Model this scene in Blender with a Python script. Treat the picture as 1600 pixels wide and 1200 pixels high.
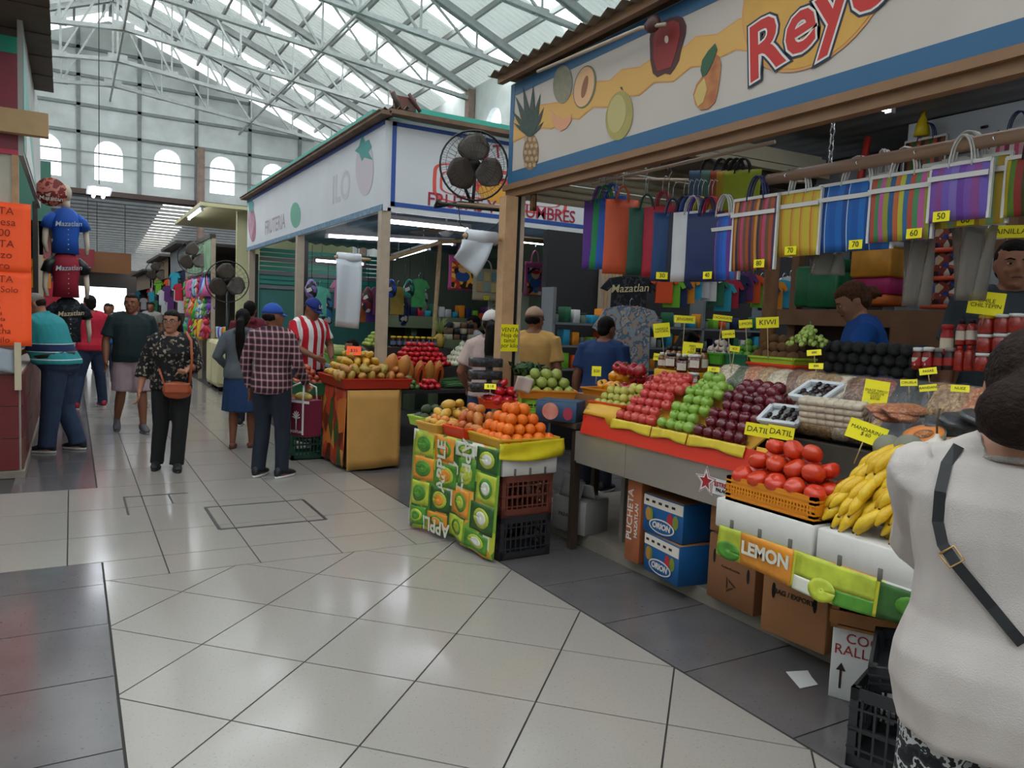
import bpy, math, random
from mathutils import Vector, Matrix, noise, Euler
from math import sin, cos, pi, radians, sqrt, atan2
random.seed(7)
SC = bpy.context.scene
COL = SC.collection
for _o in list(bpy.data.objects): bpy.data.objects.remove(_o)

# ------------------------------------------------------------------ camera
FPX, CAM_H = 1190.0, 1.58
_Y = Vector((112-800, 600-475, -FPX)).normalized()
_X = Vector((2860-800, 600-590, -FPX)); _X = (_X-_Y*_X.dot(_Y)).normalized()
_Z = _X.cross(_Y)
ROT = Matrix((_X, _Y, _Z))                     # camera axes -> world axes
CAM = Vector((0, 0, CAM_H))
cd = bpy.data.cameras.new('camera'); cd.sensor_width = 36; cd.lens = FPX/1600*36; cd.clip_end = 300; cd.clip_start = .05
cam = bpy.data.objects.new('camera', cd); COL.objects.link(cam)
cam.matrix_world = Matrix.Translation(CAM) @ ROT.to_4x4()
SC.camera = cam
SC.render.resolution_x, SC.render.resolution_y = 1600, 1200
# ------------------------------------------------------------------ sky, daylight, exposure
SC.view_settings.view_transform = 'Standard'; SC.view_settings.look = 'None'
SC.view_settings.gamma = 1.0; SC.view_settings.use_curve_mapping = False
SC.view_settings.exposure = -0.20
SKY_STRENGTH = 2.8          # bright overcast daylight
SKYLIGHT_EMIT = 9.0          # translucent roof strips glowing with daylight
TUBE_EMIT = 20.0
wd = bpy.data.worlds.new('sky'); SC.world = wd; wd.use_nodes = True
_bg = wd.node_tree.nodes['Background']; _bg.inputs[0].default_value = (0.93, 0.96, 1.0, 1); _bg.inputs[1].default_value = SKY_STRENGTH
try:
    SC.cycles.max_bounces = 6; SC.cycles.diffuse_bounces = 3; SC.cycles.use_adaptive_sampling = True; SC.cycles.adaptive_threshold = .025; SC.cycles.glossy_bounces = 3; SC.cycles.transmission_bounces = 6
    SC.cycles.transparent_max_bounces = 8; SC.cycles.use_denoising = True; SC.cycles.caustics_reflective = False; SC.cycles.caustics_refractive = False
    SC.cycles.sample_clamp_indirect = 6
except Exception: pass

# ------------------------------------------------------------------ pixel -> place
def ray(px, py): return ROT @ Vector((px-800, 600-py, -FPX))
def at(px, py, X=None, Y=None, z=None):
    d = ray(px, py)
    t = X/d.x if X is not None else Y/d.y if Y is not None else (z-CAM_H)/d.z
    return CAM + d*t

# ------------------------------------------------------------------ colours / materials
def lin(h):
    if isinstance(h, str):
        h = h.lstrip('#'); c = [int(h[i:i+2], 16)/255 for i in (0, 2, 4)]
    else: c = h
    return tuple((x/12.92 if x <= .04045 else ((x+.055)/1.055)**2.4) for x in c)
MATS = {}
def M(name, col='#888888', rough=.5, metal=0., var=0., vscale=8., bump=0., bscale=60., spec=.5, alpha=1., emit=0., coat=0., trans=0., col2=None, sub=0., detail=4.):
    """procedural principled material: base colour with noise variation towards col2 / darker, noise bump"""
    if name in MATS: return MATS[name]
    m = bpy.data.materials.new(name); m.use_nodes = True; nt = m.node_tree; N, L = nt.nodes, nt.links
    b = N['Principled BSDF']; c = lin(col)
    b.inputs['Roughness'].default_value = rough; b.inputs['Metallic'].default_value = metal
    b.inputs['Specular IOR Level'].default_value = spec
    if coat: b.inputs['Coat Weight'].default_value = coat; b.inputs['Coat Roughness'].default_value = .12
    if trans: b.inputs['Transmission Weight'].default_value = trans; b.inputs['IOR'].default_value = 1.2
    if alpha < 1: b.inputs['Alpha'].default_value = alpha
    if emit: b.inputs['Emission Color'].default_value = (*c, 1); b.inputs['Emission Strength'].default_value = emit
    b.inputs['Base Color'].default_value = (*c, 1)
    if var or bump:
        tc = N.new('ShaderNodeTexCoord')
    if var or col2:
        nz = N.new('ShaderNodeTexNoise'); nz.inputs['Scale'].default_value = vscale; nz.inputs['Detail'].default_value = detail
        if not (var or bump): tc = N.new('ShaderNodeTexCoord')
        L.new(tc.outputs['Object'], nz.inputs['Vector'])
        mx = N.new('ShaderNodeValToRGB'); r = mx.color_ramp
        r.elements[0].position = .32; r.elements[1].position = .68
        c2 = lin(col2) if col2 else tuple(min(1, x*(1+var)) for x in c)
        c1 = c if col2 else tuple(x*(1-var) for x in c)
        r.elements[0].color = (*c1, 1); r.elements[1].color = (*c2, 1)
        L.new(nz.outputs['Fac'], mx.inputs[0]); L.new(mx.outputs[0], b.inputs['Base Color'])
    if bump:
        n2 = N.new('ShaderNodeTexNoise'); n2.inputs['Scale'].default_value = bscale; n2.inputs['Detail'].default_value = 3
        L.new(tc.outputs['Object'], n2.inputs['Vector'])
        bp = N.new('ShaderNodeBump'); bp.inputs['Strength'].default_value = bump; bp.inputs['Distance'].default_value = .01
        L.new(n2.outputs['Fac'], bp.inputs['Height']); L.new(bp.outputs[0], b.inputs['Normal'])
    MATS[name] = m
    return m
def ramp_const(N, stops):
    r = N.new('ShaderNodeValToRGB'); r.color_ramp.interpolation = 'CONSTANT'; e = r.color_ramp.elements
    e[0].position = 0; e[0].color = (*lin(stops[0][1]), 1)
    e[1].position = stops[1][0] if len(stops) > 1 else 1; e[1].color = (*lin(stops[min(1, len(stops)-1)][1]), 1)
    for p, c in stops[2:]:
        k = e.new(p); k.color = (*lin(c), 1)
    return r
def striped(name, cols, period, axis=0, rough=.5, alpha=1., weave=True, spec=.4, widths=None, off=0.):
    """vertical stripes along an object axis; cols repeat every `period` metres"""
    if name in MATS: return MATS[name]
    m = bpy.data.materials.new(name); m.use_nodes = True; nt = m.node_tree; N, L = nt.nodes, nt.links; b = N['Principled BSDF']
    tc = N.new('ShaderNodeTexCoord'); sp = N.new('ShaderNodeSeparateXYZ'); L.new(tc.outputs['Object'], sp.inputs[0])
    a = N.new('ShaderNodeMath'); a.operation = 'MULTIPLY_ADD'; a.inputs[1].default_value = 1/period; a.inputs[2].default_value = 50.0+off; L.new(sp.outputs[axis], a.inputs[0])
    fr = N.new('ShaderNodeMath'); fr.operation = 'FRACT'; L.new(a.outputs[0], fr.inputs[0])
    n = len(cols)
    if widths is None: widths = [1/n]*n
    acc = 0; st = []
    for c, w in zip(cols, widths): st.append((acc, c)); acc += w
    r = ramp_const(N, st); L.new(fr.outputs[0], r.inputs[0]); L.new(r.outputs[0], b.inputs['Base Color'])
    b.inputs['Roughness'].default_value = rough; b.inputs['Specular IOR Level'].default_value = spec
    if alpha < 1: b.inputs['Alpha'].default_value = alpha
    if weave:
        w = N.new('ShaderNodeTexChecker'); w.inputs['Scale'].default_value = 300; L.new(tc.outputs['Object'], w.inputs['Vector'])
        bp = N.new('ShaderNodeBump'); bp.inputs['Strength'].default_value = .15; bp.inputs['Distance'].default_value = .002
        L.new(w.outputs['Fac'], bp.inputs['Height']); L.new(bp.outputs[0], b.inputs['Normal'])
    MATS[name] = m; return m
def plaid(name, base, band, line, k=14.):
    m = bpy.data.materials.new(name); m.use_nodes = True; nt = m.node_tree; N, L = nt.nodes, nt.links; b = N['Principled BSDF']
    tc = N.new('ShaderNodeTexCoord'); sp = N.new('ShaderNodeSeparateXYZ'); L.new(tc.outputs['Object'], sp.inputs[0])
    def wave(ax, fr, ph=0):
        a = N.new('ShaderNodeMath'); a.operation = 'MULTIPLY_ADD'; a.inputs[1].default_value = fr; a.inputs[2].default_value = 20+ph; L.new(ax, a.inputs[0])
        f = N.new('ShaderNodeMath'); f.operation = 'PINGPONG'; f.inputs[1].default_value = .5; L.new(a.outputs[0], f.inputs[0])
        return f.outputs[0]
    ad = N.new('ShaderNodeMath'); ad.operation = 'ADD'; L.new(sp.outputs[0], ad.inputs[0]); L.new(sp.outputs[1], ad.inputs[1])
    col = None
    mix0 = N.new('ShaderNodeMix'); mix0.data_type = 'RGBA'; mix0.inputs[6].default_value = (*lin(base), 1); mix0.inputs[7].default_value = (*lin(band), 1)
    def thr(o, t):
        c = N.new('ShaderNodeMath'); c.operation = 'GREATER_THAN'; c.inputs[1].default_value = t; L.new(o, c.inputs[0]); return c.outputs[0]
    h, v = thr(wave(sp.outputs[2], k), .3), thr(wave(ad.outputs[0], k), .3)
    s = N.new('ShaderNodeMath'); s.operation = 'ADD'; L.new(h, s.inputs[0]); L.new(v, s.inputs[1])
    hf = N.new('ShaderNodeMath'); hf.operation = 'MULTIPLY'; hf.inputs[1].default_value = .5; L.new(s.outputs[0], hf.inputs[0]); L.new(hf.outputs[0], mix0.inputs[0])
    mix1 = N.new('ShaderNodeMix'); mix1.data_type = 'RGBA'; mix1.inputs[7].default_value = (*lin(line), 1); L.new(mix0.outputs[2], mix1.inputs[6])
    h2, v2 = thr(wave(sp.outputs[2], k), .44), thr(wave(ad.outputs[0], k), .44)
    s2 = N.new('ShaderNodeMath'); s2.operation = 'ADD'; L.new(h2, s2.inputs[0]); L.new(v2, s2.inputs[1])
    h3 = N.new('ShaderNodeMath'); h3.operation = 'MULTIPLY'; h3.inputs[1].default_value = .42; L.new(s2.outputs[0], h3.inputs[0]); L.new(h3.outputs[0], mix1.inputs[0])
    L.new(mix1.outputs[2], b.inputs['Base Color']); b.inputs['Roughness'].default_value = .85
    MATS[name] = m; return m
def patches(name, cols, scale, rough=.6, kind='VORONOI', stretch=(1, 1, 1), alpha=1., spec=.4):
    """random patches of flat colours: printed cloth, toys, wrapped sweets"""
    if name in MATS: return MATS[name]
    m = bpy.data.materials.new(name); m.use_nodes = True; nt = m.node_tree; N, L = nt.nodes, nt.links; b = N['Principled BSDF']
    tc = N.new('ShaderNodeTexCoord'); mp = N.new('ShaderNodeMapping'); mp.inputs['Scale'].default_value = stretch; L.new(tc.outputs['Object'], mp.inputs[0])
    if kind == 'VORONOI':
        v = N.new('ShaderNodeTexVoronoi'); v.inputs['Scale'].default_value = scale; L.new(mp.outputs[0], v.inputs['Vector'])
        sp = N.new('ShaderNodeSeparateColor'); L.new(v.outputs['Color'], sp.inputs[0]); src = sp.outputs[0]
    else:
        v = N.new('ShaderNodeTexNoise'); v.inputs['Scale'].default_value = scale; v.inputs['Detail'].default_value = 3; L.new(mp.outputs[0], v.inputs['Vector'])
        mr = N.new('ShaderNodeMapRange'); mr.inputs[1].default_value = .28; mr.inputs[2].default_value = .72; L.new(v.outputs['Fac'], mr.inputs[0]); src = mr.outputs[0]
    r = ramp_const(N, [(i/len(cols), c) for i, c in enumerate(cols)]); L.new(src, r.inputs[0]); L.new(r.outputs[0], b.inputs['Base Color'])
    b.inputs['Roughness'].default_value = rough; b.inputs['Specular IOR Level'].default_value = spec
    if alpha < 1: b.inputs['Alpha'].default_value = alpha
    MATS[name] = m; return m

# ------------------------------------------------------------------ mesh builder
class MB:
    def __init__(s): s.v = []; s.f = []; s.sm = []; s.mi = []
    def add(s, vs, fs, smooth=False, mi=0, T=None):
        o = len(s.v)
        s.v += [tuple(T @ Vector(p)) for p in vs] if T else [tuple(p) for p in vs]
        for f in fs: s.f.append(tuple(i+o for i in f)); s.sm.append(smooth); s.mi.append(mi)
        return s
    def box(s, a, b, T=None, mi=0):
        x0, y0, z0 = a; x1, y1, z1 = b
        return s.add([(x0,y0,z0),(x1,y0,z0),(x1,y1,z0),(x0,y1,z0),(x0,y0,z1),(x1,y0,z1),(x1,y1,z1),(x0,y1,z1)],
            [(0,3,2,1),(4,5,6,7),(0,1,5,4),(1,2,6,5),(2,3,7,6),(3,0,4,7)], False, mi, T)
    def cbox(s, c, d, T=None, mi=0):
        return s.box([c[i]-d[i]/2 for i in range(3)], [c[i]+d[i]/2 for i in range(3)], T, mi)
    def rbox(s, a, b, r=.01, T=None, mi=0, n=3):
        """box with rounded vertical edges and chamfered top and bottom"""
        x0, y0, z0 = a; x1, y1, z1 = b; r = min(r, (x1-x0)/2.01, (y1-y0)/2.01, (z1-z0)/2.01)
        def ring(ins, z):
            o = []
            for cx, cy, a0 in ((x1-r, y1-r, 0), (x0+r, y1-r, pi/2), (x0+r, y0+r, pi), (x1-r, y0+r, 3*pi/2)):
                for k in range(n+1):
                    t = a0+k*pi/2/n; o.append((cx+(r-ins)*cos(t), cy+(r-ins)*sin(t), z))
            return o
        R = [ring(r*.6, z0), ring(0, z0+r*.6), ring(0, z1-r*.6), ring(r*.6, z1)]
        return s.rings(R, True, True, True, mi, T)
    def rings(s, R, cap0=True, cap1=True, smooth=True, mi=0, T=None):
        n = len(R[0]); vs = [p for r in R for p in r]; fs = []
        for k in range(len(R)-1):
            for i in range(n):
                j = (i+1) % n; fs.append((k*n+i, k*n+j, (k+1)*n+j, (k+1)*n+i))
        if cap0: fs.append(tuple(range(n-1, -1, -1)))
        if cap1: fs.append(tuple(range((len(R)-1)*n, len(R)*n)))
        return s.add(vs, fs, smooth, mi, T)
    def tube(s, pts, rad, n=8, smooth=True, mi=0, T=None, round_end=False, flat=1.):
        pts = [Vector(p) for p in pts]
        if not hasattr(rad, '__len__'): rad = [rad]*len(pts)
        rad = list(rad)
        if round_end:
            d0 = (pts[0]-pts[1]).normalized(); d1 = (pts[-1]-pts[-2]).normalized()
            pts = [pts[0]+d0*rad[0]*.85, pts[0]+d0*rad[0]*.5]+pts+[pts[-1]+d1*rad[-1]*.5, pts[-1]+d1*rad[-1]*.85]
            rad = [rad[0]*.45, rad[0]*.85]+rad+[rad[-1]*.85, rad[-1]*.45]
        R = []; up = None
        for i, p in enumerate(pts):
            d = (pts[min(i+1, len(pts)-1)]-pts[max(i-1, 0)]).normalized()
            if up is None:
                up = Vector((0, 0, 1)) if abs(d.z) < .9 else Vector((0, 1, 0))
            sd = d.cross(up)
            if sd.length < 1e-5: sd = d.orthogonal()
            sd.normalize(); up = sd.cross(d).normalized()
            R.append([tuple(p+sd*rad[i]*cos(2*pi*k/n)+up*rad[i]*flat*sin(2*pi*k/n)) for k in range(n)])
        return s.rings(R, True, True, smooth, mi, T)
    def cyl(s, p0, p1, r0, r1=None, n=12, mi=0, T=None, smooth=True):
        return s.tube([p0, p1], [r0, r0 if r1 is None else r1], n, smooth, mi, T)
    def bar(s, p0, p1, w, h, T=None, mi=0):
        """rectangular bar between two points"""
        p0, p1 = Vector(p0), Vector(p1); d = (p1-p0).normalized(); up = Vector((0,0,1)) if abs(d.z) < .95 else Vector((0,1,0))
        sd = d.cross(up).normalized()*w/2; u = sd.cross(d).normalized()*h/2
        R = [[p-sd-u, p+sd-u, p+sd+u, p-sd+u] for p in (p0, p1)]
        return s.rings(R, True, True, False, mi, T)
    def lathe(s, prof, n=14, T=None, mi=0, smooth=True, cap=True):
        R = [[(r*cos(2*pi*k/n), r*sin(2*pi*k/n), z) for k in range(n)] for r, z in prof]
        return s.rings(R, cap, cap, smooth, mi, T)
    def ell(s, c, r, nu=12, nv=8, T=None, mi=0):
        if not hasattr(r, '__len__'): r = (r, r, r)
        R = []
        for j in range(1, nv):
            a = pi*j/nv; R.append([(c[0]+r[0]*sin(a)*cos(2*pi*i/nu), c[1]+r[1]*sin(a)*sin(2*pi*i/nu), c[2]-r[2]*cos(a)) for i in range(nu)])
        vs = [p for q in R for p in q]; b = len(vs); vs += [(c[0], c[1], c[2]-r[2]), (c[0], c[1], c[2]+r[2])]; fs = []
        for k in range(len(R)-1):
            for i in range(nu): j = (i+1) % nu; fs.append((k*nu+i, k*nu+j, (k+1)*nu+j, (k+1)*nu+i))
        for i in range(nu):
            j = (i+1) % nu; fs.append((b, j, i)); fs.append((b+1, (len(R)-1)*nu+i, (len(R)-1)*nu+j))
        return s.add(vs, fs, True, mi, T)
    def prism(s, poly, d, T=None, mi=0, smooth=False):
        """poly: list of 3D points (planar loop), d: extrusion vector"""
        d = Vector(d); A = [Vector(p) for p in poly]; n = len(A)
        nr = sum(((A[i]).cross(A[(i+1) % n]) for i in range(n)), Vector())
        if nr.dot(d) > 0: A = A[::-1]
        B = [p+d for p in A]
        fs = [tuple(range(n)), tuple(range(2*n-1, n-1, -1))]+[(i, i+n, (i+1) % n+n, (i+1) % n) for i in range(n)]
        return s.add([*A, *B], [f[::1] for f in fs], smooth, mi, T)
    def sheet(s, fn, nu, nv, th=.002, T=None, mi=0, smooth=True):
        """thin closed sheet from fn(u,v), u,v in 0..1"""
        P = [[Vector(fn(i/nu, j/nv)) for i in range(nu+1)] for j in range(nv+1)]
        w = nu+1; vs = []; nn = []
        for j in range(nv+1):
            for i in range(nu+1):
                a = P[j][min(i+1, nu)]-P[j][max(i-1, 0)]; b = P[min(j+1, nv)][i]-P[max(j-1, 0)][i]
                q = a.cross(b); nn.append(q.normalized() if q.length > 1e-9 else Vector((0, 0, 1)))
        F = [P[j][i] for j in range(nv+1) for i in range(nu+1)]
        vs = [p+q*th/2 for p, q in zip(F, nn)]+[p-q*th/2 for p, q in zip(F, nn)]; o = len(F); fs = []
        for j in range(nv):
            for i in range(nu):
                a = j*w+i; fs.append((a, a+1, a+w+1, a+w)); fs.append((a+o, a+w+o, a+w+1+o, a+1+o))
        edge = [i for i in range(w)]+[j*w+nu for j in range(1, nv+1)]+[nv*w+i for i in range(nu-1, -1, -1)]+[j*w for j in range(nv-1, 0, -1)]
        for k in range(len(edge)):
            a, b = edge[k], edge[(k+1) % len(edge)]; fs.append((b, a, a+o, b+o))
        return s.add(vs, fs, smooth, mi, T)
    def mesh(s, name, mats):
        me = bpy.data.meshes.new(name); me.from_pydata(s.v, [], s.f)
        if not isinstance(mats, (list, tuple)): mats = [mats]
        for m in mats: me.materials.append(m)
        me.polygons.foreach_set('use_smooth', s.sm); me.polygons.foreach_set('material_index', s.mi)
        me.update(); return me
    def build(s, name, mats, parent=None, **kw): return obj(name, s.mesh(name, mats), parent, **kw)
def obj(name, me, parent=None, loc=None, rot=None, scale=None, **kw):
    o = bpy.data.objects.new(name, me); COL.objects.link(o)
    if parent: o.parent = parent
    if loc is not None: o.location = loc
    if rot is not None: o.rotation_euler = rot
    if scale is not None: o.scale = scale if hasattr(scale, '__len__') else (scale,)*3
    tag(o, **kw); return o
def tag(o, label=None, cat=None, group=None, kind=None):
    if label: o['label'] = label
    if cat: o['category'] = cat
    if group: o['group'] = group
    if kind: o['kind'] = kind
    return o
def thing(name, label, cat, loc=(0, 0, 0), rz=0., group=None, kind=None, rot=None):
    o = bpy.data.objects.new(name, None); COL.objects.link(o); o.location = loc
    o.rotation_euler = rot if rot else (0, 0, rz); o.empty_display_size = .1
    return tag(o, label, cat, group, kind)
def dup(root, loc, rot=None, scale=None, **kw):
    r = root.copy(); COL.objects.link(r); r.location = loc
    if rot is not None: r.rotation_euler = rot
    if scale is not None: r.scale = scale if hasattr(scale, '__len__') else (scale,)*3
    tag(r, **kw)
    for ch in list(root.children):
        c = ch.copy(); COL.objects.link(c); c.parent = r
        for g in list(ch.children):
            d = g.copy(); COL.objects.link(d); d.parent = c
    return r
def TR(loc=(0,0,0), rot=(0,0,0), sc=(1,1,1)):
    return Matrix.LocRotScale(Vector(loc), Euler(rot), Vector(sc if hasattr(sc, '__len__') else (sc,)*3))
WORK = bpy.data.scenes.new('work')                       # scratch scene for evaluating modifiers, removed at the end
def evaluate(o):
    WORK.collection.objects.link(o); vl = WORK.view_layers[0]; vl.update(); dg = vl.depsgraph
    me = bpy.data.meshes.new_from_object(o.evaluated_get(dg)); bpy.data.objects.remove(o); return me
_txt = {}
def text_mesh(s, size, mat, bold=0., shear=0., spacing=1., line=1.0, align='CENTER', ext=.0006):
    """flat lettering in the local XY plane, facing +Z, centred"""
    key = (s, size, mat.name, bold, shear, spacing, line, align)
    if key in _txt: return _txt[key]
    c = bpy.data.curves.new('lettering', 'FONT'); c.body = s; c.size = size; c.align_x = align; c.align_y = 'CENTER'
    c.shear = shear; c.space_character = spacing; c.space_line = line; c.offset = bold; c.extrude = ext; c.resolution_u = 3
    o = bpy.data.objects.new('t', c); me = evaluate(o); me.materials.clear(); me.materials.append(mat); me.name = 'lettering'
    for p in me.polygons: p.material_index = 0
    _txt[key] = me; return me
def upright(n):
    """rotation whose local Z is n, local Y stays up"""
    n = Vector(n).normalized(); x = Vector((0, 0, 1)).cross(n)
    x = x.normalized() if x.length > 1e-4 else Vector((1, 0, 0)); y = n.cross(x)
    return Matrix((x, y, n)).transposed()
def letter(s, size, mat, parent, p, n, **kw):
    """lettering as a child mesh at point p facing n, in the parent's local space"""
    name = kw.pop('name', 'lettering'); roll = kw.pop('roll', 0.)
    o = obj(name, text_mesh(s, size, mat, **kw), parent); R = upright(n) @ Matrix.Rotation(roll, 3, 'Z')
    o.matrix_local = Matrix.Translation(Vector(p)) @ R.to_4x4(); return o
def remesh(mb, voxel, mat, smooth=2, fold=0., fscale=9., fz=.35, name='body'):
    """one continuous surface out of overlapping closed shells"""
    me = mb.mesh('tmp', mat); o = bpy.data.objects.new('tmp', me)
    r = o.modifiers.new('r', 'REMESH'); r.mode = 'VOXEL'; r.voxel_size = voxel; r.use_smooth_shade = True
    if smooth: k = o.modifiers.new('s', 'SMOOTH'); k.iterations = smooth; k.factor = .5
    out = evaluate(o); bpy.data.meshes.remove(me); out.name = name
    if fold:
        nv = len(out.vertices); co = [0.]*(nv*3); nr = [0.]*(nv*3)
        out.vertices.foreach_get('co', co); out.vertices.foreach_get('normal', nr)
        for i in range(0, nv*3, 3):
            x, y, z = co[i:i+3]
            d = fold*(noise.noise((x*fscale, y*fscale, z*fscale*fz))+.5*noise.noise((x*fscale*2, y*fscale*2, z*fscale*fz*2.5)))
            co[i] += nr[i]*d; co[i+1] += nr[i+1]*d; co[i+2] += nr[i+2]*d
        out.vertices.foreach_set('co', co)
    out.polygons.foreach_set('use_smooth', [True]*len(out.polygons)); out.update()
    if not out.materials: out.materials.append(mat)
    return out
def clip(poly, a, b, c):
    """keep the part of a 2D polygon with a*x+b*y<=c"""
    o = []
    for i in range(len(poly)):
        p, q = poly[i], poly[(i+1) % len(poly)]; dp, dq = a*p[0]+b*p[1]-c, a*q[0]+b*q[1]-c
        if dp <= 0: o.append(p)
        if dp*dq < 0: t = dp/(dp-dq); o.append((p[0]+(q[0]-p[0])*t, p[1]+(q[1]-p[1])*t))
    return o
# ================================================================== THE SETTING
WHITE_TILE = M('terrazzo', '#9c958e', .16, var=.05, vscale=260, spec=.5, detail=2)
def speckle(m, dark, scale=420, thr=.36):
    nt = m.node_tree; N, L = nt.nodes, nt.links; b = N['Principled BSDF']
    tc = N.new('ShaderNodeTexCoord'); nz = N.new('ShaderNodeTexNoise'); nz.inputs['Scale'].default_value = scale/5; nz.inputs['Detail'].default_value = 5
    L.new(tc.outputs['Object'], nz.inputs['Vector'])
    r = N.new('ShaderNodeValToRGB'); r.color_ramp.elements[0].position = thr-.03; r.color_ramp.elements[1].position = thr+.03
    r.color_ramp.elements[0].color = (1, 1, 1, 1); r.color_ramp.elements[1].color = (0, 0, 0, 1); L.new(nz.outputs['Fac'], r.inputs[0])
    src = b.inputs['Base Color'].links[0].from_socket
    mx = N.new('ShaderNodeMix'); mx.data_type = 'RGBA'; L.new(src, mx.inputs[6]); mx.inputs[7].default_value = (*lin(dark), 1)
    L.new(r.outputs[0], mx.inputs[0]); L.new(mx.outputs[2], b.inputs['Base Color'])
    w = N.new('ShaderNodeTexNoise'); w.inputs['Scale'].default_value = 2.2; w.inputs['Detail'].default_value = 5; L.new(tc.outputs['Object'], w.inputs['Vector'])
    mr = N.new('ShaderNodeMapRange'); mr.inputs[3].default_value = .07; mr.inputs[4].default_value = .24; L.new(w.outputs['Fac'], mr.inputs[0]); L.new(mr.outputs[0], b.inputs['Roughness'])
speckle(WHITE_TILE, '#8d8880')
DARK_TILE = M('dark_tile', '#625e5f', .3, var=.10, vscale=3, detail=8)
speckle(DARK_TILE, '#4a4748', 300, .33)
GROUT = M('grout', '#3a3633', .9)
fl = MB(); fl.box((-14, -16, -.12), (14, 62, -.006))
floor = fl.build('floor', GROUT, label='tiled market floor of pale terrazzo with grey borders', cat='floor', kind='structure')
G = .004
def tile(poly, mat, inset=G, cx=None):
    # inset towards the centroid
    if len(poly) < 3: return
    A = sum(poly[i][0]*poly[(i+1) % len(poly)][1]-poly[(i+1) % len(poly)][0]*poly[i][1] for i in range(len(poly)))/2
    if abs(A) < .002: return
    if A < 0: poly = poly[::-1]
    n = len(poly); q = []
    for i in range(n):
        p0, p1, p2 = Vector(poly[i-1]), Vector(poly[i]), Vector(poly[(i+1) % n])
        d1, d2 = (p1-p0).normalized(), (p2-p1).normalized(); n1, n2 = Vector((-d1.y, d1.x)), Vector((-d2.y, d2.x))
        m_ = (n1+n2); m_ = m_/max(.3, m_.length_squared)*2 if m_.length > .1 else n1
        q.append(p1+m_*inset)
    mb = MB(); mb.prism([(p.x, p.y, -.01) for p in q], (0, 0, .01+random.uniform(0, .0006)))
    mb.build('floor_tile', mat, floor)
s = .383
for i in range(-10, 8):
    for j in range(-14, 8):
        if (i+j) % 2: continue
        cx, cy = 1.294+s*i, 3.348+s*j
        if cy < -1.2: continue
        p = [(cx-s, cy), (cx, cy-s), (cx+s, cy), (cx, cy+s)]
        for a, b, c in ((-1, 0, -.158), (1, 0, 2.44), (0, 1, 4.845)): p = clip(p, a, b, c)
        tile(p, WHITE_TILE)
HATCH = (.92, 1.70, 5.71, 6.40)
ys = [4.845, 5.22, 5.83, 6.60, 7.41]+[7.41+.78*k for k in range(1, 30)]
xs_ = [-.03+.53*k for k in range(-4, 6)]
for k in range(len(ys)-1):
    y0, y1 = ys[k], ys[k+1]
    for x in xs_:
        x0, x1 = x, x+.53
        lo = .158 if y1 <= 5.23 else -2.2 if y1 < 7.42 else .185
        x0, x1 = max(x0, lo), min(x1, 2.44)
        if x1-x0 < .03: continue
        p = [(x0, y0), (x1, y0), (x1, y1), (x0, y1)]
        tile(p, WHITE_TILE)
for k in range(-3, 9):                                     # grey border, left, this side of the cross aisle
    y0, y1 = max(.45+.62*(k-1), -1.2), min(.45+.62*k, 5.22)
    for x0, x1 in ((-1.1, .155), (-2.4, -1.1)):
        if y1 > y0+.02: tile([(x0, y0), (x1, y0), (x1, y1), (x0, y1)], DARK_TILE)
for k in range(0, 24):                                     # grey border, left, beyond the cross aisle
    y0 = 7.41+.66*k; tile([(-.45, y0), (.18, y0), (.18, y0+.66), (-.45, y0+.66)], DARK_TILE)
for k in range(0, 22):                                     # grey border, right
    y0 = -1.2+.62*k+.0; tile([(2.445, y0), (3.4, y0), (3.4, y0+.62), (2.445, y0+.62)], DARK_TILE)
for k in range(0, 12):
    for j in range(0, 6):
        y0 = 5.0+.62*j; tile([(3.4+.62*k, y0), (4.02+.62*k, y0), (4.02+.62*k, y0+.62), (3.4+.62*k, y0+.62)], DARK_TILE)
STEEL_DK = M('dark_joint', '#2b2826', .5)
h = MB(); x0, x1, y0, y1 = HATCH
for a, b in (((x0-.012, y0), (x0+.012, y1)), ((x1-.012, y0), (x1+.012, y1)), ((x0, y0-.014), (x1, y0+.014)), ((x0, y1-.010), (x1, y1+.010))):
    h.box((*a, -.008), (*b, .0022))
h.build('hatch_frame', STEEL_DK, floor, label='dark steel rim of the access hatch in the floor')
h = MB()
for a, b in (((.36, 6.36), (.375, 6.98)), ((.36, 6.96), (.86, 6.98)), ((.70, 6.62), (.712, 6.98))): h.box((*a, -.008), (*b, .002))
h.build('hatch_frame', STEEL_DK, floor, label='thin dark rim of a smaller hatch')

# ---- the hall: gable roof on steel trusses, end wall with arched windows
RX, RZ, EX_R, EX_L, EZ, YE, YB = 1.16, 11.3, 9.6, -7.28, 7.97, 30.0, -14.0
SL = (RZ-EZ)/(EX_R-RX)
CONC = M('wall_concrete', '#d3d8d6', .85, var=.16, vscale=1.3, bump=.25, bscale=14, detail=9)
CONC_DK = M('wall_grid', '#8d9392', .8, var=.12, vscale=4)
SHEET = M('roof_sheet', '#dfe3e0', .55, var=.05, vscale=1.2, detail=6)
_n, _l = SHEET.node_tree.nodes, SHEET.node_tree.links                     # translucency added so daylight brightens the sheets and the hall below
_tr = _n.new('ShaderNodeBsdfTranslucent'); _tr.inputs[0].default_value = (.85, .88, .86, 1); _mx = _n.new('ShaderNodeMixShader'); _mx.inputs[0].default_value = .5
_l.new(_n['Principled BSDF'].outputs[0], _mx.inputs[1]); _l.new(_tr.outputs[0], _mx.inputs[2]); _l.new(_mx.outputs[0], _n['Material Output'].inputs[0])
SKYL = M('skylight', '#f4fbff', .4, emit=SKYLIGHT_EMIT)
IRON = M('truss_iron', '#a3a7a5', .55, var=.12, vscale=6)
PURL = M('purlin', '#8d908e', .55)
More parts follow.
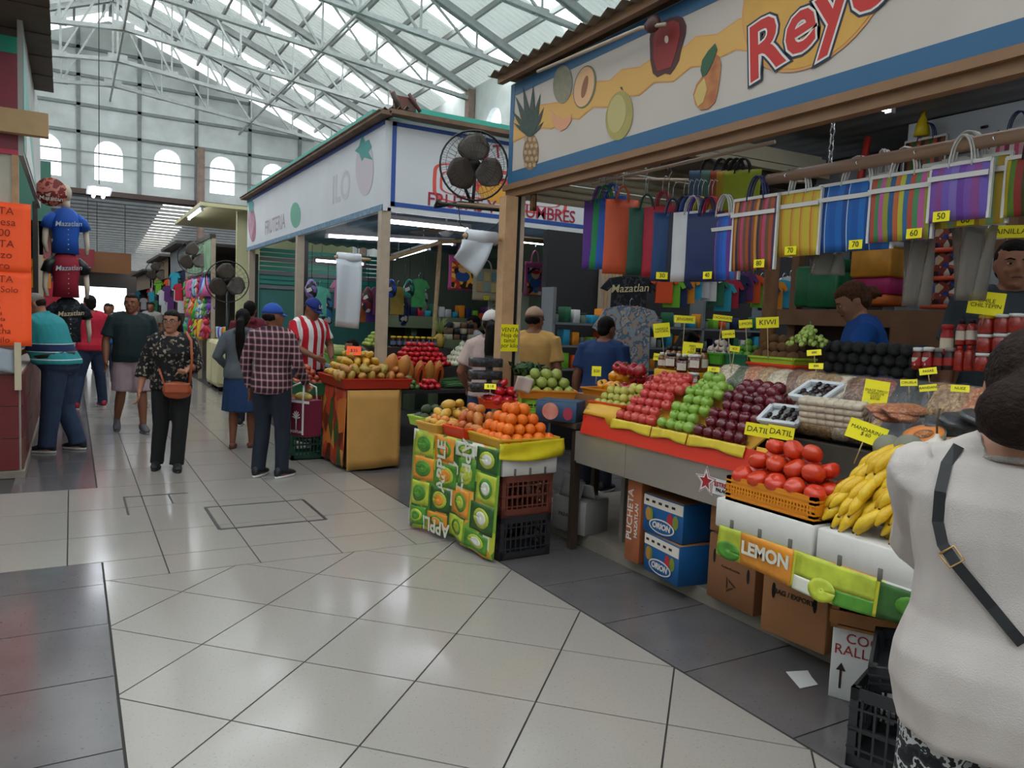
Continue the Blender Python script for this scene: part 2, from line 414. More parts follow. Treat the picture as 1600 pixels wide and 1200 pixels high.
RUSTB = M('column_brown', '#8b7468', .7, var=.15, vscale=6)
GLASS = M('bright_pane', '#eef4ff', .1, emit=2.2)
def roofz(x): return RZ-SL*abs(x-RX)
roof = thing('ceiling', 'gabled sheet-metal roof with bright translucent strips', 'roof', kind='structure')
STRIPS = [(-11.2, -10.4), (-7.9, -7.1), (-4.9, -4.1), (-1.9, -1.1), (1.2, 2.1), (4.6, 5.4), (7.5, 8.3), (10.5, 11.3), (14.0, 14.7), (16.85, 17.55), (20.25, 21.15), (23.35, 23.95), (26.7, 27.2)]
cuts = sorted({YB, YE-.16, *[v for s_ in STRIPS for v in s_]})
edges = []
for a, b in zip(cuts, cuts[1:]):
    n = max(1, round((b-a)/1.05)) if (a, b) not in STRIPS else 1
    edges += [(a+(b-a)*k/n, a+(b-a)*(k+1)/n, (a, b) in STRIPS) for k in range(n)]
def rsheet(y0, y1, side, sky):
    ex = EX_R+.25 if side > 0 else EX_L-.25
    mb = MB()
    nrib = 1 if sky else 6
    pts = []
    for k in range(nrib):                                    # trapezoidal ribs
        w = (y1-y0)/nrib; a = y0+w*k
        pts += [(a, 0), (a+w*.62, 0), (a+w*.72, .035), (a+w*.9, .035)]
    pts.append((y1, 0))
    R = [[(x, y, roofz(x)+.1+dz) for y, dz in pts]+[(x, y, roofz(x)+.112+dz) for y, dz in pts[::-1]] for x in (RX, ex)]
    mb.rings(R, True, True, False)
    mb.build('skylight_panel' if sky else 'roof_sheet', SKYL if sky else SHEET, roof)
for y0, y1, sky in edges:
    for sd in (1, -1): rsheet(y0+.004, y1-.004, sd, sky)
for sd, ex in ((1, EX_R), (-1, EX_L)):
    for k in range(10):
        x = RX+(ex-RX)*(k+.25)/10
        MB().box((x-.035, YB, roofz(x)-.03), (x+.035, YE-.05, roofz(x)+.085)).build('purlin', PURL, roof)
MB().box((RX-.05, YB, RZ-.05), (RX+.05, YE-.05, RZ+.07)).build('ridge_beam', PURL, roof)
# trusses
def truss(y, lite=False):
    t = thing('roof_truss', 'grey steel roof truss spanning the hall, %s' % ORD[len(TRUSS)], 'truss', (0, 0, 0), kind='structure'); TRUSS.append(t)
    bz = lambda x: EZ-.35+.9*(1-abs(x-RX)/(EX_R-RX))          # cambered bottom chord
    for sd, ex in ((1, EX_R), (-1, EX_L)):
        mb = MB()
        for dy in (-.07, .07): mb.bar((RX, y+dy, RZ-.15), (ex, y+dy, EZ-.15), .05, .16)
        mb.build('top_chord', IRON, t)
        mb = MB()
        for dy in (-.05, .05): mb.bar((RX, y+dy, bz(RX)), (ex, y+dy, bz(ex)), .035, .10)
        mb.build('bottom_chord', IRON, t)
        N_ = 6; xs = [RX+(ex-RX)*k/N_ for k in range(N_+1)]
        for k in range(1, N_):
            if k < N_-0: MB().bar((xs[k], y, bz(xs[k])), (xs[k], y, roofz(xs[k])-.15), .045, .045).build('web_post', IRON, t)
            MB().bar((xs[k], y, bz(xs[k])), (xs[k-1], y, roofz(xs[k-1])-.15), .05, .05).build('web_diagonal', IRON, t)
            g = MB(); g.cbox((xs[k], y, bz(xs[k])+.03), (.34, .025, .2)); g.build('gusset_plate', IRON, t)
    MB().bar((RX, y, bz(RX)), (RX, y, RZ-.1), .06, .06).build('king_post', IRON, t)
    g = MB(); g.cbox((RX, y, bz(RX)+.04), (.5, .025, .26)); g.build('gusset_plate', IRON, t)
TRUSS = []; ORD = ['next to the end wall', 'second from the end wall', 'third from the end wall', 'fourth from the end wall', 'fifth from the end wall', 'sixth from the end wall', 'seventh from the end wall', 'eighth from the end wall', 'ninth from the end wall', 'tenth from the end wall', 'eleventh from the end wall', 'twelfth from the end wall']
for k in range(12): truss(27.9-2.87*k if k != 0 else 27.9)
# long sway braces between the trusses
for n_, (x, dz) in enumerate(((RX+4.2, .0), (RX-4.2, 0), (RX, .0))):
    bzx = EZ-.35+.9*(1-abs(x-RX)/(EX_R-RX))
    MB().bar((x, YB, bzx), (x, YE, bzx), .05, .07).build('trim_%d' % (n_+1), IRON, label=['long sway rod right of the ridge', 'long sway rod left of the ridge', 'long sway rod under the ridge'][n_], cat='brace', kind='structure')
# end wall
WZ0, WTOP, WH, WS = 5.82, 7.17, .43, 1.84
wins = [1.12+WS*k for k in range(-4, 5)]
def arch_wall(mb, u0, u1, zb, ztop, wins, wz0, wtop, hw, put):
    """wall strip with arched openings; put(u,z,d) gives a 3D point, d the depth 0/1"""
    spr = wtop-hw
    def q(a, b, c, d_):
        vs = [put(*p, k) for k in (0, 1) for p in (a, b, c, d_)]
        mb.add(vs, [(0, 1, 2, 3), (7, 6, 5, 4), (0, 4, 5, 1), (1, 5, 6, 2), (2, 6, 7, 3), (3, 7, 4, 0)])
    us = [u0]
    for w in wins: us += [w-hw, w+hw]
    us.append(u1)
    for k in range(0, len(us), 2):
        a, b = us[k], us[k+1]
        q((a, zb), (b, zb), (b, ztop(b)), (a, ztop(a)))
    for w in wins:
        q((w-hw, zb), (w+hw, zb), (w+hw, wz0), (w-hw, wz0))
        n = 10; ar = [(w-hw*cos(pi*k/n), spr+hw*sin(pi*k/n)) for k in range(n+1)]
        for k in range(n):
            (xa, za), (xb, zb2) = ar[k], ar[k+1]
            q((xa, za), (xb, zb2), (xb, ztop(xb)), (xa, ztop(xa)))
mb = MB()
seg = [-6.4, RX]
arch_wall(mb, EX_L, EX_R, 5.45, lambda u: roofz(u)-.16, wins, WZ0, WTOP, WH, lambda u, z, d: (u, YE+.25*d, z))
wall_end = mb.build('wall_end', CONC, label='stained grey gable end wall with a row of arched windows', cat='wall', kind='structure')
for x in [1.12+WS*(k+.5)+.02 for k in range(-4, 5)]:
    MB().box((x-.06, YE-.05, 5.45), (x+.06, YE, roofz(x)-.2)).build('wall_rib', CONC_DK, wall_end)
for z in (7.35, 8.25, 9.2, 10.1):
    hw = (RZ-.3-z)/SL
    MB().box((max(EX_L, RX-hw), YE-.05, z-.05), (min(EX_R, RX+hw), YE, z+.05)).build('wall_beam', CONC_DK, wall_end)
for z in (6.28, 6.72): MB().bar((EX_L, YE-.04, z), (EX_R, YE-.04, z), .02, .02).build('cable', CONC_DK, wall_end)
MB().box((EX_L, YE-.12, 5.3), (EX_R, YE+.3, 5.47)).build('lintel_beam', M('lintel', '#5c4a46', .7, var=.1), wall_end)
def pane(u, name, P, put_yz):
    o = thing(name, None, None, kind='structure'); return o
wn = 0
def window(put, u, label):
    global wn
    wn += 1; w = thing('window_%d' % wn, label, 'window', kind='structure')
    n = 10; spr = WTOP-WH
    loop = [put(u-WH, WZ0), put(u+WH, WZ0)]+[put(u+WH*cos(pi*k/n), spr+WH*sin(pi*k/n)) for k in range(n+1)]
    d = put(u, 7, .02)-put(u, 7)
    MB().prism(loop, d).build('pane', GLASS, w)
    for z in (6.28, 6.72): MB().bar(put(u-WH, z, -.03), put(u+WH, z, -.03), .02, .03).build('glazing_bar', CONC_DK, w)
labs = ['fourth', 'third', 'second', 'first']
for k, u in enumerate(wins):
    window(lambda a, z, d=0: Vector((a, YE+.14+d, z)), u, 'bright arched window in the gable end wall, number %d counted from the left' % (k+1))
for sd, X, nm in ((1, EX_R, 'right'), (-1, EX_L, 'left')):
    mb = MB(); ww = [18.1-2.87*k for k in range(-4, 11)][::-1]
    arch_wall(mb, YB, YE, 0, lambda u: EZ, ww, WZ0, WTOP, WH, lambda u, z, d: (X+sd*.25*d, u, z))
    wl = mb.build('wall_'+nm, CONC, label='tall plastered %s side wall of the hall with arched windows' % nm, cat='wall', kind='structure')
    for k in range(9):
        y = 27.9-2.87*k; MB().box((X-sd*.12-.09, y-.12, 2.9), (X-sd*.12+.09, y+.12, EZ-.1)).build('pilaster', RUSTB, wl)
    if sd > 0:
        for k in range(9, 15): window(lambda a, z, d=0: Vector((X+.14+d, a, z)), ww[k], 'arched window in the right side wall, number %d from the end wall' % (15-k))
MB().cyl((4.02, YE-.3, 0), (4.02, YE-.3, 7.3), .13, n=10).build('trim_4', RUSTB, label='brown round column before the end wall', cat='column', kind='structure')
MB().cyl((-3.2, YE-.3, 0), (-3.2, YE-.3, 7.3), .13, n=10).build('trim_5', RUSTB, label='brown round column left of the aisle', cat='column', kind='structure')

mb = MB(); mb.prism([(EX_L, YB-.2, 0), (EX_R, YB-.2, 0), (EX_R, YB-.2, EZ), (RX, YB-.2, RZ), (EX_L, YB-.2, EZ)], (0, .2, 0)); mb.build('wall_near', CONC, label='plain gable wall behind the viewpoint', cat='wall', kind='structure')
# ---- the low dark annex behind the end wall
ANX = M('annex_sheet', '#423d41', .6, var=.15, vscale=2)
anx = thing('ceiling', 'low dark corrugated annex roof beyond the end wall', 'roof', kind='structure')
def az(y): return 5.35-(y-30.2)*.062
k = 0
y = 30.2
while y < 54:
    mb = MB(); mb.box((-9, y, 0), (2.9, y+.52, .05)); mb.box((4.1, y, 0), (10, y+.52, .05))
    o = mb.build('roof_sheet', ANX, anx); o.location.z = az(y)
    b = MB().box((2.9, y+.16, 0), (4.1, y+.52, .03)).build('skylight_panel', M('annex_skylight', '#fff3e6', .5, emit=2.0), anx); b.location.z = az(y)
    b = MB().box((-9, y-.05, -.09), (10, y+.05, 0)).build('purlin', CONC_DK, anx); b.location.z = az(y)
    y += .78
for nm, a, b in (('right', (10, 30.2, 0), (10.2, 54, 5.3)), ('left', (-9.2, 30.2, 0), (-9, 54, 5.3))):
    MB().box(a, b).build('wall_annex_'+nm, M('annex_wall', '#6d6a68', .8), label='dim %s wall of the annex' % nm, cat='wall', kind='structure')
# ================================================================== STALLS
WOOD = M('post_wood', '#c19a72', .6, var=.12, vscale=10)
BEIGE = M('post_beige', '#b7a591', .55, var=.08, vscale=8)
BROWN_RAIL = M('rail_brown', '#8a6647', .5, var=.1, vscale=5)
BLACK = M('black_plastic', '#17171a', .4)
INK = M('ink_black', '#141414', .7)
SIGN_W = M('sign_white', '#c3b8ae', .55, var=.04, vscale=2)
SIGN_W2 = M('sign_white_cool', '#d8dade', .5, var=.03, vscale=2)
BLUE = M('sign_blue', '#2b5f86', .5)
BLUE2 = M('sign_blue_deep', '#2a4fa0', .5)
STEEL = M('stainless', '#a39a90', .32, metal=.45, var=.06, vscale=3)
RED_PL = M('red_board', '#d23420', .35)
YEL_PL = M('yellow_board', '#e0a92c', .45)
CARD = M('cardboard', '#a8744a', .8, var=.06, vscale=4)
CARD_D = M('cardboard_dark', '#8a5c3a', .8, var=.06, vscale=4)
PAPER = M('white_paper', '#dad9d6', .7)
WHITE = M('white_plastic', '#d9dade', .4)
FOAM = M('styrofoam', '#d9d5cf', .7, var=.03, vscale=20, bump=.1, bscale=200)
TEAL = M('teal_sheet', '#3fa796', .45)
CREAM = M('cream_paint', '#d6cfa4', .55, var=.04, vscale=3)
DKSHEET = M('dark_sheet', '#54504c', .6, var=.18, vscale=3)
GREYSHEET = M('grey_sheet', '#8b9095', .5, var=.06, vscale=3)
GREEN_W = M('green_wall', '#5a6a55', .6, var=.08, vscale=3)
SHUT = M('shutter_cream', '#bcb59b', .5, var=.05, vscale=5)
TUBE = M('tube_glow', '#f2f7ff', .4, emit=TUBE_EMIT)
CHROME = M('chrome', '#c9ccd0', .2, metal=1)
ROPE = M('cord_dark', '#26221f', .8)
def corrugated(mb, a, b, u, n, amp, th=.006, wave=4):
    """sheet spanned by the rib direction (a->b) and u; ribs run along a->b"""
    a, b, u = Vector(a), Vector(b), Vector(u); nr = (b-a).cross(u).normalized()
    N_ = n*wave; pr = [(k/N_, amp*sin(2*pi*k/wave)) for k in range(N_+1)]
    R = [[p+u*t+nr*h for t, h in pr]+[p+u*t+nr*(h+th) for t, h in pr[::-1]] for p in (a, b)]
    return mb.rings(R, True, True, True)
def poster_px(parent, name, pts, X=None, Y=None, mat=None, off=.004, th=.0015, label=None):
    loop = []
    for px, py in pts:
        p = at(px, py, X=X, Y=Y)
        loop.append(p+Vector((-off, 0, 0) if X is not None else (0, -off, 0)))
    mb = MB(); mb.prism(loop, (-th, 0, 0) if X is not None else (0, -th, 0)); return mb.build(name, mat, parent, label=label)
def ell_px(cx, cy, rx, ry, rot=0, n=22, a0=0, a1=2*pi):
    return [(cx+rx*cos(a0+(a1-a0)*k/n)*cos(rot)-ry*sin(a0+(a1-a0)*k/n)*sin(rot), cy+rx*cos(a0+(a1-a0)*k/n)*sin(rot)+ry*sin(a0+(a1-a0)*k/n)*cos(rot)) for k in range(n)]
def tube_light(p0, p1, label):
    p0, p1 = Vector(p0), Vector(p1); t = thing('fluorescent_lamp', label, 'lamp', (p0+p1)/2); d = (p1-p0)/2
    MB().bar(-d+Vector((0, 0, .05)), d+Vector((0, 0, .05)), .09, .05).build('housing', WHITE, t)
    MB().cyl(-d*.97, d*.97, .019, n=10).build('tube', TUBE, t)
    for s_ in (-1, 1): MB().cyl(d*s_*.7+Vector((0, 0, .07)), d*s_*.7+Vector((0, 0, .07+(.30 if p0.z < 3 else .12))), .006, n=5).build('drop_rod', WHITE, t)
    for s_ in (-1, 1): MB().cbox(d*s_*.985, (.05, .05, .06)).build('end_cap', WHITE, t)
    return t

# ------------------------------------------------ stall 1 (right): platform, counter, fascia
S1Y0, S1Y1 = -.9, 4.25
mb = MB(); mb.box((3.17, S1Y0, 0), (8.4, 5.4, .09))
M('curb', '#857b6f', .75, var=.12, vscale=7)
plat = mb.build('floor_stall', MATS['curb'], label='low concrete curb platform under the long fruit counter', cat='platform', kind='structure')
MB().box((3.95, S1Y0, .09), (8.3, 4.9, .36)).build('vendor_step', M('plank_floor', '#5a4535', .7), plat)
ctr = thing('fruit_counter', 'long stainless steel counter carrying the fruit display in the right stall', 'counter', (3.0, 0, 0))
for y0, y1 in ((3.72, S1Y1), (1.6, 3.715), (S1Y0, 1.595)):
    mb = MB(); mb.box((0, y0, .65), (.03, y1, .855)); mb.box((0, y0, .64), (.05, y1, .65)); mb.build('front_panel', STEEL, ctr)
mb = MB(); mb.box((.03, S1Y0, .815), (.92, S1Y1, .85)); mb.build('worktop', STEEL, ctr)
MB().box((0, S1Y1, .65), (.92, S1Y1+.02, .855)).build('end_panel', STEEL, ctr)
for y in (4.1, 2.9, 1.5, 0):
    for x in (.3, .86): MB().box((x, y-.02, .09), (x+.04, y+.02, .82)).build('leg', STEEL, ctr)
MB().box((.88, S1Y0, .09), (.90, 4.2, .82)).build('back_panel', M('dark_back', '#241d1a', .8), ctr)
# red lining board along the front edge, yellow end, stepped risers behind
rl = thing('lining_board', 'bright red board lining the front edge of the steel counter', 'board', (2.985, 0, .856))
mb = MB(); mb.add([(0, 2.45, 0), (.02, 2.45, 0), (.02, 4.2, 0), (0, 4.2, 0), (.03, 2.45, .125), (.05, 2.45, .125), (.05, 4.2, .125), (.03, 4.2, .125)],
    [(0, 3, 2, 1), (4, 5, 6, 7), (0, 1, 5, 4), (1, 2, 6, 5), (2, 3, 7, 6), (3, 0, 4, 7)]); mb.build('board', RED_PL, rl)
MB().box((0.02, 4.18, 0), (.55, 4.2, .12)).build('end_board', RED_PL, rl)
yb = MB(); yb.sheet(lambda u, v: (2.992+.015+.05*v+.004*sin(u*9), 4.2-u*.34, .985+.075*v-(.04 if v < .1 and u > .75 else 0)), 10, 4, .012)
yb.build('liner_board', YEL_PL, label='yellow plastic sheet folded over the far end of the red board', cat='liner')
ris = thing('display_riser', 'stepped display risers covered in plastic behind the front fruit trays', 'riser', (0, 0, 0))
CLOTH_G = M('riser_cover', '#6a6258', .6, var=.1)
for x0, x1, z1 in ((3.36, 3.54, 1.02), (3.54, 3.70, 1.20), (3.70, 3.92, 1.36)):
    MB().box((x0, S1Y0, .851), (x1, 4.2, z1)).build('step', CLOTH_G, ris)
# fascia sign with fruit pictures
SX = 3.1
fs = thing('fascia_sign', 'long white and blue fascia sign with painted fruit and red Reyes lettering', 'sign', (0, 0, 0))
MB().box((SX, -1.2, 2.70), (SX+.06, 5.55, 3.50)).build('panel', SIGN_W, fs)
for z0, z1 in ((2.705, 2.80), (3.40, 3.495)): MB().box((SX-.003, -1.2, z0), (SX, 5.55, z1)).build('border', BLUE, fs)
MB().box((SX-.004, 5.485, 2.705), (SX-.001, 5.55, 3.495)).build('border', BLUE, fs)
mb = MB(); mb.box((SX-.02, -1.2, 2.655), (SX+.08, 5.6, 2.70)); mb.box((SX+.01, -1.2, 2.60), (SX+.07, 5.6, 2.655)); mb.build('bottom_rail', BROWN_RAIL, fs)
zz = lambda L_: [(800+a/4, b/4) for a, b in L_]
RIB = M('print_ochre', '#d9a85a', .6); RIB2 = M('print_ochre_edge', '#d4985a', .6)
up = [(-14, 770), (0, 762), (185, 660), (300, 645), (380, 590), (450, 560), (530, 515), (610, 510), (690, 440), (800, 425), (880, 370), (980, 360), (1085, 295), (1150, 235), (1285, 220), (1420, 125), (1520, 105)]
lo = [(1520, 320), (1400, 305), (1310, 350), (1190, 410), (1120, 415), (1010, 505), (890, 510), (800, 590), (740, 595), (600, 665), (510, 665), (420, 740), (350, 735), (250, 800), (190, 795), (0, 888), (-14, 896)]
def strip_px(parent, up, lo, X, mat, off, name):
    lo = lo[::-1]; mb = MB(); n = len(up)
    for k in range(n-1):
        q = [at(*p, X=X)+Vector((-off, 0, 0)) for p in zz([up[k], up[k+1], lo[k+1], lo[k]])]; mb.prism(q, (-.001, 0, 0))
    return mb.build(name, mat, parent)
strip_px(fs, [(a, b-9) for a, b in up], [(a, b+9) for a, b in lo], SX, RIB2, .001, 'painted_ribbon_edge')
strip_px(fs, up, lo, SX, RIB, .0022, 'painted_ribbon')
def art(pts, mat, off, name): return poster_px(fs, name, pts, X=SX, mat=mat, off=off)
PN = M('print_pineapple', '#8a6a48', .6, var=.5, vscale=60); PG = M('print_leaf', '#33443c', .6, var=.3, vscale=40)
art(ell_px(830, 238, 12, 28, .05), PN, .004, 'painted_pineapple')
mb = MB()
for k in range(5):                                             # crosshatched scales of the painted pineapple
    for j in range(3):
        c = (822+7*j+(3 if k % 2 else 0), 218+10*k); mb.prism([at(*p, X=SX)+Vector((-.0056, 0, 0)) for p in ell_px(c[0], c[1], 2.6, 3.6, 0, 8)], (-.001, 0, 0))
mb.build('painted_scales', M('print_tan', '#b89a76', .6), fs)
for a, l, b in ((-.55, 48, 8), (-.3, 66, 8), (-.1, 78, 8), (.1, 80, 8), (.28, 70, 8), (.5, 52, 8), (-.8, 32, 7), (.8, 34, 7)):
    art([(826, 214), (826+l*sin(a)*.5-2, 214-l*cos(a)*.5), (826+l*sin(a), 214-l*cos(a)), (830+l*sin(a)*.5+3, 212-l*cos(a)*.5), (832, 213)], PG, .005+.0007*random.random(), 'painted_leaf')
art(ell_px(880, 132, 15, 30, .06), M('print_melon', '#8d8872', .6, var=.12, vscale=30), .004, 'painted_melon')
art(ell_px(914.5, 136, 17, 34.5, .2), M('print_rind', '#6f7458', .6), .004, 'painted_melon_half'); art(ell_px(914, 136, 15, 32, .2), M('print_flesh', '#e0b184', .6), .0058, 'painted_flesh'); art(ell_px(915, 136, 4, 18, .22), M('print_seed', '#9a6244', .6), .0076, 'painted_seeds')
art([(862, 172), (868, 180), (878, 184), (889, 183), (894, 178), (893, 190), (886, 200), (877, 205), (869, 200), (863, 188)], M('print_slice', '#d99a74', .6), .004, 'painted_slice')
art(ell_px(968.5, 181, 21, 39, .13), M('print_mango', '#a79a58', .6, var=.1, vscale=6), .004, 'painted_mango'); art(ell_px(965, 178, 14, 30, .13), M('print_mango_light', '#bcae72', .6), .0056, 'painted_highlight')
art([(972, 140), (970, 137), (973, 136), (975, 142)], PG, .0064, 'painted_stalk')
art([(1016, 60), (1018, 48), (1026, 40), (1036, 34), (1048, 28), (1060, 25), (1068, 28), (1073, 40), (1072, 54), (1066, 75), (1062, 95), (1055, 108), (1048, 117), (1040, 115), (1028, 121), (1021, 115), (1017, 95)], M('print_apple_edge', '#4d2426', .6), .004, 'painted_apple')
art([(1022, 60), (1026, 48), (1038, 38), (1052, 32), (1063, 36), (1064, 54), (1058, 80), (1050, 105), (1040, 108), (1028, 112), (1022, 92)], M('print_apple', '#8c2624', .6, var=.1, vscale=8), .0056, 'painted_apple_face')
art(ell_px(1043, 62, 3, 6), M('print_shine', '#e6cfc4', .5), .0072, 'painted_highlight')
art([(1118, 84), (1124, 88), (1128, 102), (1125, 125), (1122, 145), (1118, 160), (1108, 170), (1096, 172), (1087, 164), (1084, 148), (1089, 132), (1099, 118), (1106, 100)], M('print_pear', '#c48b4e', .6, col2='#a85f3a', vscale=10), .004, 'painted_pear')
art([(1086, 150), (1092, 134), (1102, 122), (1106, 140), (1100, 160), (1092, 167)], M('print_pear_light', '#cdb06a', .6), .0056, 'painted_highlight')
art([(1119, 68), (1122, 78), (1115, 98), (1106, 116), (1099, 121), (1096, 110), (1099, 94), (1108, 80)], M('print_leaf_green', '#2f5a3c', .6), .007, 'painted_leaf')
# oval badge with the stall's name
c0 = at(1278, 30, X=SX); yl, yr = at(1158, 60, X=SX).y, at(1400, 0, X=SX).y; cy_, ry_ = (yl+yr)/2, (yl-yr)/2
zb_ = at(1228, 119, X=SX).z; cz_, rz_ = 3.27, 3.27-zb_
def oval(s_, off): return [Vector((SX-off, cy_+ry_*s_*cos(2*pi*k/40), min(3.49, cz_+rz_*s_*sin(2*pi*k/40)))) for k in range(40)]
MB().prism(oval(1.0, .004), (-.001, 0, 0)).build('badge_rim', RIB2, fs); MB().prism(oval(.965, .0056), (-.001, 0, 0)).build('badge', M('print_badge', '#d6a24a', .6, var=.06, vscale=6), fs)
for mat, b, o, nm in ((M('print_navy', '#232c45', .6), .030, .008, 'lettering_outline'), (M('print_white', '#e4ded6', .6), .019, .0095, 'lettering_edge'), (M('print_red', '#c52f2b', .6), .008, .011, 'lettering')):
    p = at(1287, 18, X=SX); letter('Reyes', .40, mat, fs, (SX-o, p.y, p.z), (-1, 0, 0), bold=b, shear=.12, spacing=1.02, roll=radians(13), name=nm)
    p = at(1246, -40, X=SX); letter('Los', .2, mat, fs, (SX-o, p.y-.06, p.z+.05), (-1, 0, 0), bold=b*.6, shear=.12, roll=radians(17), name=nm)
# weathered roof edge over the fascia
mb = MB(); corrugated(mb, (2.93, -1.2, 3.56), (8.2, -1.2, 3.66), (0, 6.85, 0), 46, .018); r1 = mb.build('stall_roof', M('old_corrugated', '#6b5d4d', .7, var=.25, vscale=5), label='weathered corrugated sheet roof over the right fruit stall', cat='roof', kind='structure')
MB().bar((3.02, -1.2, 3.53), (3.02, 5.6, 3.53), .05, .06).build('roof_batten', BROWN_RAIL, r1)
mb = MB(); mb.tube([at(840, 112, X=2.98), at(1000, 44, X=2.98), at(1040, 38, X=3.0)], .012, 6); mb.build('roof_pipe', BEIGE, r1)
mb = MB(); mb.ell((0, 0, 0), (.035, .06, .05)); mb.ell((0, .04, 0), (.03, .02, .03)); o = mb.build('floodlight', M('maroon', '#4a2422', .5), r1); o.location = at(1020, 38, X=3.0)
# ceiling, shutter, back wall
mb = MB(); corrugated(mb, (3.2, -1.2, 3.38), (3.2, 5.45, 3.38), (5.0, 0, 0), 22, .02); mb.build('ceiling_stall', GREYSHEET, label='grey corrugated ceiling inside the right stall', cat='ceiling', kind='structure')
post = thing('corner_post', 'pale wooden corner post of the right stall with a black side strip', 'post', (3.1, 5.46, 0))
MB().box((-.09, -.06, 0), (.02, .05, 2.59)).build('post', WOOD, post); MB().box((.02, -.03, .1), (.065, .05, 2.6)).build('track', BLACK, post); MB().box((.065, -.04, .1), (.10, .05, 2.6)).build('edge_strip', BEIGE, post)
sh = thing('rolled_shutter', 'stack of cream metal shutter slats hanging under the stall ceiling', 'shutter', (0, 5.52, 0))
for k in range(11):
    z = 2.62+.06*k; mb = MB()
    mb.tube([(3.25, .012*(k % 3), z), (6.7, .012*(k % 3), z+.01)], .03, 8, flat=1.0); mb.build('slat', SHUT, sh)
sh2 = thing('shutter_bundle', 'thick roll of cream shutter slats under the ceiling behind the bags', 'shutter', (0, 4.9, 0))
for k in range(8):
    a = k*pi/8; mb = MB(); mb.bar((4.2, -.16*cos(a), 3.0+.17*sin(a)), (5.95, -.16*cos(a)-.02, 3.02+.17*sin(a)), .07, .055); mb.build('slat', SHUT, sh2)
MB().cyl((4.25, 0, 3.0), (5.9, 0, 3.02), .13, n=12).build('core', M('shutter_core', '#4a443a', .7), sh2)
mb = MB(); mb.box((6.05, -1.2, .36), (6.15, 4.02, 3.36)); bw = mb.build('wall_back', M('board_white', '#c9d2d8', .5), label='white back wall board of the right stall', cat='wall', kind='structure')
for k in range(9): MB().cyl((6.05, 3.8-.42*k, 3.22), (5.98, 3.8-.42*k, 3.2), .012, n=6).build('hook', BLACK, bw)
MB().cyl((5.9, 3.95, 3.02), (5.9, 1.0, 3.02), .012, n=6).build('hanging_rail', M('rail_iron', '#5b5552', .4, metal=.6), bw)
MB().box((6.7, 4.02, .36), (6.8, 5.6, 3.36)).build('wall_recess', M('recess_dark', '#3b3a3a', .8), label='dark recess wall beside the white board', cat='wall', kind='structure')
for a, b in (((6.1, 4.1, 2.9), (6.2, 5.5, 3.1)), ((6.1, 4.06, .4), (6.2, 4.16, 3.1)), ((6.1, 4.6, .4), (6.2, 4.7, 2.95))): MB().box(a, b).build('frame_bar', GREYSHEET, bw)
mb = MB(); mb.tube([(5.95, 4.32, 3.3), (5.95, 4.36, 3.0), (5.97, 4.42, 2.7), (5.96, 4.52, 2.4)], .03, 8); mb.build('red_hose', M('hose_red', '#b8362a', .5), label='red hose hanging beside the white back board', cat='hose')
tube_light(at(1308, 160, z=3.27), at(1392, 171, z=3.27), 'glowing tube lamp under the ceiling of the right stall')
tube_light((5.0, 1.9, 3.27), (5.0, .9, 3.27), 'tube lamp under the stall ceiling above the tall jars'); tube_light((3.62, 4.6, 3.2), (3.62, 3.4, 3.2), 'tube lamp hidden behind the fascia above the apples'); tube_light((3.62, 2.7, 3.2), (3.62, 1.5, 3.2), 'tube lamp hidden behind the fascia above the bananas')
# hanging rod for bags, on chains
rod = thing('hanging_rod', 'brown pipe hung on a chain for striped market bags', 'rod', (3.4, 0, 2.44))
MB().cyl((0, 3.08, 0), (0, .4, 0), .032, n=12).build('pipe', M('pipe_brown', '#9a7c66', .5), rod)
mb = MB()
for k in range(22):                                            # chain links up to the ceiling
    z = .02+.042*k; p = [(.012*cos(a) if k % 2 else 0, 2.68+(0 if k % 2 else .012*cos(a)), z+.026*sin(a)) for a in [2*pi*j/8 for j in range(9)]]
    mb.tube(p, .0042, 5)
mb.build('chain', CHROME, rod)
for y in (2.94, 2.5, 2.2, 1.85, 1.55): MB().tube([(0, y, .034), (.036, y, 0), (0, y, -.036), (-.036, y, 0), (0, y, .034)], .004, 5).build('wire_loop', CHROME, rod)
rod2 = thing('hanging_rod', 'thin steel rod for mesh bags near the corner of the right stall', 'rod', (3.45, 0, 2.66))
MB().cyl((0, 4.85, 0), (0, 3.1, 0), .012, n=8).build('pipe', BEIGE, rod2); MB().cyl((-.02, 4.6, 0), (1.3, 3.9, .05), .012, n=8).build('crossbar', BEIGE, rod2)
pole = thing('display_pole', 'brown wooden pole rising behind the kiwi tray', 'post', (3.84, 3.40, 1.361)); MB().cyl((0, 0, 0), (0, 0, .75), .05, .045, n=10).build('pole', M('pole_wood', '#8f6440', .6, var=.15, vscale=12), pole)

# ------------------------------------------------ stall 2 (far side of the cross aisle)
SY, SX2 = 8.2, 3.0
st2 = thing('stall_frame', 'beige post frame of the second fruit stall', 'stall', (0, 0, 0), kind='structure')
for y in (8.2, 11.86, 15.5):
    mb = MB(); mb.box((SX2-.01, y, 0), (SX2+.10, y+.11, 2.8)); mb.build('post', BEIGE, st2)
    if y > 9: MB().box((SX2+.10, y, 0), (SX2+.16, y+.1, 2.7)).build('track', BLACK, st2)
MB().box((6.6, 8.2, 0), (6.72, 8.34, 2.8)).build('post', GREEN_W, st2)
MB().box((5.85, 8.4, 0), (6.0, 8.6, 3.0)).build('post', M('post_green', '#74805e', .6), st2)
fr = thing('fascia_sign', 'white blue-framed fascia facing the cross aisle, lettered FRUTAS Y LEGUMBRES', 'sign', (0, SY, 0))
MB().box((SX2+.055, 0, 2.76), (7.2, .05, 3.78)).build('panel', SIGN_W2, fr)
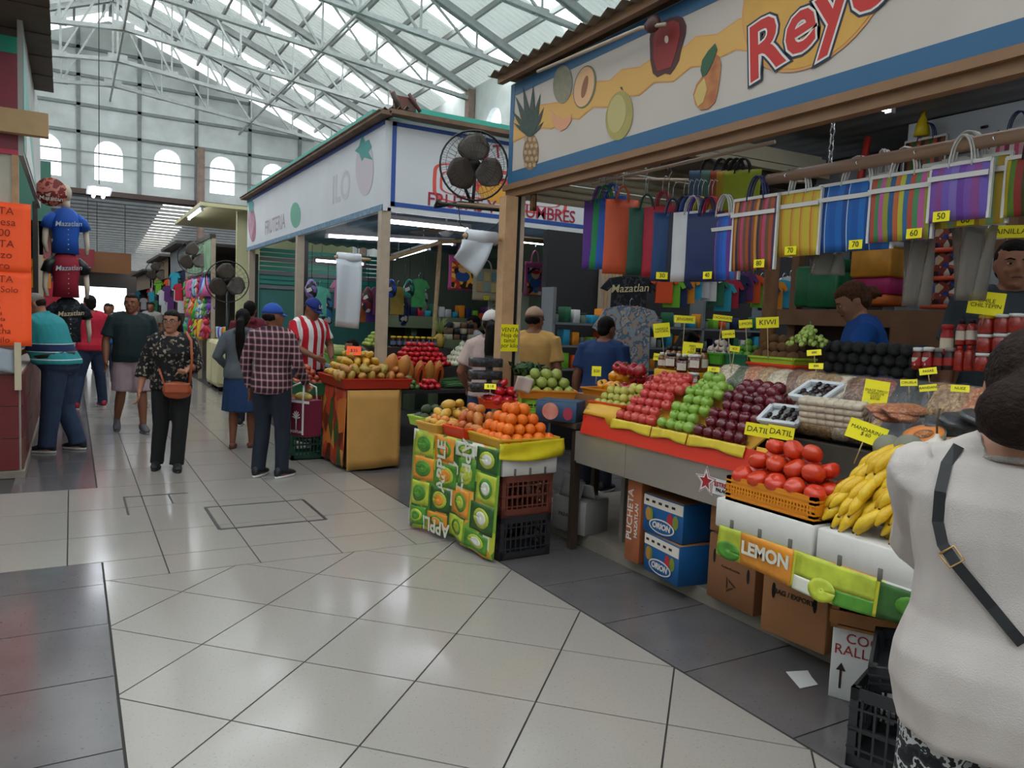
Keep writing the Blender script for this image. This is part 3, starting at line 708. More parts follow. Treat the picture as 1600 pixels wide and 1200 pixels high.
for a, b in (((SX2+.09, -.004, 2.82), (7.2, 0, 2.87)), ((SX2+.09, -.004, 3.70), (7.2, 0, 3.745)), ((SX2+.09, -.004, 2.82), (SX2+.14, 0, 3.745))): MB().box(a, b).build('border', BLUE2, fr)
CR = M('print_coral', '#e0564c', .5); LR = M('print_magenta', '#a3233f', .5)
def ring_px(pts, w):
    n = len(pts); mb = MB(); cx = sum(p[0] for p in pts)/n; cz = sum(p[1] for p in pts)/n
    for k in range(n):
        a, b = pts[k], pts[(k+1) % n]
        def ins(p): d = Vector((cx-p[0], cz-p[1])); d.normalize(); return (p[0]+d.x*w, p[1]+d.y*w)
        q = [a, b, ins(b), ins(a)]; mb.prism([(u, -.003, v) for u, v in q], (0, -.001, 0))
    return mb
c1 = at(676, 280, Y=SY); c2 = at(886, 320, Y=SY); pc = Vector(((c1.x+c2.x)/2, (c1.z+c2.z)/2)); hw_, hh = (c2.x-c1.x)/2, .23
def superell(hw, hh, e=.35, n=36): return [(pc.x+hw*abs(cos(t))**e*(1 if cos(t) > 0 else -1), pc.y+.03+hh*abs(sin(t))**e*(1 if sin(t) > 0 else -1)) for t in [2*pi*k/n for k in range(n)]]
ring_px(superell(hw_, hh), .045).build('painted_frame', CR, fr); ring_px(superell(hw_-.09, hh-.09), .03).build('painted_frame', CR, fr)
MB().prism([(u, -.003, v) for u, v in superell(hw_*.45, hh*.55, 1)], (0, -.001, 0)).build('painted_fruit', CR, fr)
MB().prism([(pc.x+.35*cos(t), -.0045, pc.y-.02+.12*sin(t)) for t in [2*pi*k/20 for k in range(20)]], (0, -.001, 0)).build('painted_fruit', M('print_gold', '#e0a23a', .5), fr)
a = 'FRUTERIA'
for k, ch in enumerate(a):
    t = pi*(.86-.72*k/(len(a)-1)); letter(ch, .21, LR, fr, (pc.x+.62*cos(t)+0, -.006, pc.y+.05+.42*sin(t)), (0, -1, 0), bold=.004, roll=t-pi/2)
pl, pr_ = at(686, 326, Y=SY), at(883, 336, Y=SY)
letter('FRUTAS Y LEGUMBRES', .215, LR, fr, ((pl.x+pr_.x)/2, -.006, 2.945), (0, -1, 0), bold=.002, spacing=.95)
fl_ = thing('fascia_sign', 'faded white fascia along the aisle lettered FRUTERIA with a teal tomato stalk', 'sign', (SX2, 0, 0))
MB().box((0, 8.18, 2.76), (.05, 15.8, 3.74)).build('panel', SIGN_W2, fl_)
for z0, z1, m_ in ((2.76, 2.83, M('rail_blue_old', '#6f8ea6', .6, var=.3, vscale=20)), (3.70, 3.745, BLUE2)): MB().box((-.012, 8.2, z0), (0, 15.8, z1)).build('border', m_, fl_)
FADE = M('print_faded', '#a99aa6', .6)
letter('FRUTERIA', .34, FADE, fl_, (-.002, 13.45, 3.06), (-1, 0, 0), bold=.004, spacing=1.0); letter('ILO', .5, M('print_faint', '#cbc9cf', .6), fl_, (-.002, 9.75, 3.2), (-1, 0, 0), bold=.01)
def pxX(pts, mat, nm, off=.003): loop = [at(*p, X=SX2)-Vector((SX2+off, 0, 0)) for p in pts]; MB().prism(loop, (-.001, 0, 0)).build(nm, mat, fl_)
PT = M('print_teal', '#4a9c98', .6); PR = M('print_berry', '#9c4a66', .6, col2='#c3a8b4', vscale=3)
pxX([(567, 206), (571, 222), (577, 218), (581, 230), (576, 238), (583, 250), (570, 246), (566, 252), (562, 240), (555, 236), (562, 228)], PT, 'painted_stalk', .005)
pxX(ell_px(570, 262, 14, 44), M('print_pale', '#cfc3cc', .6), 'painted_tomato'); pxX(ell_px(462, 336, 8, 20), M('print_green', '#6fae94', .6), 'painted_lime'); pxX(ell_px(394, 350, 6, 28, -.05), PR, 'painted_radish'); pxX([(388, 318), (393, 308), (397, 318), (396, 330), (390, 330)], PT, 'painted_stalk', .005)
mb = MB(); corrugated(mb, (2.86, 8.0, 3.80), (2.86, 15.9, 3.80), (.34, 0, .07), 4, .02); mb.box((2.88, 8.0, 3.755), (3.0, 15.9, 3.80))
r2 = mb.build('stall_roof', M('rust_trim', '#7a6250', .75, var=.25, vscale=4), label='rusty weathered roof edge over the faded fascia', cat='roof', kind='structure')
MB().box((2.98, 8.0, 3.78), (7.2, 8.16, 3.83)).build('roof_trim', MATS['rust_trim'], r2)
for k in range(3): MB().box((3.25+.06*k, 8.22+.14*k, 3.83+.07*k), (7.4, 8.34+.14*k, 3.885+.07*k)).build('teal_fold', TEAL, r2)
MB().box((3.0, 8.62, 3.86), (7.4, 15.8, 3.95)).build('teal_roof', TEAL, r2)
mb = MB(); mb.box((3.05, 8.05, 3.85), (3.3, 8.12, 3.99)); mb.tube([(3.1, 8.05, 3.86), (3.0, 8.0, 4.0)], .03, 8); mb.tube([(3.35, 8.05, 3.86), (3.2, 8.02, 4.02)], .02, 6); mb.build('roof_clutter', M('clutter', '#7a3f38', .6, col2='#4c5450', vscale=12), r2)
mb = MB(); corrugated(mb, (3.1, 8.3, 3.0), (3.1, 15.5, 3.0), (4.0, 0, 0), 18, .02); mb.build('ceiling_stall', M('ceiling_blue', '#6a7f92', .5, var=.08), label='blue grey corrugated ceiling inside the second stall', cat='ceiling', kind='structure')
MB().box((7.1, 8.4, 0), (7.2, 15.6, 3.0)).build('wall_back', GREEN_W, label='green back wall of the second stall', cat='wall', kind='structure')
mb = MB(); mb.box((3.2, 15.6, 0), (7.2, 15.7, 2.4)); we = mb.build('wall_far', M('wall_teal', '#4f8f86', .6), label='teal rear wall closing the second stall', cat='wall', kind='structure')
for k in range(9): MB().box((3.2, 15.56, 2.05+.09*k), (7.1, 15.6, 2.12+.09*k)).build('slat', TEAL if k % 3 else GREYSHEET, we)
led = thing('wall_shelf', 'dark green shelf ledge at the back of the second stall', 'shelf', (0, 0, 0))
MB().box((4.6, 12.0, 1.42), (6.9, 12.45, 1.62)).build('ledge', M('ledge_green', '#6f7d5f', .6), led); MB().box((4.6, 12.45, 0), (7.0, 12.55, 2.75)).build('back_board', M('board_dark', '#3f4a3c', .7), led)
MB().box((5.0, 12.1, 0), (5.1, 12.4, 1.42)).build('bracket', GREEN_W, led); MB().box((6.6, 12.1, 0), (6.7, 12.4, 1.42)).build('bracket', GREEN_W, led)
tube_light((3.15, 8.62, 2.70), (4.3, 8.62, 2.70), 'tube lamp just behind the lettered fascia of the second stall'); tube_light((3.15, 10.9, 2.70), (4.9, 10.3, 2.70), 'long tube lamp across the middle of the second stall')
tube_light((4.6, 12.0, 2.55), (4.75, 10.9, 2.66), 'slanting tube lamp over the back shelf of the second stall'); tube_light((4.0, 14.6, 2.6), (5.0, 14.6, 2.6), 'tube lamp at the far end of the second stall')
tube_light((5.2, 9.6, 2.75), (6.4, 9.6, 2.75), 'tube lamp above the pictured shopping bags')
fanc = thing('ceiling_fan', 'white ceiling fan with broad blades inside the second stall', 'fan', at(697, 362, Y=9.6))
MB().cyl((0, 0, .04), (0, 0, .32), .015, n=8).build('rod', WHITE, fanc); MB().lathe([(.03, .1), (.09, .06), (.1, -.02), (.05, -.06)], 14).build('motor', WHITE, fanc)
for k in range(4): MB().box((.1, -.06, -.01), (.58, .06, .0), T=Matrix.Rotation(k*pi/2+.5, 4, 'Z') @ Matrix.Rotation(.2, 4, 'X')).build('blade', M('blade_wood', '#9a8d80', .5), fanc)
rail = thing('bamboo_rail', 'bamboo pole rail on an upright inside the second stall', 'rail', (0, 0, 0))
MB().tube([at(600, 407, Y=9.7), at(690, 378, Y=9.7), at(790, 372, Y=9.5), at(925, 385, Y=9.4)], .03, 8).build('pole', M('bamboo', '#b09870', .6, var=.15, vscale=15), rail)
p = at(688, 380, Y=9.7); MB().cyl((p.x, p.y, p.z+.05), (p.x-.08, p.y, .6), .032, n=8).build('upright', MATS['bamboo'], rail)

# ------------------------------------------------ left stall: tiled base, boards, orange posters
MAROON = M('maroon_tile', '#6e2428', .3, var=.08, vscale=5)
lb = MB(); lb.box((-2.2, 8.11, 0), (-.40, 12.6, .94)); lbase = lb.build('stall_base', M('mortar', '#a89f96', .8), label='low stall base clad in maroon tiles at the left edge', cat='counter', kind='structure')
for r_ in range(3):
    for c in range(4): MB().box((-.415-.43*(c+1)+.008, 8.09, .07+.29*r_), (-.415-.43*c, 8.11, .07+.29*(r_+1)-.008)).build('wall_tile', MAROON, lbase)
    for c in range(9): MB().box((-.40, 8.14+.48*c, .07+.29*r_), (-.385, 8.14+.48*(c+1)-.008, .07+.29*(r_+1)-.008)).build('wall_tile', MAROON if (r_+c) % 3 else M('brown_tile', '#7a4a38', .4), lbase)
MB().box((-2.2, 8.05, 0), (-.37, 12.6, .06)).build('plinth', M('curb', '#857b6f'), lbase)
lw = thing('stall_front', 'pale panelled front of the left stall above the tiled base', 'stall', (0, 0, 0), kind='structure')
MB().box((-2.2, 8.12, .94), (-.42, 8.17, 2.9)).build('panel', M('panel_cream', '#c7bfae', .6, var=.08, vscale=3), lw)
MB().box((-.45, 8.1, .94), (-.40, 8.18, 2.9)).build('post', WOOD, lw); MB().box((-.44, 11.9, .94), (-.38, 11.98, 2.9)).build('post', M('post_dark', '#4a4540', .6), lw)
MB().box((-.62, 9.0, .94), (-.56, 12.4, 2.8)).build('window_dark', M('dark_glass', '#23262b', .15), lw)
MB().box((-2.2, 8.1, 2.86), (-.40, 8.14, 3.86)).build('poster_panel', M('poster_red', '#9c3f4a', .55, col2='#7d4650', vscale=2.5), lw); MB().box((-2.2, 8.095, 3.72), (-.40, 8.1, 3.86)).build('poster_band', M('poster_green', '#2f9a80', .5), lw); MB().box((-2.2, 8.095, 2.86), (-.40, 8.1, 2.90)).build('poster_band', M('poster_pink', '#c8425a', .5), lw)
mb = MB(); mb.add([(-.40, 8.1, 2.86), (-.40, 12.4, 2.86), (-.40, 12.4, 4.0), (-.40, 8.1, 4.5), (-.36, 8.1, 2.86), (-.36, 12.4, 2.86), (-.36, 12.4, 4.0), (-.36, 8.1, 4.5)], [(3, 2, 1, 0), (4, 5, 6, 7), (0, 1, 5, 4), (1, 2, 6, 5), (2, 3, 7, 6), (3, 0, 4, 7)])
mb.build('side_fascia', M('fascia_grey', '#b9b7b4', .55, var=.1, vscale=2), lw); 
mb = MB(); mb.prism([(-.358, 8.12, 2.9), (-.358, 10.8, 2.9), (-.358, 8.12, 3.9)], (.003, 0, 0)); mb.build('fascia_band', M('fascia_teal', '#7fb8aa', .5), lw)
mb = MB(); mb.prism([(-.354, 8.4, 2.9), (-.354, 10.2, 2.9), (-.354, 8.5, 3.35)], (.002, 0, 0)); mb.build('fascia_band', M('fascia_white', '#e6e4e2', .5), lw)
MB().box((-1.6, 7.98, 3.03), (-.17, 8.09, 3.23)).build('plank', M('plank_tan', '#c6a377', .6, var=.06, vscale=6), label='tan timber plank end jutting over the left stall', cat='plank')
for x in (-.24, -.28): pass
mb = MB()
for k in range(14): mb.box((-1.7, 5.4+.37*k, 4.0+.012*(k % 2)), (-.13-.003*k, 5.4+.37*(k+1), 4.03+.012*(k % 2)))
mb.build('stall_roof', M('awning_dark', '#5b4f45', .7, var=.15, vscale=4), label='dark ribbed eave of the left stall', cat='roof', kind='structure')
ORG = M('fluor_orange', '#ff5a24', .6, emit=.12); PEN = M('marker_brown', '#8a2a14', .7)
def poster(loc, w, h, lines, sizes, label, tilt=0, col=ORG):
    t = thing('hand_lettered_poster', label, 'poster', loc); mb = MB()
    mb.sheet(lambda u, v: ((u-.5)*w, -.012*sin(pi*v*1.2+u), (v-.5)*h), 8, 10, .002); mb.build('card', col, t)
    z = h/2-.08
    for s_, sz in zip(lines, sizes): letter(s_, sz, PEN, t, (0, -.018, z), (0, -1, 0), shear=.05); z -= sz*1.05
    return t
poster((-.60, 8.06, 2.14), .58, .60, ['OFERTA', 'Mayonesa', '$ 20.00', 'OFERTA', 'Chorizo', 'Casero'], [.09]*6, 'fluorescent orange poster offering Mayonesa and Chorizo, the upper one')
poster((-.60, 8.05, 1.52), .58, .66, ['OFERTA', 'Aguas a Solo', '$ 12', 'Limon', 'Jamaica', 'Horchata', 'Cebada', 'Salchicha', 'Por Kilo'], [.085, .075, .07, .05, .05, .05, .05, .075, .075], 'fluorescent orange poster listing Aguas flavours, the lower one')
MB().sheet(lambda u, v: (-.9+.46*u, 8.05-.03*v-.01*sin(8*u), .96+.2*(1-v)+.01*sin(11*u)), 10, 6, .003).build('plastic_sheet', M('sheet_grey', '#9aa3ab', .3), label='grey plastic sheet over the tiled base', cat='sheet')
MB().box((-.44, 8.0, .80), (-.39, 8.06, 1.22)).build('batten', M('batten_cream', '#cabd9f', .6), label='pale leaning batten below the orange posters', cat='batten')
# ================================================================== FRUIT AND GOODS
def FM(name, c1, c2, rough=.35, coat=.0, vscale=9., spot=None, bump=0., spec=.5):
    """fruit skin: colour drifts between c1 and c2 from fruit to fruit and over each skin"""
    if name in MATS: return MATS[name]
    m = bpy.data.materials.new(name); m.use_nodes = True; nt = m.node_tree; N, L = nt.nodes, nt.links; b = N['Principled BSDF']
    oi = N.new('ShaderNodeObjectInfo'); tc = N.new('ShaderNodeTexCoord'); nz = N.new('ShaderNodeTexNoise'); nz.inputs['Scale'].default_value = vscale; nz.inputs['Detail'].default_value = 3
    ad = N.new('ShaderNodeVectorMath'); ad.operation = 'ADD'; sc_ = N.new('ShaderNodeVectorMath'); sc_.operation = 'SCALE'; sc_.inputs[3].default_value = 7
    L.new(oi.outputs['Location'], sc_.inputs[0]); L.new(tc.outputs['Object'], ad.inputs[0]); L.new(sc_.outputs[0], ad.inputs[1]); L.new(ad.outputs[0], nz.inputs['Vector'])
    mr = N.new('ShaderNodeMapRange'); mr.inputs[1].default_value = .3; mr.inputs[2].default_value = .7; mr.inputs[3].default_value = -.3; mr.inputs[4].default_value = .55; L.new(nz.outputs['Fac'], mr.inputs[0])
    a = N.new('ShaderNodeMath'); a.operation = 'MULTIPLY_ADD'; a.inputs[1].default_value = .55; a.use_clamp = True; L.new(oi.outputs['Random'], a.inputs[0]); L.new(mr.outputs[0], a.inputs[2])
    mx = N.new('ShaderNodeMix'); mx.data_type = 'RGBA'; mx.inputs[6].default_value = (*lin(c1), 1); mx.inputs[7].default_value = (*lin(c2), 1); L.new(a.outputs[0], mx.inputs[0]); L.new(mx.outputs[2], b.inputs['Base Color'])
    b.inputs['Roughness'].default_value = rough; b.inputs['Specular IOR Level'].default_value = spec
    if coat: b.inputs['Coat Weight'].default_value = coat; b.inputs['Coat Roughness'].default_value = .1
    if bump:
        n2 = N.new('ShaderNodeTexNoise'); n2.inputs['Scale'].default_value = 180; L.new(tc.outputs['Object'], n2.inputs['Vector']); bp = N.new('ShaderNodeBump'); bp.inputs['Strength'].default_value = bump; bp.inputs['Distance'].default_value = .004
        L.new(n2.outputs['Fac'], bp.inputs['Height']); L.new(bp.outputs[0], b.inputs['Normal'])
    MATS[name] = m; return m
STEM = M('stem_brown', '#4a3a22', .8); STEMG = M('stem_green', '#4f7a34', .6)
def apple_me(mat, r=1., tall=1.):
    p = [(.02, -.80), (.22, -.92), (.5, -.90), (.82, -.62), (.99, -.1), (.98, .3), (.8, .72), (.5, .92), (.28, .90), (.1, .74), (.02, .66)]
    return MB().lathe([(a*r, b*r*tall*.9) for a, b in p], 14).mesh('apple', mat)
STEM_ME = MB().tube([(0, 0, .55), (.03, .02, .85), (.1, .03, 1.12)], [.05, .045, .06], 5).mesh('stem', STEM)
def ball_me(mat, r=(1, 1, 1), nu=14, nv=10): return MB().ell((0, 0, 0), r, nu, nv).mesh('fruit', mat)
NAVEL = MB().ell((0, 0, .97), (.12, .12, .05), 8, 4).mesh('navel', M('navel', '#7a5a2a', .8))
def tomato_me(mat):
    mb = MB(); n = 20; R = []
    for z, r in ((-.72, .1), (-.70, .45), (-.5, .82), (-.1, 1.0), (.3, .96), (.58, .72), (.66, .4), (.58, .12)):
        R.append([(r*cos(t)*(1+.035*cos(5*t)), r*sin(t)*(1+.035*cos(5*t)), z) for t in [2*pi*k/n for k in range(n)]])
    return mb.rings(R).mesh('tomato', mat)
def mango_me(mat):
    mb = MB(); n = 14; R = []
    for t, r in ((-1.25, .08), (-1.18, .38), (-.9, .72), (-.4, .95), (.1, 1.0), (.6, .86), (1.0, .58), (1.2, .3), (1.27, .06)):
        R.append([(t, r*cos(q)*.9+.12*sin(t*1.3), r*sin(q)*.82) for q in [2*pi*k/n for k in range(n)]])
    return mb.rings(R).mesh('mango', mat)
def pepper_me(mat):
    mb = MB(); n = 24; R = []
    for z, r, w in ((-.95, .1, 0), (-1.0, .4, .2), (-.85, .72, .16), (-.3, .92, .12), (.3, 1.0, .12), (.7, .9, .15), (.86, .6, .2), (.78, .3, .1), (.7, .06, 0)):
        R.append([(r*cos(t)*(1-w+w*abs(cos(2*t))), r*sin(t)*(1-w+w*abs(cos(2*t))), z) for t in [2*pi*k/n for k in range(n)]])
    return mb.rings(R).mesh('pepper', mat)
PSTEM = MB().tube([(0, 0, .68), (.02, 0, .95), (.12, .05, 1.25)], [.2, .12, .13], 7).mesh('stem', STEMG)
def avo_me(mat): return MB().lathe([(.05, -1.0), (.45, -.93), (.85, -.55), (1.0, -.05), (.9, .45), (.62, .95), (.35, 1.22), (.08, 1.3)], 12).mesh('avocado', mat)
def garlic_me(mat):
    mb = MB(); n = 16; R = []
    for z, r in ((-.6, .2), (-.62, .6), (-.3, .95), (.1, .92), (.5, .55), (.8, .22), (1.25, .14), (1.3, .04)): R.append([(r*cos(t)*(1+.07*cos(7*t)), r*sin(t)*(1+.07*cos(7*t)), z) for t in [2*pi*k/n for k in range(n)]])
    return mb.rings(R).mesh('garlic', mat)
def onion_me(mat): return MB().lathe([(.05, -.9), (.35, -.85), (.8, -.55), (1.0, -.05), (.88, .42), (.5, .78), (.2, .98), (.14, 1.35), (.04, 1.4)], 12).mesh('onion', mat)
def papaya_me(mat): return MB().lathe([(.08, -1.7), (.5, -1.6), (.85, -1.1), (1.0, -.4), (.95, .4), (.72, 1.1), (.4, 1.55), (.15, 1.75), (.04, 1.78)], 14).mesh('papaya', mat)
SEEDS = []
def put(name, me, loc, r, rot, label, cat, group, kids=()):
    o = obj(name, me, None, loc, rot, r, label=label, cat=cat, group=group)
    for nm, km in kids: obj(nm, km, o)
    return o
def rr(a=.5): return (random.uniform(-a, a), random.uniform(-a, a), random.uniform(0, 6.28))
def slope(name, me, r, o, n, rows, label, cat, group, dy=-1, pitch=.86, step=(.058, .05), kids=(), jit=.004, rot=None, top=0, skip=()):
    """rows of fruit climbing a slanted tray: o = front corner, columns along Y, rows going back (+X) and up"""
    out = []; d = 2*r
    for k in range(rows):
        lab = label+', '+('front' if k == 0 else 'back' if k == rows-1 else ('second', 'third', 'fourth', 'fifth', 'sixth')[k-1])+' row'
        for c in range(n-(k % 2)):
            if (k, c) in skip: continue
            p = Vector(o)+Vector((step[0]*k/.075*d*.98, dy*d*(c+.5*(k % 2)+.5)*1.0, step[1]*k/.075*d+r*pitch))
            p += Vector((random.uniform(-jit, jit), random.uniform(-jit, jit), random.uniform(0, jit)))
            out.append(put(name, me, p, r*random.uniform(.93, 1.03), rot() if rot else rr(.6), lab, cat, group, kids))
    return out
def heap(name, me, r, c, nx, ny, layers, label, cat, group, ax=0., kids=(), pitch=.8, sx=1., sy=1., rot=None, jit=.12, zs=.74):
    """pyramid of fruit on a flat base centred on c, rotated by ax about Z"""
    d = 2*r; R = Matrix.Rotation(ax, 3, 'Z'); layers = min(layers, nx, ny)
    for l in range(layers):
        lab = label+('' if layers == 1 else ', bottom layer' if l == 0 else ', top of the heap' if l == layers-1 else ', middle layer')
        for i in range(max(1, nx-l)):
            for j in range(max(1, ny-l)):
                p = Vector(((i-(max(1, nx-l)-1)/2)*d*sx, (j-(max(1, ny-l)-1)/2)*d*sy, r*pitch+l*d*zs))
                p += Vector((random.uniform(-jit, jit)*r, random.uniform(-jit, jit)*r, random.uniform(-.1, .1)*r))
                put(name, me, Vector(c)+R @ p, r*random.uniform(.92, 1.04), rot() if rot else rr(.6), lab, cat, group, kids)
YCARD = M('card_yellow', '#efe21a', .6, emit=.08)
def card(px, py, w, h, X=None, Y=None, text='', size=.03, label='', tilt=0., lean=.15, stick=.12, col=YCARD, name='price_card', face=None, z=None, ink=INK, bold=.0):
    """hand-lettered price card on a stick"""
    p = at(px, py, X=X, Y=Y, z=z) if not isinstance(px, Vector) else px
    f_ = face if face is not None else atan2(-(CAM.x-p.x), (CAM.y-p.y))     # towards the walkway
    fz = atan2(CAM.y-p.y, CAM.x-p.x)+pi/2 if face is None else face
    t = thing(name, label, 'sign', p, rot=(-lean, tilt, fz))
    MB().cbox((0, 0, 0), (w, .002, h)).build('card', col, t)
    if text: letter(text, size, ink, t, (0, -.002, 0), (0, -1, 0), bold=bold, line=.85, shear=.06)
    if stick: MB().cyl((0, .003, h*.2), (0, .003, -h/2-stick), .003, n=5).build('stick', M('stick', '#b8a078', .7), t)
    return t
def tray(name, label, o, w, d, h, mat, rz=0., slant=0., cat='tray', lip=.012, group=None, th=.006):
    """open tray, origin at the centre of its base"""
    t = thing(name, label, cat, o, rot=(slant, 0, rz), group=group); w0, d0 = w*.46, d*.46; w1, d1 = w/2, d/2
    MB().box((-w0, -d0, 0), (w0, d0, th)).build('base', mat, t)
    for a, b in (((-w0, -d0), (w0, -d0)), ((w0, -d0), (w0, d0)), ((w0, d0), (-w0, d0)), ((-w0, d0), (-w0, -d0))):
        k = w1/w0; A, B = Vector((*a, 0)), Vector((*b, 0)); A2, B2 = Vector((a[0]*k, a[1]*d1/d0, h)), Vector((b[0]*k, b[1]*d1/d0, h)); n_ = (B-A).cross(Vector((0, 0, 1))).normalized()
        mb = MB(); mb.prism([A, B, B2, A2], n_*th); mb.build('side', mat, t)
    pts = [(-w1, -d1, h), (w1, -d1, h), (w1, d1, h), (-w1, d1, h), (-w1, -d1, h)]; mb = MB()
    for a, b in zip(pts, pts[1:]): mb.bar(a, b, lip*2, lip)
    mb.build('rim', mat, t); return t
def crate(name, label, c, w, d, h, mat, rz=0., bars=9, rows=4, rot=None, cat='crate', handle=True):
    """slatted plastic crate: posts, rims and separate bars, open on top"""
    t = thing(name, label, cat, c, rot=rot or (0, 0, rz)); W, D = w/2, d/2
    MB().box((-W, -D, 0), (W, D, .012)).build('base', mat, t)
    for z0, z1, nm in ((0, .05, 'lower_rim'), (h-.045, h, 'upper_rim'), (h*.46, h*.52, 'middle_rim')):
        mb = MB()
        for a, b in (((-W, -D, z0), (W, -D+.012, z1)), ((-W, D-.012, z0), (W, D, z1)), ((-W, -D, z0), (-W+.012, D, z1)), ((W-.012, -D, z0), (W, D, z1))): mb.box(a, b)
        mb.build(nm, mat, t)
    for sx in (-1, 1):
        for sy in (-1, 1): MB().box((sx*W-.03*(sx > 0), sy*D-.03*(sy > 0), 0), (sx*W+.03*(sx < 0), sy*D+.03*(sy < 0), h)).build('corner_post', mat, t)
    mb = MB()
    for s_ in (-1, 1):
        for k in range(1, bars+1):
            x = -W+w*k/(bars+1); mb.box((x-.004, s_*D-.004 if s_ < 0 else D-.008, .04), (x+.004, s_*D+.008 if s_ < 0 else D+.004, h-.04))
            y = -D+d*k/(bars+1); mb.box((s_*W-.004 if s_ < 0 else W-.008, y-.004, .04), (s_*W+.008 if s_ < 0 else W+.004, y+.004, h-.04))
    for s_ in (-1, 1):
        for k in range(1, rows):
            z = h*k/rows; mb.box((-W, s_*D-.003, z-.004), (W, s_*D+.003, z+.004)); mb.box((s_*W-.003, -D, z-.004), (s_*W+.003, D, z+.004))
    tag(mb.build('lattice', mat, t), kind='stuff')
    return t
def carton(name, label, c, w, d, h, mat, rz=0., text=(), holes=(), tape=True, flaps=False, cat='box'):
    """cardboard carton (w along local X, d along local Y); front face is local -Y"""
    t = thing(name, label, cat, c, rz); W, D = w/2, d/2
    MB().rbox((-W, -D, 0), (W, D, h), .006).build('body', mat, t)
    for s_ in (-1, 1): MB().box((-W+.004, .002 if s_ > 0 else -D+.004, h), (W-.004, D-.004 if s_ > 0 else -.002, h+.004)).build('flap', mat, t)
    for x, z, hw, hh in holes:
        MB().prism([(x+hw*cos(q), -D-.0005, z+hh*sin(q)) for q in [2*pi*k/14 for k in range(14)]], (0, -.001, 0)).build('hand_hole', M('hole_dark', '#14100d', .9), t)
    for s_, sz, x, z, m_, kw in text: letter(s_, sz, m_, t, (x, -D-.002, z), (0, -1, 0), **kw)
    return t

# ------------------------------------------------ the corner stand (patterned cloth, oranges and mangoes)
A0, A1 = Vector((2.42, 4.27, 0)), Vector((2.24, 5.30, 0))
CL = patches('cloth_fruit_print', ['#5d8f2c', '#c7c23a', '#3f7a2a', '#e0962c', '#8fb43a', '#2d5c22', '#d8d4c0', '#b5bc34', '#e8a83c', '#79a534'], 8.5, .4, stretch=(1, 1, .8), spec=.5)
std = thing('fruit_stand', 'corner fruit stand hung with green APPLE fruit-print oilcloth', 'stand', (0, 0, 0))
MB().prism([A0+Vector((.03, .03, .70)), A1+Vector((.05, -.03, .70)), (3.0, 5.3, .70), (2.86, 4.3, .70)], (0, 0, .05)).build('table_top', M('board_raw', '#b79a72', .7), std)
for p in ((2.5, 4.8), (2.38, 5.2), (2.85, 5.2)): MB().box((p[0], p[1], 0), (p[0]+.04, p[1]+.04, .70)).build('leg', M('leg_dark', '#3a2c22', .7), std)
dv = (A1-A0)
def drape(u, v): q = A0+dv*u; n_ = Vector((-dv.y, dv.x, 0)).normalized(); return tuple(q+n_*(.018*sin(u*9)*(v)+.03*v+.012*sin(u*23)*v)+Vector((0, 0, .755-.74*v+.03*v*sin(u*3.0))))
MB().sheet(drape, 34, 14, .003).build('oilcloth', CL, std)
# printed patches on the oilcloth: panels with fruit and the word APPLE
def on_cloth(u, v, off=.004): p = Vector(drape(u, v)); n_ = Vector((-dv.y, dv.x, 0)).normalized(); return p+n_*off
PW, PGr, PYl, POr, PDk = M('oil_white', '#d9d8c8', .4), M('oil_green', '#4e8a2a', .4, var=.25, vscale=14), M('oil_lime', '#b4bf3a', .4, var=.2, vscale=14), M('oil_orange', '#e0902e', .4, var=.15, vscale=14), M('oil_dark', '#2f5a24', .4, var=.3, vscale=14)
def cpatch(u0, u1, v0, v1, m_, nm, off=.004, th=.0012):
    MB().sheet(lambda a, b: tuple(on_cloth(u0+(u1-u0)*a, v0+(v1-v0)*b, off)), 6, 6, th).build(nm, m_, std)
def cround(u, v, ru, rv, m_, off): MB().sheet(lambda a, b: tuple(on_cloth(u+ru*a*cos(2*pi*b)*1., v+rv*a*sin(2*pi*b), off)), 3, 16, .0012).build('printed_fruit', m_, std)
GRID = [(0.02, .24, .02, .24, PDk), (.26, .48, .02, .16, PW), (.5, .72, .02, .26, POr), (.74, .97, .02, .25, PYl), (.02, .22, .26, .52, PYl), (.24, .44, .18, .46, PGr), (.46, .7, .28, .52, PGr), (.72, .97, .27, .5, POr), (.02, .26, .54, .8, PDk), (.28, .5, .48, .74, POr), (.52, .74, .54, .78, PDk), (.76, .97, .52, .76, PYl), (.05, .3, .82, .98, PGr), (.32, .52, .76, .97, PYl), (.54, .76, .8, .96, POr), (.78, .97, .78, .96, PGr)]
for k, (u0, u1, v0, v1, m_) in enumerate(GRID):
    cpatch(u0, u1, v0, v1, m_, 'printed_panel'); c = PYl if m_ in (PDk, PGr) else PGr
    cround((u0+u1)/2, (v0+v1)/2, (u1-u0)*.36, (v1-v0)*.36, c, .0058); cround((u0+u1)/2, (v0+v1)/2, (u1-u0)*.24, (v1-v0)*.24, (PW, PYl, POr, PGr)[k % 4], .0074)
nC = Vector((-dv.y, dv.x, 0)).normalized()
for u, v, rl in ((.62, .31, pi/2), (.34, .24, -pi/2), (.66, .93, pi)):
    letter('APPLE', .14, PW, std, on_cloth(u, v, .010), nC, roll=rl, bold=.003)
RC = M('crate_brown', '#6e3a2c', .5, var=.08); BC = M('crate_black', '#2b2b2e', .5)
rzS = 0.03
crate('plastic_crate', 'black plastic crate at the bottom of the stack under the oranges', (2.64, 4.50, 0), .40, .42, .29, BC, rzS)
crate('plastic_crate', 'brown plastic crate standing on the black crate under the oranges', (2.64, 4.50, .291), .40, .42, .275, RC, rzS)
fb = thing('foam_box', 'white styrofoam box lid between the crates and the oranges', 'box', (2.645, 4.50, .567), rzS)
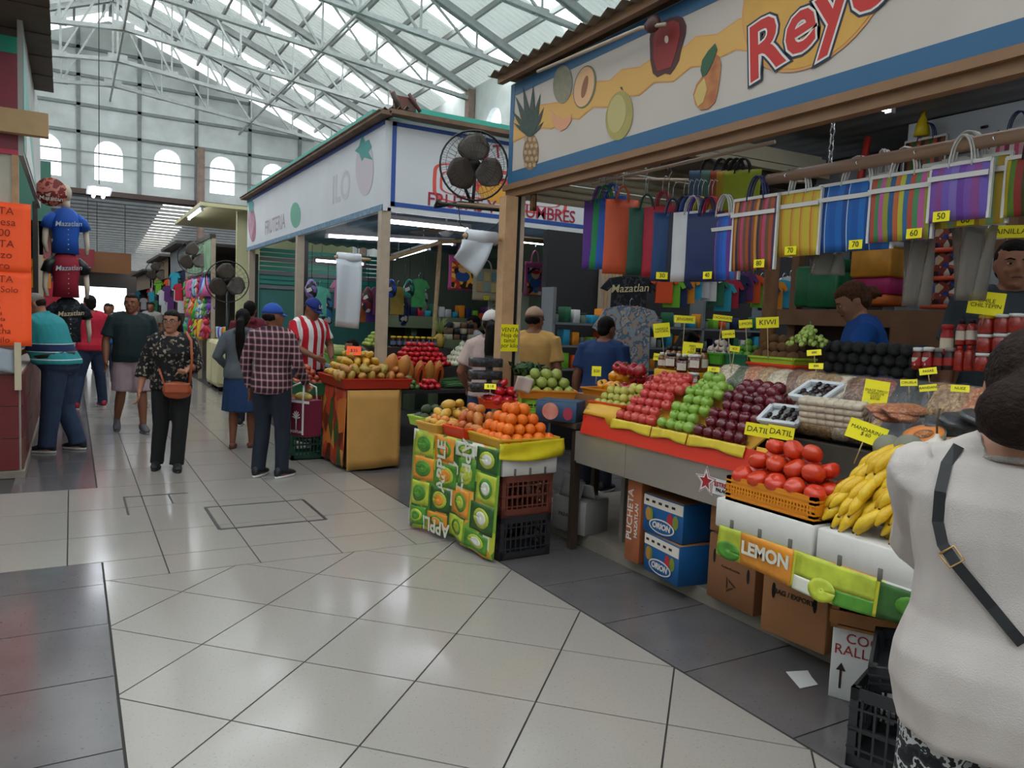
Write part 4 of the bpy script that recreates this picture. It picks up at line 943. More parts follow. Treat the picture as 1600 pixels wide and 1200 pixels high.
MB().rbox((-.215, -.22, 0), (.22, .22, .13), .012).build('body', FOAM, fb)
for x in (-.12, 0, .12): MB().rbox((x-.008, -.226, 0), (x+.008, -.219, .05), .003).build('notch', M('notch_grey', '#6a6660', .8), fb)
yc = MB(); yc.sheet(lambda u, v: (2.40+.50*u, 4.262-.014*sin(6*v+u*5)*v-.01*v, .79-.10*v-.03*sin(u*2.5)*v+.02*u), 16, 8, .004); yc.build('plastic_cover', M('yellow_film', '#d8c622', .2, var=.1, vscale=8), label='shiny yellow plastic sheet folded over the end of the corner stand', cat='sheet')
ZT = .752
ORANGE = FM('orange_skin', '#f07a14', '#e8620c', .4, bump=.3); MANGO_R = FM('mango_red', '#c9863a', '#b8402c', .35, vscale=6); MANGO_Y = FM('mango_yellow', '#d9a53c', '#b08a34', .4, vscale=7); PEACH = FM('mandarin_skin', '#e0924a', '#d9843a', .5)
tray('fruit_tray', 'yellow tray under the pile of oranges on the corner stand', (2.63, 4.50, ZT), .46, .46, .06, YEL_PL, rzS)
om = ball_me(ORANGE)
heap('orange', om, .042, (2.63, 4.47, ZT+.02), 5, 5, 4, 'orange in the glossy pile on the corner stand', 'orange', 'oranges piled on the corner stand', .03, kids=(('navel', NAVEL),), jit=.05)
tray('fruit_tray', 'orange-red tray of blushing mangoes beside the oranges', (2.52, 4.86, ZT), .36, .26, .07, M('tray_red', '#e0431e', .35), .15)
heap('mango', mango_me(MANGO_R), .044, (2.54, 4.87, ZT+.03), 3, 4, 3, 'red and yellow mango in the orange-red tray', 'mango', 'blushing mangoes on the corner stand', .15, rot=lambda: rr(1.4), sx=1.15)
tray('fruit_tray', 'golden tray of yellow mangoes and mandarins at the stand side', (2.46, 5.16, ZT), .40, .28, .06, M('tray_gold', '#d9a03a', .4), .15)
heap('mandarin', ball_me(PEACH, (1, 1, .85)), .033, (2.37, 5.13, ZT+.02), 2, 4, 2, 'small pale mandarin at the edge of the golden tray', 'mandarin', 'mandarins on the corner stand', .15)
heap('mango', mango_me(MANGO_Y), .044, (2.50, 5.17, ZT+.03), 4, 3, 3, 'yellow green mango heaped in the golden tray', 'mango', 'yellow mangoes on the corner stand', .15, rot=lambda: rr(.5), sx=1.15)
LIMET = M('tray_lime', '#a5c73a', .35)
tray('fruit_tray', 'lime green tray of dark avocados at the rear of the corner stand', (2.52, 5.46, ZT), .44, .22, .07, LIMET, .15)
DKGREEN = FM('avocado_green', '#2f3a26', '#49552f', .55, bump=.5)
heap('avocado', avo_me(DKGREEN), .04, (2.48, 5.46, ZT+.03), 4, 2, 2, 'dark green avocado in the lime tray', 'avocado', 'avocados in the lime tray', .15, rot=lambda: (pi/2+random.uniform(-.3, .3), 0, random.uniform(0, 6)))
# ------------------------------------------------ side table between the corner stand and the steel counter
stb = thing('side_table', 'dark table beyond the end of the steel counter carrying baskets', 'table', (0, 0, 0))
MB().box((3.02, 4.3, .86), (3.95, 5.3, .90)).build('table_top', M('table_dark', '#4a3f36', .6), stb)
for p in ((3.04, 4.32), (3.04, 5.2), (3.87, 4.32), (3.87, 5.2)): MB().box((*p, 0), (p[0]+.05, p[1]+.05, .86)).build('leg', MATS['leg_dark'], stb)
pb = carton('fruit_carton', 'blue carton with a printed peach at the end of the table', (3.02, 4.50, .901), .30, .22, .14, M('carton_blue', '#2c4a6a', .5), -.9, cat='box')
MB().prism([(-.04+.06*cos(q), -.112, .07+.06*sin(q)) for q in [2*pi*k/18 for k in range(18)]], (0, -.001, 0)).build('printed_peach', M('print_peach', '#d9a08c', .5, col2='#c9685a', vscale=10), pb)
MB().prism([(.09+.035*cos(q), -.112, .06+.045*sin(q)) for q in [2*pi*k/14 for k in range(14)]], (0, -.001, 0)).build('printed_plum', M('print_plum', '#a8324a', .5), pb)
crate('plastic_crate', 'lime green basket under the orange tray of guavas', (3.16, 4.92, .901), .40, .34, .12, M('basket_lime', '#8fc03a', .4), -.45, 8, 3)
tray('fruit_tray', 'orange basket heaped with pale green guavas', (3.14, 4.90, 1.022), .42, .34, .06, M('tray_orange', '#e08a2c', .4), -.45)
GUAVA = FM('guava_skin', '#9aa04a', '#7f9440', .45); GUAVA_Y = FM('guava_yellow', '#c7bd5a', '#a3a84c', .45); YAPPLE = FM('apple_yellow', '#d9cf6a', '#c3b850', .35)
heap('guava', ball_me(GUAVA), .042, (3.14, 4.90, 1.04), 5, 4, 3, 'green guava in the orange basket', 'guava', 'guavas in the orange basket', -.45)
heap('yellow_plum', ball_me(FM('plum_yellow', '#f0a81c', '#e89a10', .35)), .045, (3.20, 5.18, .905), 3, 2, 4, 'shiny yellow orange fruit beside the guavas', 'fruit', 'yellow fruit behind the guavas', -.45)
tray('fruit_tray', 'red tray of bright tomatoes by the wooden post', (2.98, 5.32, .90), .3, .3, .06, M('tray_red', '#e0431e'), -.3)
heap('tomato', tomato_me(FM('tomato_red', '#d4202a', '#b8142c', .2, coat=.4)), .045, (2.99, 5.30, .93), 3, 3, 3, 'bright red tomato beside the wooden post', 'tomato', 'tomatoes by the wooden post')
mb = MB()
for k in range(60):
    T = TR((random.gauss(0, .05), random.gauss(0, .04), .05+.06*random.random()), (random.uniform(-1.2, 1.2), random.uniform(-1.2, 1.2), random.uniform(0, 6))); mb.sheet(lambda u, v: ((u-.5)*.07*sin(pi*(.15+.8*v)), (v-.5)*.09, .015*sin(3*u+v)), 3, 3, .002, T=T)
o = mb.build('herb_bunch', M('herb_green', '#2c4a20', .6, var=.3, vscale=30), label='dark leafy herb bunch behind the guavas', cat='herbs'); o.location = at(822, 592, Y=5.26)
clm = thing('clamshell_stack', 'stack of clear clamshell boxes of dark berries behind the mangoes', 'box', at(757, 612, Y=5.35), -.2)
for k in range(3):
    MB().rbox((-.125, -.07, .10*k), (.125, .07, .10*k+.07), .01).build('berries', patches('berries', ['#0c0b10', '#16141c', '#08080a', '#2a2630'], 60, .2), clm); MB().rbox((-.13, -.075, .10*k-.003), (.13, .075, .10*k+.09), .012).build('clear_box', M('clear_film', '#c9d2d8', .08, alpha=.035), clm)
MB().sheet(lambda u, v: ((u-.5)*.12, .02*sin(3*u), (v-.5)*.12), 6, 6, .003).build('foam_net', M('foam_net', '#c9bdb4', .7), None, loc=at(818, 602, Y=4.72), rot=(.3, .2, -.4), label='crumpled foam fruit net on top of the oranges', cat='packing')
card(766, 604, .09, .05, Y=5.1, text='$18', size=.035, label='small yellow price card stuck in the yellow mangoes', stick=.05, lean=.7)
VEN = at(796, 528, Y=5.40); card(VEN, 0, .16, .22, text='VENTA\nHoja de\ntamal\npor kilo', size=.05, label='yellow VENTA note taped to the wooden post', stick=0, lean=0, face=0., name='paper_note')

# ------------------------------------------------ front trays of the steel counter
RAPP = FM('apple_pinkred', '#c8303a', '#d05a44', .25, coat=.3); GAPP = FM('apple_green', '#7fa83a', '#94b54a', .25, coat=.3); DAPP = FM('apple_crimson', '#4a0c1a', '#7a1626', .18, coat=.5)
def sloped_tray(y0, y1, label, x0=3.035, z0=.965, ln=.34, ht=.20):
    t = thing('fruit_tray', label, 'tray', (0, 0, 0)); mb = MB()
    mb.add([(x0, y0, z0), (x0, y1, z0), (x0+ln, y1, z0+ht), (x0+ln, y0, z0+ht), (x0, y0, z0-.012), (x0, y1, z0-.012), (x0+ln, y1, z0+ht-.012), (x0+ln, y0, z0+ht-.012)], [(0, 1, 2, 3)[::-1], (4, 5, 6, 7), (0, 4, 5, 1)[::-1], (1, 5, 6, 2)[::-1], (2, 6, 7, 3)[::-1], (3, 7, 4, 0)[::-1]]); mb.build('board', MATS['tray_gold'], t)
    MB().sheet(lambda u, v: (x0-.026-.016*v+.004*sin(17*u), y0+(y1-y0)*u, z0+.03-.055*v-.008*sin(7*u+1)*v), 16, 4, .004).build('liner_lip', M('liner_yellow', '#d9bd34', .35, var=.08), t)
sloped_tray(3.50, 3.88, 'yellow lined tray of pink-red apples'); sloped_tray(3.19, 3.485, 'yellow lined tray of green apples'); sloped_tray(2.76, 3.175, 'yellow lined tray of crimson apples')
ks = (('stem', STEM_ME),)
slope('apple', apple_me(RAPP), .037, (3.055, 3.885, .985), 5, 6, 'pink-red apple in the front tray nearest the corner', 'apple', 'pink-red apples', kids=ks, step=(.055, .046))
slope('apple', apple_me(GAPP), .038, (3.055, 3.49, .985), 4, 6, 'green apple between the two red apple trays', 'apple', 'green apples', kids=ks, step=(.055, .046))
slope('apple', apple_me(DAPP, 1, 1.08), .038, (3.055, 3.18, .985), 5, 6, 'dark crimson apple in the front tray beside the DATIL card', 'apple', 'crimson apples', kids=ks, step=(.055, .046))
heap('apple', apple_me(GAPP), .04, (3.36, 3.36, 1.20), 2, 3, 2, 'green apple on top of the green heap', 'apple', 'green apples on top', kids=ks); heap('apple', apple_me(DAPP, 1, 1.08), .038, (3.36, 2.98, 1.19), 2, 5, 2, 'dark crimson apple on top of the crimson heap', 'apple', 'crimson apples on top', kids=ks); heap('apple', apple_me(RAPP), .036, (3.36, 3.70, 1.19), 2, 5, 2, 'pink-red apple on top of the heap', 'apple', 'pink-red apples on top', kids=ks)
# guavas, yellow apples, peppers behind
tray('fruit_tray', 'red orange tray of small yellow guavas at the counter corner', (3.20, 4.05, 1.02), .26, .34, .05, M('tray_redorange', '#d9481e', .35), .1)
tray('fruit_tray', 'navy tray under the small guavas', (3.20, 4.05, .975), .30, .34, .04, M('tray_navy', '#2c3f5a', .4), .1)
heap('guava', ball_me(GUAVA_Y), .03, (3.20, 4.05, 1.04), 4, 5, 3, 'small yellow guava in the red orange tray', 'guava', 'small guavas at the counter corner', .1)
tray('fruit_tray', 'low tray of pale yellow apples behind the guavas', (3.43, 4.16, 1.03), .22, .24, .05, MATS['tray_gold'], .1)
heap('apple', apple_me(YAPPLE), .04, (3.43, 4.16, 1.06), 2, 3, 3, 'pale yellow apple behind the guavas', 'apple', 'yellow apples', kids=ks)
tray('fruit_tray', 'tray of bell peppers behind the guavas', (3.66, 4.55, 1.05), .40, .62, .05, MATS['tray_orange'], .1)
MB().box((3.44, 4.3, .90), (3.88, 4.95, 1.05)).build('wooden_box', CARD, label='low carton raising the bell peppers', cat='box')
PEPR, PEPY = pepper_me(FM('pepper_red', '#b8101e', '#8f0c1c', .12, coat=.6)), pepper_me(FM('pepper_yellow', '#f0a410', '#e88f0c', .15, coat=.5)); kp = (('stem', PSTEM),)
for k in range(16):
    y, x, z = 4.30+.085*(k % 6)+.02*random.random(), 3.55+.1*((k//6) % 2)+.03*random.random(), 1.12+.075*(k//6)
    yel = (k % 6 in (3, 4, 5) and k//6 in (0, 1))
    put('bell_pepper', PEPY if yel else PEPR, (x, y, z), .048, (random.uniform(-1.6, -.4), random.uniform(-.6, .6), random.uniform(0, 6)), 'glossy yellow bell pepper behind the guavas' if yel else 'glossy red bell pepper behind the guavas', 'pepper', 'yellow bell peppers' if yel else 'red bell peppers', kp)
card(932, 580, .07, .075, X=3.42, text='$20', size=.03, label='pale yellow price card among the small guavas', stick=.06); card(1052, 602, .10, .05, X=3.5, text='$35', size=.035, label='tilted yellow card behind the pink-red apples', lean=.6, stick=.05)
# yellow box, honey jars and bottles
MB().rbox((3.55, 3.72, 1.201), (3.69, 4.14, 1.30), .01).build('yellow_box', M('box_yellow', '#d9a514', .4, var=.06), label='yellow box carrying the small brown bottles', cat='box')
BOT_G = M('honey_brown', '#7a4a1c', .12, coat=.5, var=.2, vscale=30); CAPW = M('cap_whiteplastic', '#d8d8d6', .4); CAPB = M('cap_black', '#1d1b1a', .4); LAB = M('paper_label', '#cbbfb0', .7, var=.1, vscale=60); JARR = M('jar_darkred', '#5a1c16', .12, coat=.5, var=.25, vscale=30); CHIL = M('chile_red', '#96241a', .25, coat=.4, var=.35, vscale=70)
def jar(kind, label, loc, r, h, body, cap, group, lab=LAB, rz=0., sq=False):
    t = thing(kind, label, 'jar' if 'jar' in kind else 'bottle', loc, rz, group=group)
    if sq: MB().rbox((-r, -r*.8, 0), (r, r*.8, h*.82), r*.3).build('glass', body, t); MB().box((-r*.85, -r*.82, h*.15), (r*.85, -r*.8, h*.62)).build('paper_label', lab, t)
    else:
        MB().lathe([(r*.9, 0), (r, h*.05), (r, h*.66), (r*.85, h*.76), (r*.6 if 'bottle' in kind else r*.86, h*.8), (r*.6 if 'bottle' in kind else r*.86, h*.84)], 14).build('glass', body, t)
        if lab: MB().lathe([(r*1.015, h*.2), (r*1.015, h*.55)], 14, cap=False).build('paper_label', lab, t)
    MB().lathe([(r*(.62 if 'bottle' in kind else .95), h*.82), (r*(.62 if 'bottle' in kind else .95), h*.985), (r*.5, h)], 14).build('lid', cap, t); return t
n = 0
for row, (x, z, r, h, cap, nm) in enumerate(((3.585, 1.301, .026, .115, CAPW, 'front'), (3.65, 1.301, .03, .16, CAPB, 'rear'))):
    for k in range(7):
        jar('honey_bottle', 'small brown bottle with %s cap on the yellow box' % ('white' if row == 0 else 'black'), (x, 4.10-.057*k, z), r, h, BOT_G, cap, 'bottles on the yellow box, %s row' % nm, rz=-.8)
for k, (px, py) in enumerate(((1064, 608), (1083, 606), (1066, 582), (1086, 578), (1048, 575))):
    p = at(px, py, X=3.46); jar('honey_jar', 'square honey jar with white lid and pale label left of the tan packets', p, .035, .10, JARR, CAPW if k % 2 else CAPB, 'honey jars by the tan packets', rz=-1.0, sq=True)
for px, py, tx, sz, w, h, lb in ((1034, 516, 'VAINILLA\nNATURAL', .022, .115, .10, 'yellow card reading VAINILLA NATURAL above the bottles'), (1082, 546, 'MIEL\nDE\nABEJA', .024, .13, .095, 'yellow card reading MIEL DE ABEJA over the honey jars'), (1070, 499, 'JENGIBRE', .026, .14, .05, 'yellow card reading JENGIBRE above the ginger'), (1030, 558, 'ORIGINAL', .016, .08, .05, 'small yellow card in front of the brown bottles'), (1129, 497, 'CACAHUATE', .02, .12, .036, 'yellow card behind the limes'), (1165, 506, 'LIMON', .024, .08, .05, 'yellow card stuck in the green limes'), (1199, 504, 'KIWI', .045, .13, .065, 'yellow card reading KIWI above the kiwis'), (1138, 522, 'CANELA', .02, .08, .05, 'yellow card in the cinnamon sticks'), (1148, 545, '$25', .02, .06, .035, 'small yellow tag before the limes')):
    card(px, py, w, h, X=3.62, text=tx, size=sz, label=lb, lean=.05, stick=.2, tilt=random.uniform(-.15, .15))
# third row: ginger, garlic, limes, kiwi, grapes, bananas
GING, GARL, LIME, KIWI = FM('ginger', '#b8997a', '#9c7d60', .7), FM('garlic_skin', '#d8ccc0', '#c3b0a8', .6), FM('lime_skin', '#4f8f2c', '#6aa83a', .35), FM('kiwi_skin', '#6a4a2c', '#7d5a36', .9, bump=.6)
def ginger_me():
    mb = MB()
    for k in range(4): mb.ell((.5*k-.8, .2*(-1)**k, .1*k), (.42, .3, .28), 8, 6)
    mb.ell((.1, .5, .1), (.24, .4, .24), 8, 6); return mb.mesh('ginger', GING)
gm = ginger_me()
for k in range(14): put('ginger_root', gm, (3.74+.1*random.random(), 3.90+.16*random.random(), 1.375+.03*(k//5)), .042, rr(.4), 'knobbly ginger root below the JENGIBRE card', 'ginger', 'ginger roots')
tray('fruit_tray', 'green bowl of garlic bulbs', (3.78, 3.74, 1.361), .2, .22, .07, M('tray_green', '#4f9a2c', .4)); heap('garlic', garlic_me(GARL), .027, (3.78, 3.74, 1.40), 3, 4, 3, 'white garlic bulb in the green bowl', 'garlic', 'garlic bulbs')
tray('fruit_tray', 'dark green bowl of limes', (3.80, 3.52, 1.361), .2, .18, .07, M('tray_dkgreen', '#1f6a4a', .4)); heap('lime', ball_me(LIME, (1.1, .95, .95)), .028, (3.80, 3.52, 1.41), 3, 3, 3, 'green lime in the dark green bowl', 'lime', 'limes in the bowl')
tray('fruit_tray', 'lime green tray of kiwis', (3.80, 3.24, 1.392), .2, .34, .04, LIMET); tray('fruit_tray', 'red tray under the kiwi tray', (3.80, 3.24, 1.361), .21, .36, .03, M('tray_red', '#e0431e'))
heap('kiwi', ball_me(KIWI, (1.2, .95, .95)), .033, (3.80, 3.24, 1.42), 3, 5, 3, 'fuzzy brown kiwi in the lime green tray', 'kiwi', 'kiwis in the tray')
gr = thing('grape_bunch', 'heap of pale green grapes right of the kiwis', 'grapes', at(1262, 545, X=3.72)); gme = ball_me(FM('grape_skin', '#9ab455', '#b4c66a', .2, coat=.3), (1, 1, 1.15), 8, 6)
for k in range(90):
    a = k*2.4; q = k/90; obj('grape', gme, gr, ((.10*(1-q*.9))*cos(a)*sqrt(random.random()), .15*(1-q*.9)*sin(a)*sqrt(random.random()), .02+.11*q), rr(1), .0135)
MB().tube([(0, 0, .05), (.01, 0, .14), (.03, .02, .16)], .004, 5).build('stem', STEMG, gr)
# ------------------------------------------------ bananas
BAN = FM('banana_skin', '#e8c22c', '#d9a924', .4, vscale=14); TIP = M('banana_tip', '#3a2c14', .8)
def banana_mesh():
    mb = MB(); n = 10; R = []; L_ = 1.; K = 18
    for k in range(K+1):
        t = k/K; a = -.75+1.5*t; c = (sin(a)*1.0, 0, cos(a)-1)
        r = .15*min(1, .3+t/.28, .22+(1-t)/.26) if 0 < t < 1 else .03
        R.append([(c[0]+r*cos(q)*sin(a), r*sin(q), c[2]+r*cos(q)*cos(a)) for q in [2*pi*j/n for j in range(n)]])
    return mb.rings(R).mesh('banana', BAN)
BME = banana_mesh(); TIPM = MB().ell((.685, 0, -.272), (.04, .045, .045), 6, 4).mesh('tip', TIP)
def bunch(loc, n, rz, tilt, sc, label):
    t = thing('banana_bunch', label, 'bananas', loc, rot=(tilt, .5, rz), group='yellow banana hands on the foam lid')
    for k in range(n):
        o = obj('banana', BME, t, (.0, (k-(n-1)/2)*sc*.27, .01*(k % 2)), (random.uniform(-.1, .1)-.5, random.uniform(-.1, .1), (k-(n-1)/2)*.10), sc*random.uniform(.92, 1.05)); obj('tip', TIPM, o)
    MB().ell((-.70*sc, 0, -.26*sc), (.06*sc, .35*sc*n/5, .06*sc), 8, 6).build('crown', TIP, t)
# styrofoam shelf with tomatoes and bananas
sf = thing('plank_shelf', 'narrow plank shelf in front of the steel counter carrying the foam lids', 'shelf', (0, 0, 0))
MB().box((2.70, .3, .625), (2.985, 2.60, .645)).build('plank', MATS['board_raw'], sf)
for y in (2.08, 1.3, .5): MB().box((2.94, y, .0), (2.98, y+.04, .625)).build('leg', MATS['leg_dark'], sf)
for y0, y1, lb in ((2.06, 2.62, 'white styrofoam fish-box lid under the basket of tomatoes'), (1.45, 2.045, 'white styrofoam fish-box lid under the bananas'), (.85, 1.435, 'white styrofoam lid next to the woman in white')):
    t = thing('foam_box', lb, 'box', (0, 0, 0)); MB().rbox((2.68, y0, .646), (2.98, y1, .785), .012).build('body', FOAM, t)
    for k in range(3): MB().rbox((2.674, y0+(y1-y0)*(.2+.3*k)-.01, .648), (2.684, y0+(y1-y0)*(.2+.3*k)+.01, .70), .004).build('notch', MATS['notch_grey'], t)
LC = patches('lemon_cloth', ['#7fae2c', '#c9c43a', '#5a9430', '#dfa43a', '#a5c04a', '#c9c9c0'], 5, .4)
def drape2(u, v): return (2.678+.02*sin(u*11)*v-.012*v, 2.58-1.5*u, .66-.14*v-.02*sin(u*5)*v)
cl = thing('oilcloth', 'LEMON fruit-print oilcloth hanging below the foam lids', 'tablecloth', (0, 0, 0)); MB().sheet(drape2, 34, 8, .003).build('cloth', LC, cl)
def lpatch(u0, u1, v0, v1, m_, off=.004, nm='printed_panel'): MB().sheet(lambda a, b: tuple(Vector(drape2(u0+(u1-u0)*a, v0+(v1-v0)*b))+Vector((-off, 0, 0))), 8, 6, .0012).build(nm, m_, cl)
lpatch(.09, .29, 0, 1, POr); lpatch(.0, .09, 0, 1, PYl); lpatch(.30, .55, .02, .6, PYl); lpatch(.56, .75, .05, 1, PDk); lpatch(.30, .42, .62, 1, PW); lpatch(.44, .55, .62, 1, PGr)
letter('LEMON', .08, PW, cl, Vector(drape2(.19, .42))+Vector((-.016, 0, 0)), (-1, 0, 0), bold=.003)
for u, v, m_ in ((.045, .75, PGr), (.40, .75, PYl), (.65, .5, PGr)): MB().sheet(lambda a, b: tuple(Vector(drape2(u+.045*a*cos(2*pi*b), v+.3*a*sin(2*pi*b)))+Vector((-.0062, 0, 0))), 3, 16, .0012).build('printed_lime', m_, cl)
bk = crate('tomato_basket', 'orange plastic lattice basket heaped with tomatoes', (2.82, 2.32, .786), .26, .50, .115, M('basket_orange', '#e08a1c', .4), 0, 28, 6, cat='basket')
TOM = tomato_me(FM('tomato_orange', '#d8341c', '#c4441c', .22, coat=.35))
heap('tomato', TOM, .046, (2.82, 2.32, .80), 2, 5, 1, 'orange-red tomato in the lattice basket', 'tomato', 'tomatoes in the lattice basket', jit=.08); heap('tomato', TOM, .05, (2.83, 2.31, .872), 3, 5, 3, 'orange-red tomato high in the basket heap', 'tomato', 'tomatoes on top of the basket heap', jit=.08)
BL = 'bunch of ripe yellow bananas piled on the foam lid'
random.seed(17)
for lv, (z, x0) in enumerate(((.86, 2.79), (.92, 2.80), (.98, 2.84), (1.04, 2.88), (1.10, 2.91))):
    for j in range(5 if lv < 3 else 4):
        bunch((x0+random.uniform(-.01, .01), 1.99-.135*j-.02*lv, z+random.uniform(-.01, .01)), 4, 2.62+random.uniform(-.3, .3), random.uniform(-.15, .15), .148, BL+', '+('bottom', 'second', 'third', 'fourth', 'top')[lv]+' layer')
card(1354, 676, .155, .085, X=2.93, text='MANDARINA\n$ 60', size=.0225, label='yellow card reading MANDARINA $ 60 over the bananas', tilt=.28, stick=.1)
card(1368, 617, .105, .135, X=3.22, text='DULCE TIPICO\nSUAVES DE\nCOCO\n$27.00', size=.0145, label='tall yellow card reading DULCE TIPICO SUAVES DE COCO', stick=.08, tilt=.1)
for k in (0, 1): card(1184+36*k, 672+4*k, .125, .065, X=3.03, text='DATIL', size=.04, label='yellow DATIL card, %s of the pair above the tomatoes' % ('left' if k == 0 else 'right'), stick=0, lean=.1, tilt=.1)
MB().sheet(lambda u, v: (3.0+.03*v, 2.70-.26*u, .90+.10*v), 6, 4, .006).build('yellow_sheet', YEL_PL, label='yellow sheet leaning behind the tomato basket', cat='sheet')
ML = M('melon_net', '#8f9080', .7, var=.2, vscale=60, bump=.5, bscale=90)
for px, py, r_ in ((1388, 700, .062), (1420, 700, .06)):
    o = obj('melon', MB().ell((0, 0, 0), (1, 1, .92), 16, 12).mesh('melon', ML), None, at(px, py, X=2.98)+Vector((0, 0, 0)), (0, 0, 0), r_, label='netted grey melon behind the bananas, %s' % ('left one' if px < 1400 else 'right one'), cat='melon')
hm_ = thing('melon_half', 'cut cantaloupe half showing orange flesh and seeds', 'melon', at(1443, 678, X=3.06), rot=(.0, -.45, 0))
MB().lathe([(.02, -.07), (.05, -.062), (.078, -.03), (.085, 0)], 18).build('rind', ML, hm_); MB().lathe([(.08, .0), (.078, .003), (.045, .004), (.03, -.006), (.005, -.01)], 18).build('flesh', M('flesh_orange', '#e08a4a', .35), hm_)
mb = MB()
for k in range(18): mb.ell((.03*sqrt(random.random())*cos(k*2.4), .03*sqrt(random.random())*sin(k*2.4), .0), (.006, .003, .003), 6, 4)
tag(mb.build('seeds', M('melon_seed', '#c9976a', .5), hm_), kind='stuff')
jo = thing('jicama_onion', 'white onion with a dry stalk next to the cantaloupe half', 'onion', at(1462, 705, X=2.95)); MB().lathe([(.01, -.045), (.05, -.03), (.06, 0), (.045, .03), (.012, .055), (.006, .07)], 14).build('bulb', M('onion_white', '#d9cfc2', .4), jo); MB().tube([(0, 0, .06), (.0, .005, .12), (.005, 0, .17)], .004, 5).build('stalk', STEM, jo)
# ================================================================== cartons under the counter
LW, LB, LK, LR_ = M('print_carton_white', '#e2d8cc', .7), M('print_carton_blue', '#1a5a94', .5), M('print_carton_black', '#2b1c12', .8), M('print_carton_red', '#a8242c', .6)
SF = -pi/2
carton('cardboard_box', 'brown carton marked BAG / EXPORT under the foam lids', (3.22, 2.42, .091), .36, .40, .38, CARD, SF+.08, text=(('BAG / EXPORT', .034, 0, .22, LK, dict(bold=.001)),), holes=((-.115, .22, .011, .04), (.115, .22, .011, .04)))
b2 = carton('cardboard_box', 'brown carton with a recycling mark next to the blue boxes', (3.28, 2.88, .091), .36, .36, .36, CARD_D, SF-.05, text=(('Product Recyclable', .018, .0, .2, LK, {}),), holes=((-.13, .24, .010, .04), (.13, .2, .010, .04)))
for k in range(3):
    a = 2*pi*k/3; mb = MB(); c0 = Vector((.0, -.1825, .11)); d1 = Vector((cos(a), 0, sin(a))); d2 = Vector((cos(a+2.1), 0, sin(a+2.1)))
    mb.prism([c0+d1*.035, c0+d1*.05, c0+(d1*.2+d2*.8)*.046, c0+(d1*.25+d2*.75)*.03], (0, -.001, 0)); mb.build('recycling_arrow', LK, b2)
carton('cardboard_box', 'small brown carton lying on the recycling carton', (3.30, 2.98, .456), .30, .28, .16, CARD, SF+.25, holes=((-.05, .08, .012, .012), (-.05, .03, .025, .008)))
def blue_box(label, c, rz):
    t = carton('fruit_carton', label, c, .36, .30, .23, LB, rz, cat='box'); D = .15
    MB().box((-.178, -D-.002, .165), (.178, -D-.0005, .228)).build('label_band', LW, t); MB().box((-.17, -.14, .2305), (.17, .14, .236)).build('lid', CARD, t)
    for k in range(5): MB().box((-.16+.06*k, -D-.003, .19), (-.13+.06*k, -D-.002, .205)).build('stamp', LK, t)
    for x, m_ in ((-.11, M('print_mango_g', '#7a8a3a', .5)), (-.13, M('print_mango_o', '#b8843a', .5)), (.07, M('print_mango_r', '#b8303a', .5)), (.12, M('print_mango_g', '#7a8a3a'))): MB().prism([(x+.026*cos(q), -D-.002-.0006*abs(x)*10, .115+.042*sin(q)) for q in [2*pi*k/14 for k in range(14)]], (0, -.001, 0)).build('printed_mango', m_, t)
    MB().prism([(.0+.115*cos(q), -D-.0045, .06+.045*sin(q)) for q in [2*pi*k/24 for k in range(24)]], (0, -.001, 0)).build('logo_rim', LW, t); MB().prism([(.0+.105*cos(q), -D-.006, .06+.037*sin(q)) for q in [2*pi*k/24 for k in range(24)]], (0, -.001, 0)).build('logo_oval', LB, t)
    letter('ORION', .05, LW, t, (0, -D-.009, .062), (0, -1, 0), bold=.002, shear=.15); return t
blue_box('blue mango carton, the lower of the two, standing on the curb', (3.20, 3.38, .091), SF-.12); blue_box('blue mango carton, the upper of the two, below the steel panel', (3.22, 3.42, .33), SF-.02)
pu = carton('tall_carton', 'tall orange carton printed PUCHETA MAZATLAN standing on end', (3.16, 3.72, .091), .14, .14, .545, M('carton_orange', '#b86a44', .7, var=.08), SF)
letter('PUCHETA', .075, LW, pu, (-.028, -.073, .30), (0, -1, 0), roll=pi/2, bold=.001); letter('MAZATLAN', .042, LW, pu, (.035, -.073, .27), (0, -1, 0), roll=pi/2, bold=.001)
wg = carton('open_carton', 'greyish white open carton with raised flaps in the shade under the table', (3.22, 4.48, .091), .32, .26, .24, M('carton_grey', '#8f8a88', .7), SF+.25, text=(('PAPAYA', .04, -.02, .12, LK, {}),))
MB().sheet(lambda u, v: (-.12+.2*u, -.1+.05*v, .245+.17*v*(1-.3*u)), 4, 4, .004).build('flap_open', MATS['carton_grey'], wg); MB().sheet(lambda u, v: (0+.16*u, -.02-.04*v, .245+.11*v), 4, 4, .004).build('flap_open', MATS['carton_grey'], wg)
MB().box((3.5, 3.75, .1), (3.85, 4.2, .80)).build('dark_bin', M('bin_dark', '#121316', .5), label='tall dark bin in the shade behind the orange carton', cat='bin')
WC = M('crate_wood', '#a8703c', .65, var=.15, vscale=9)
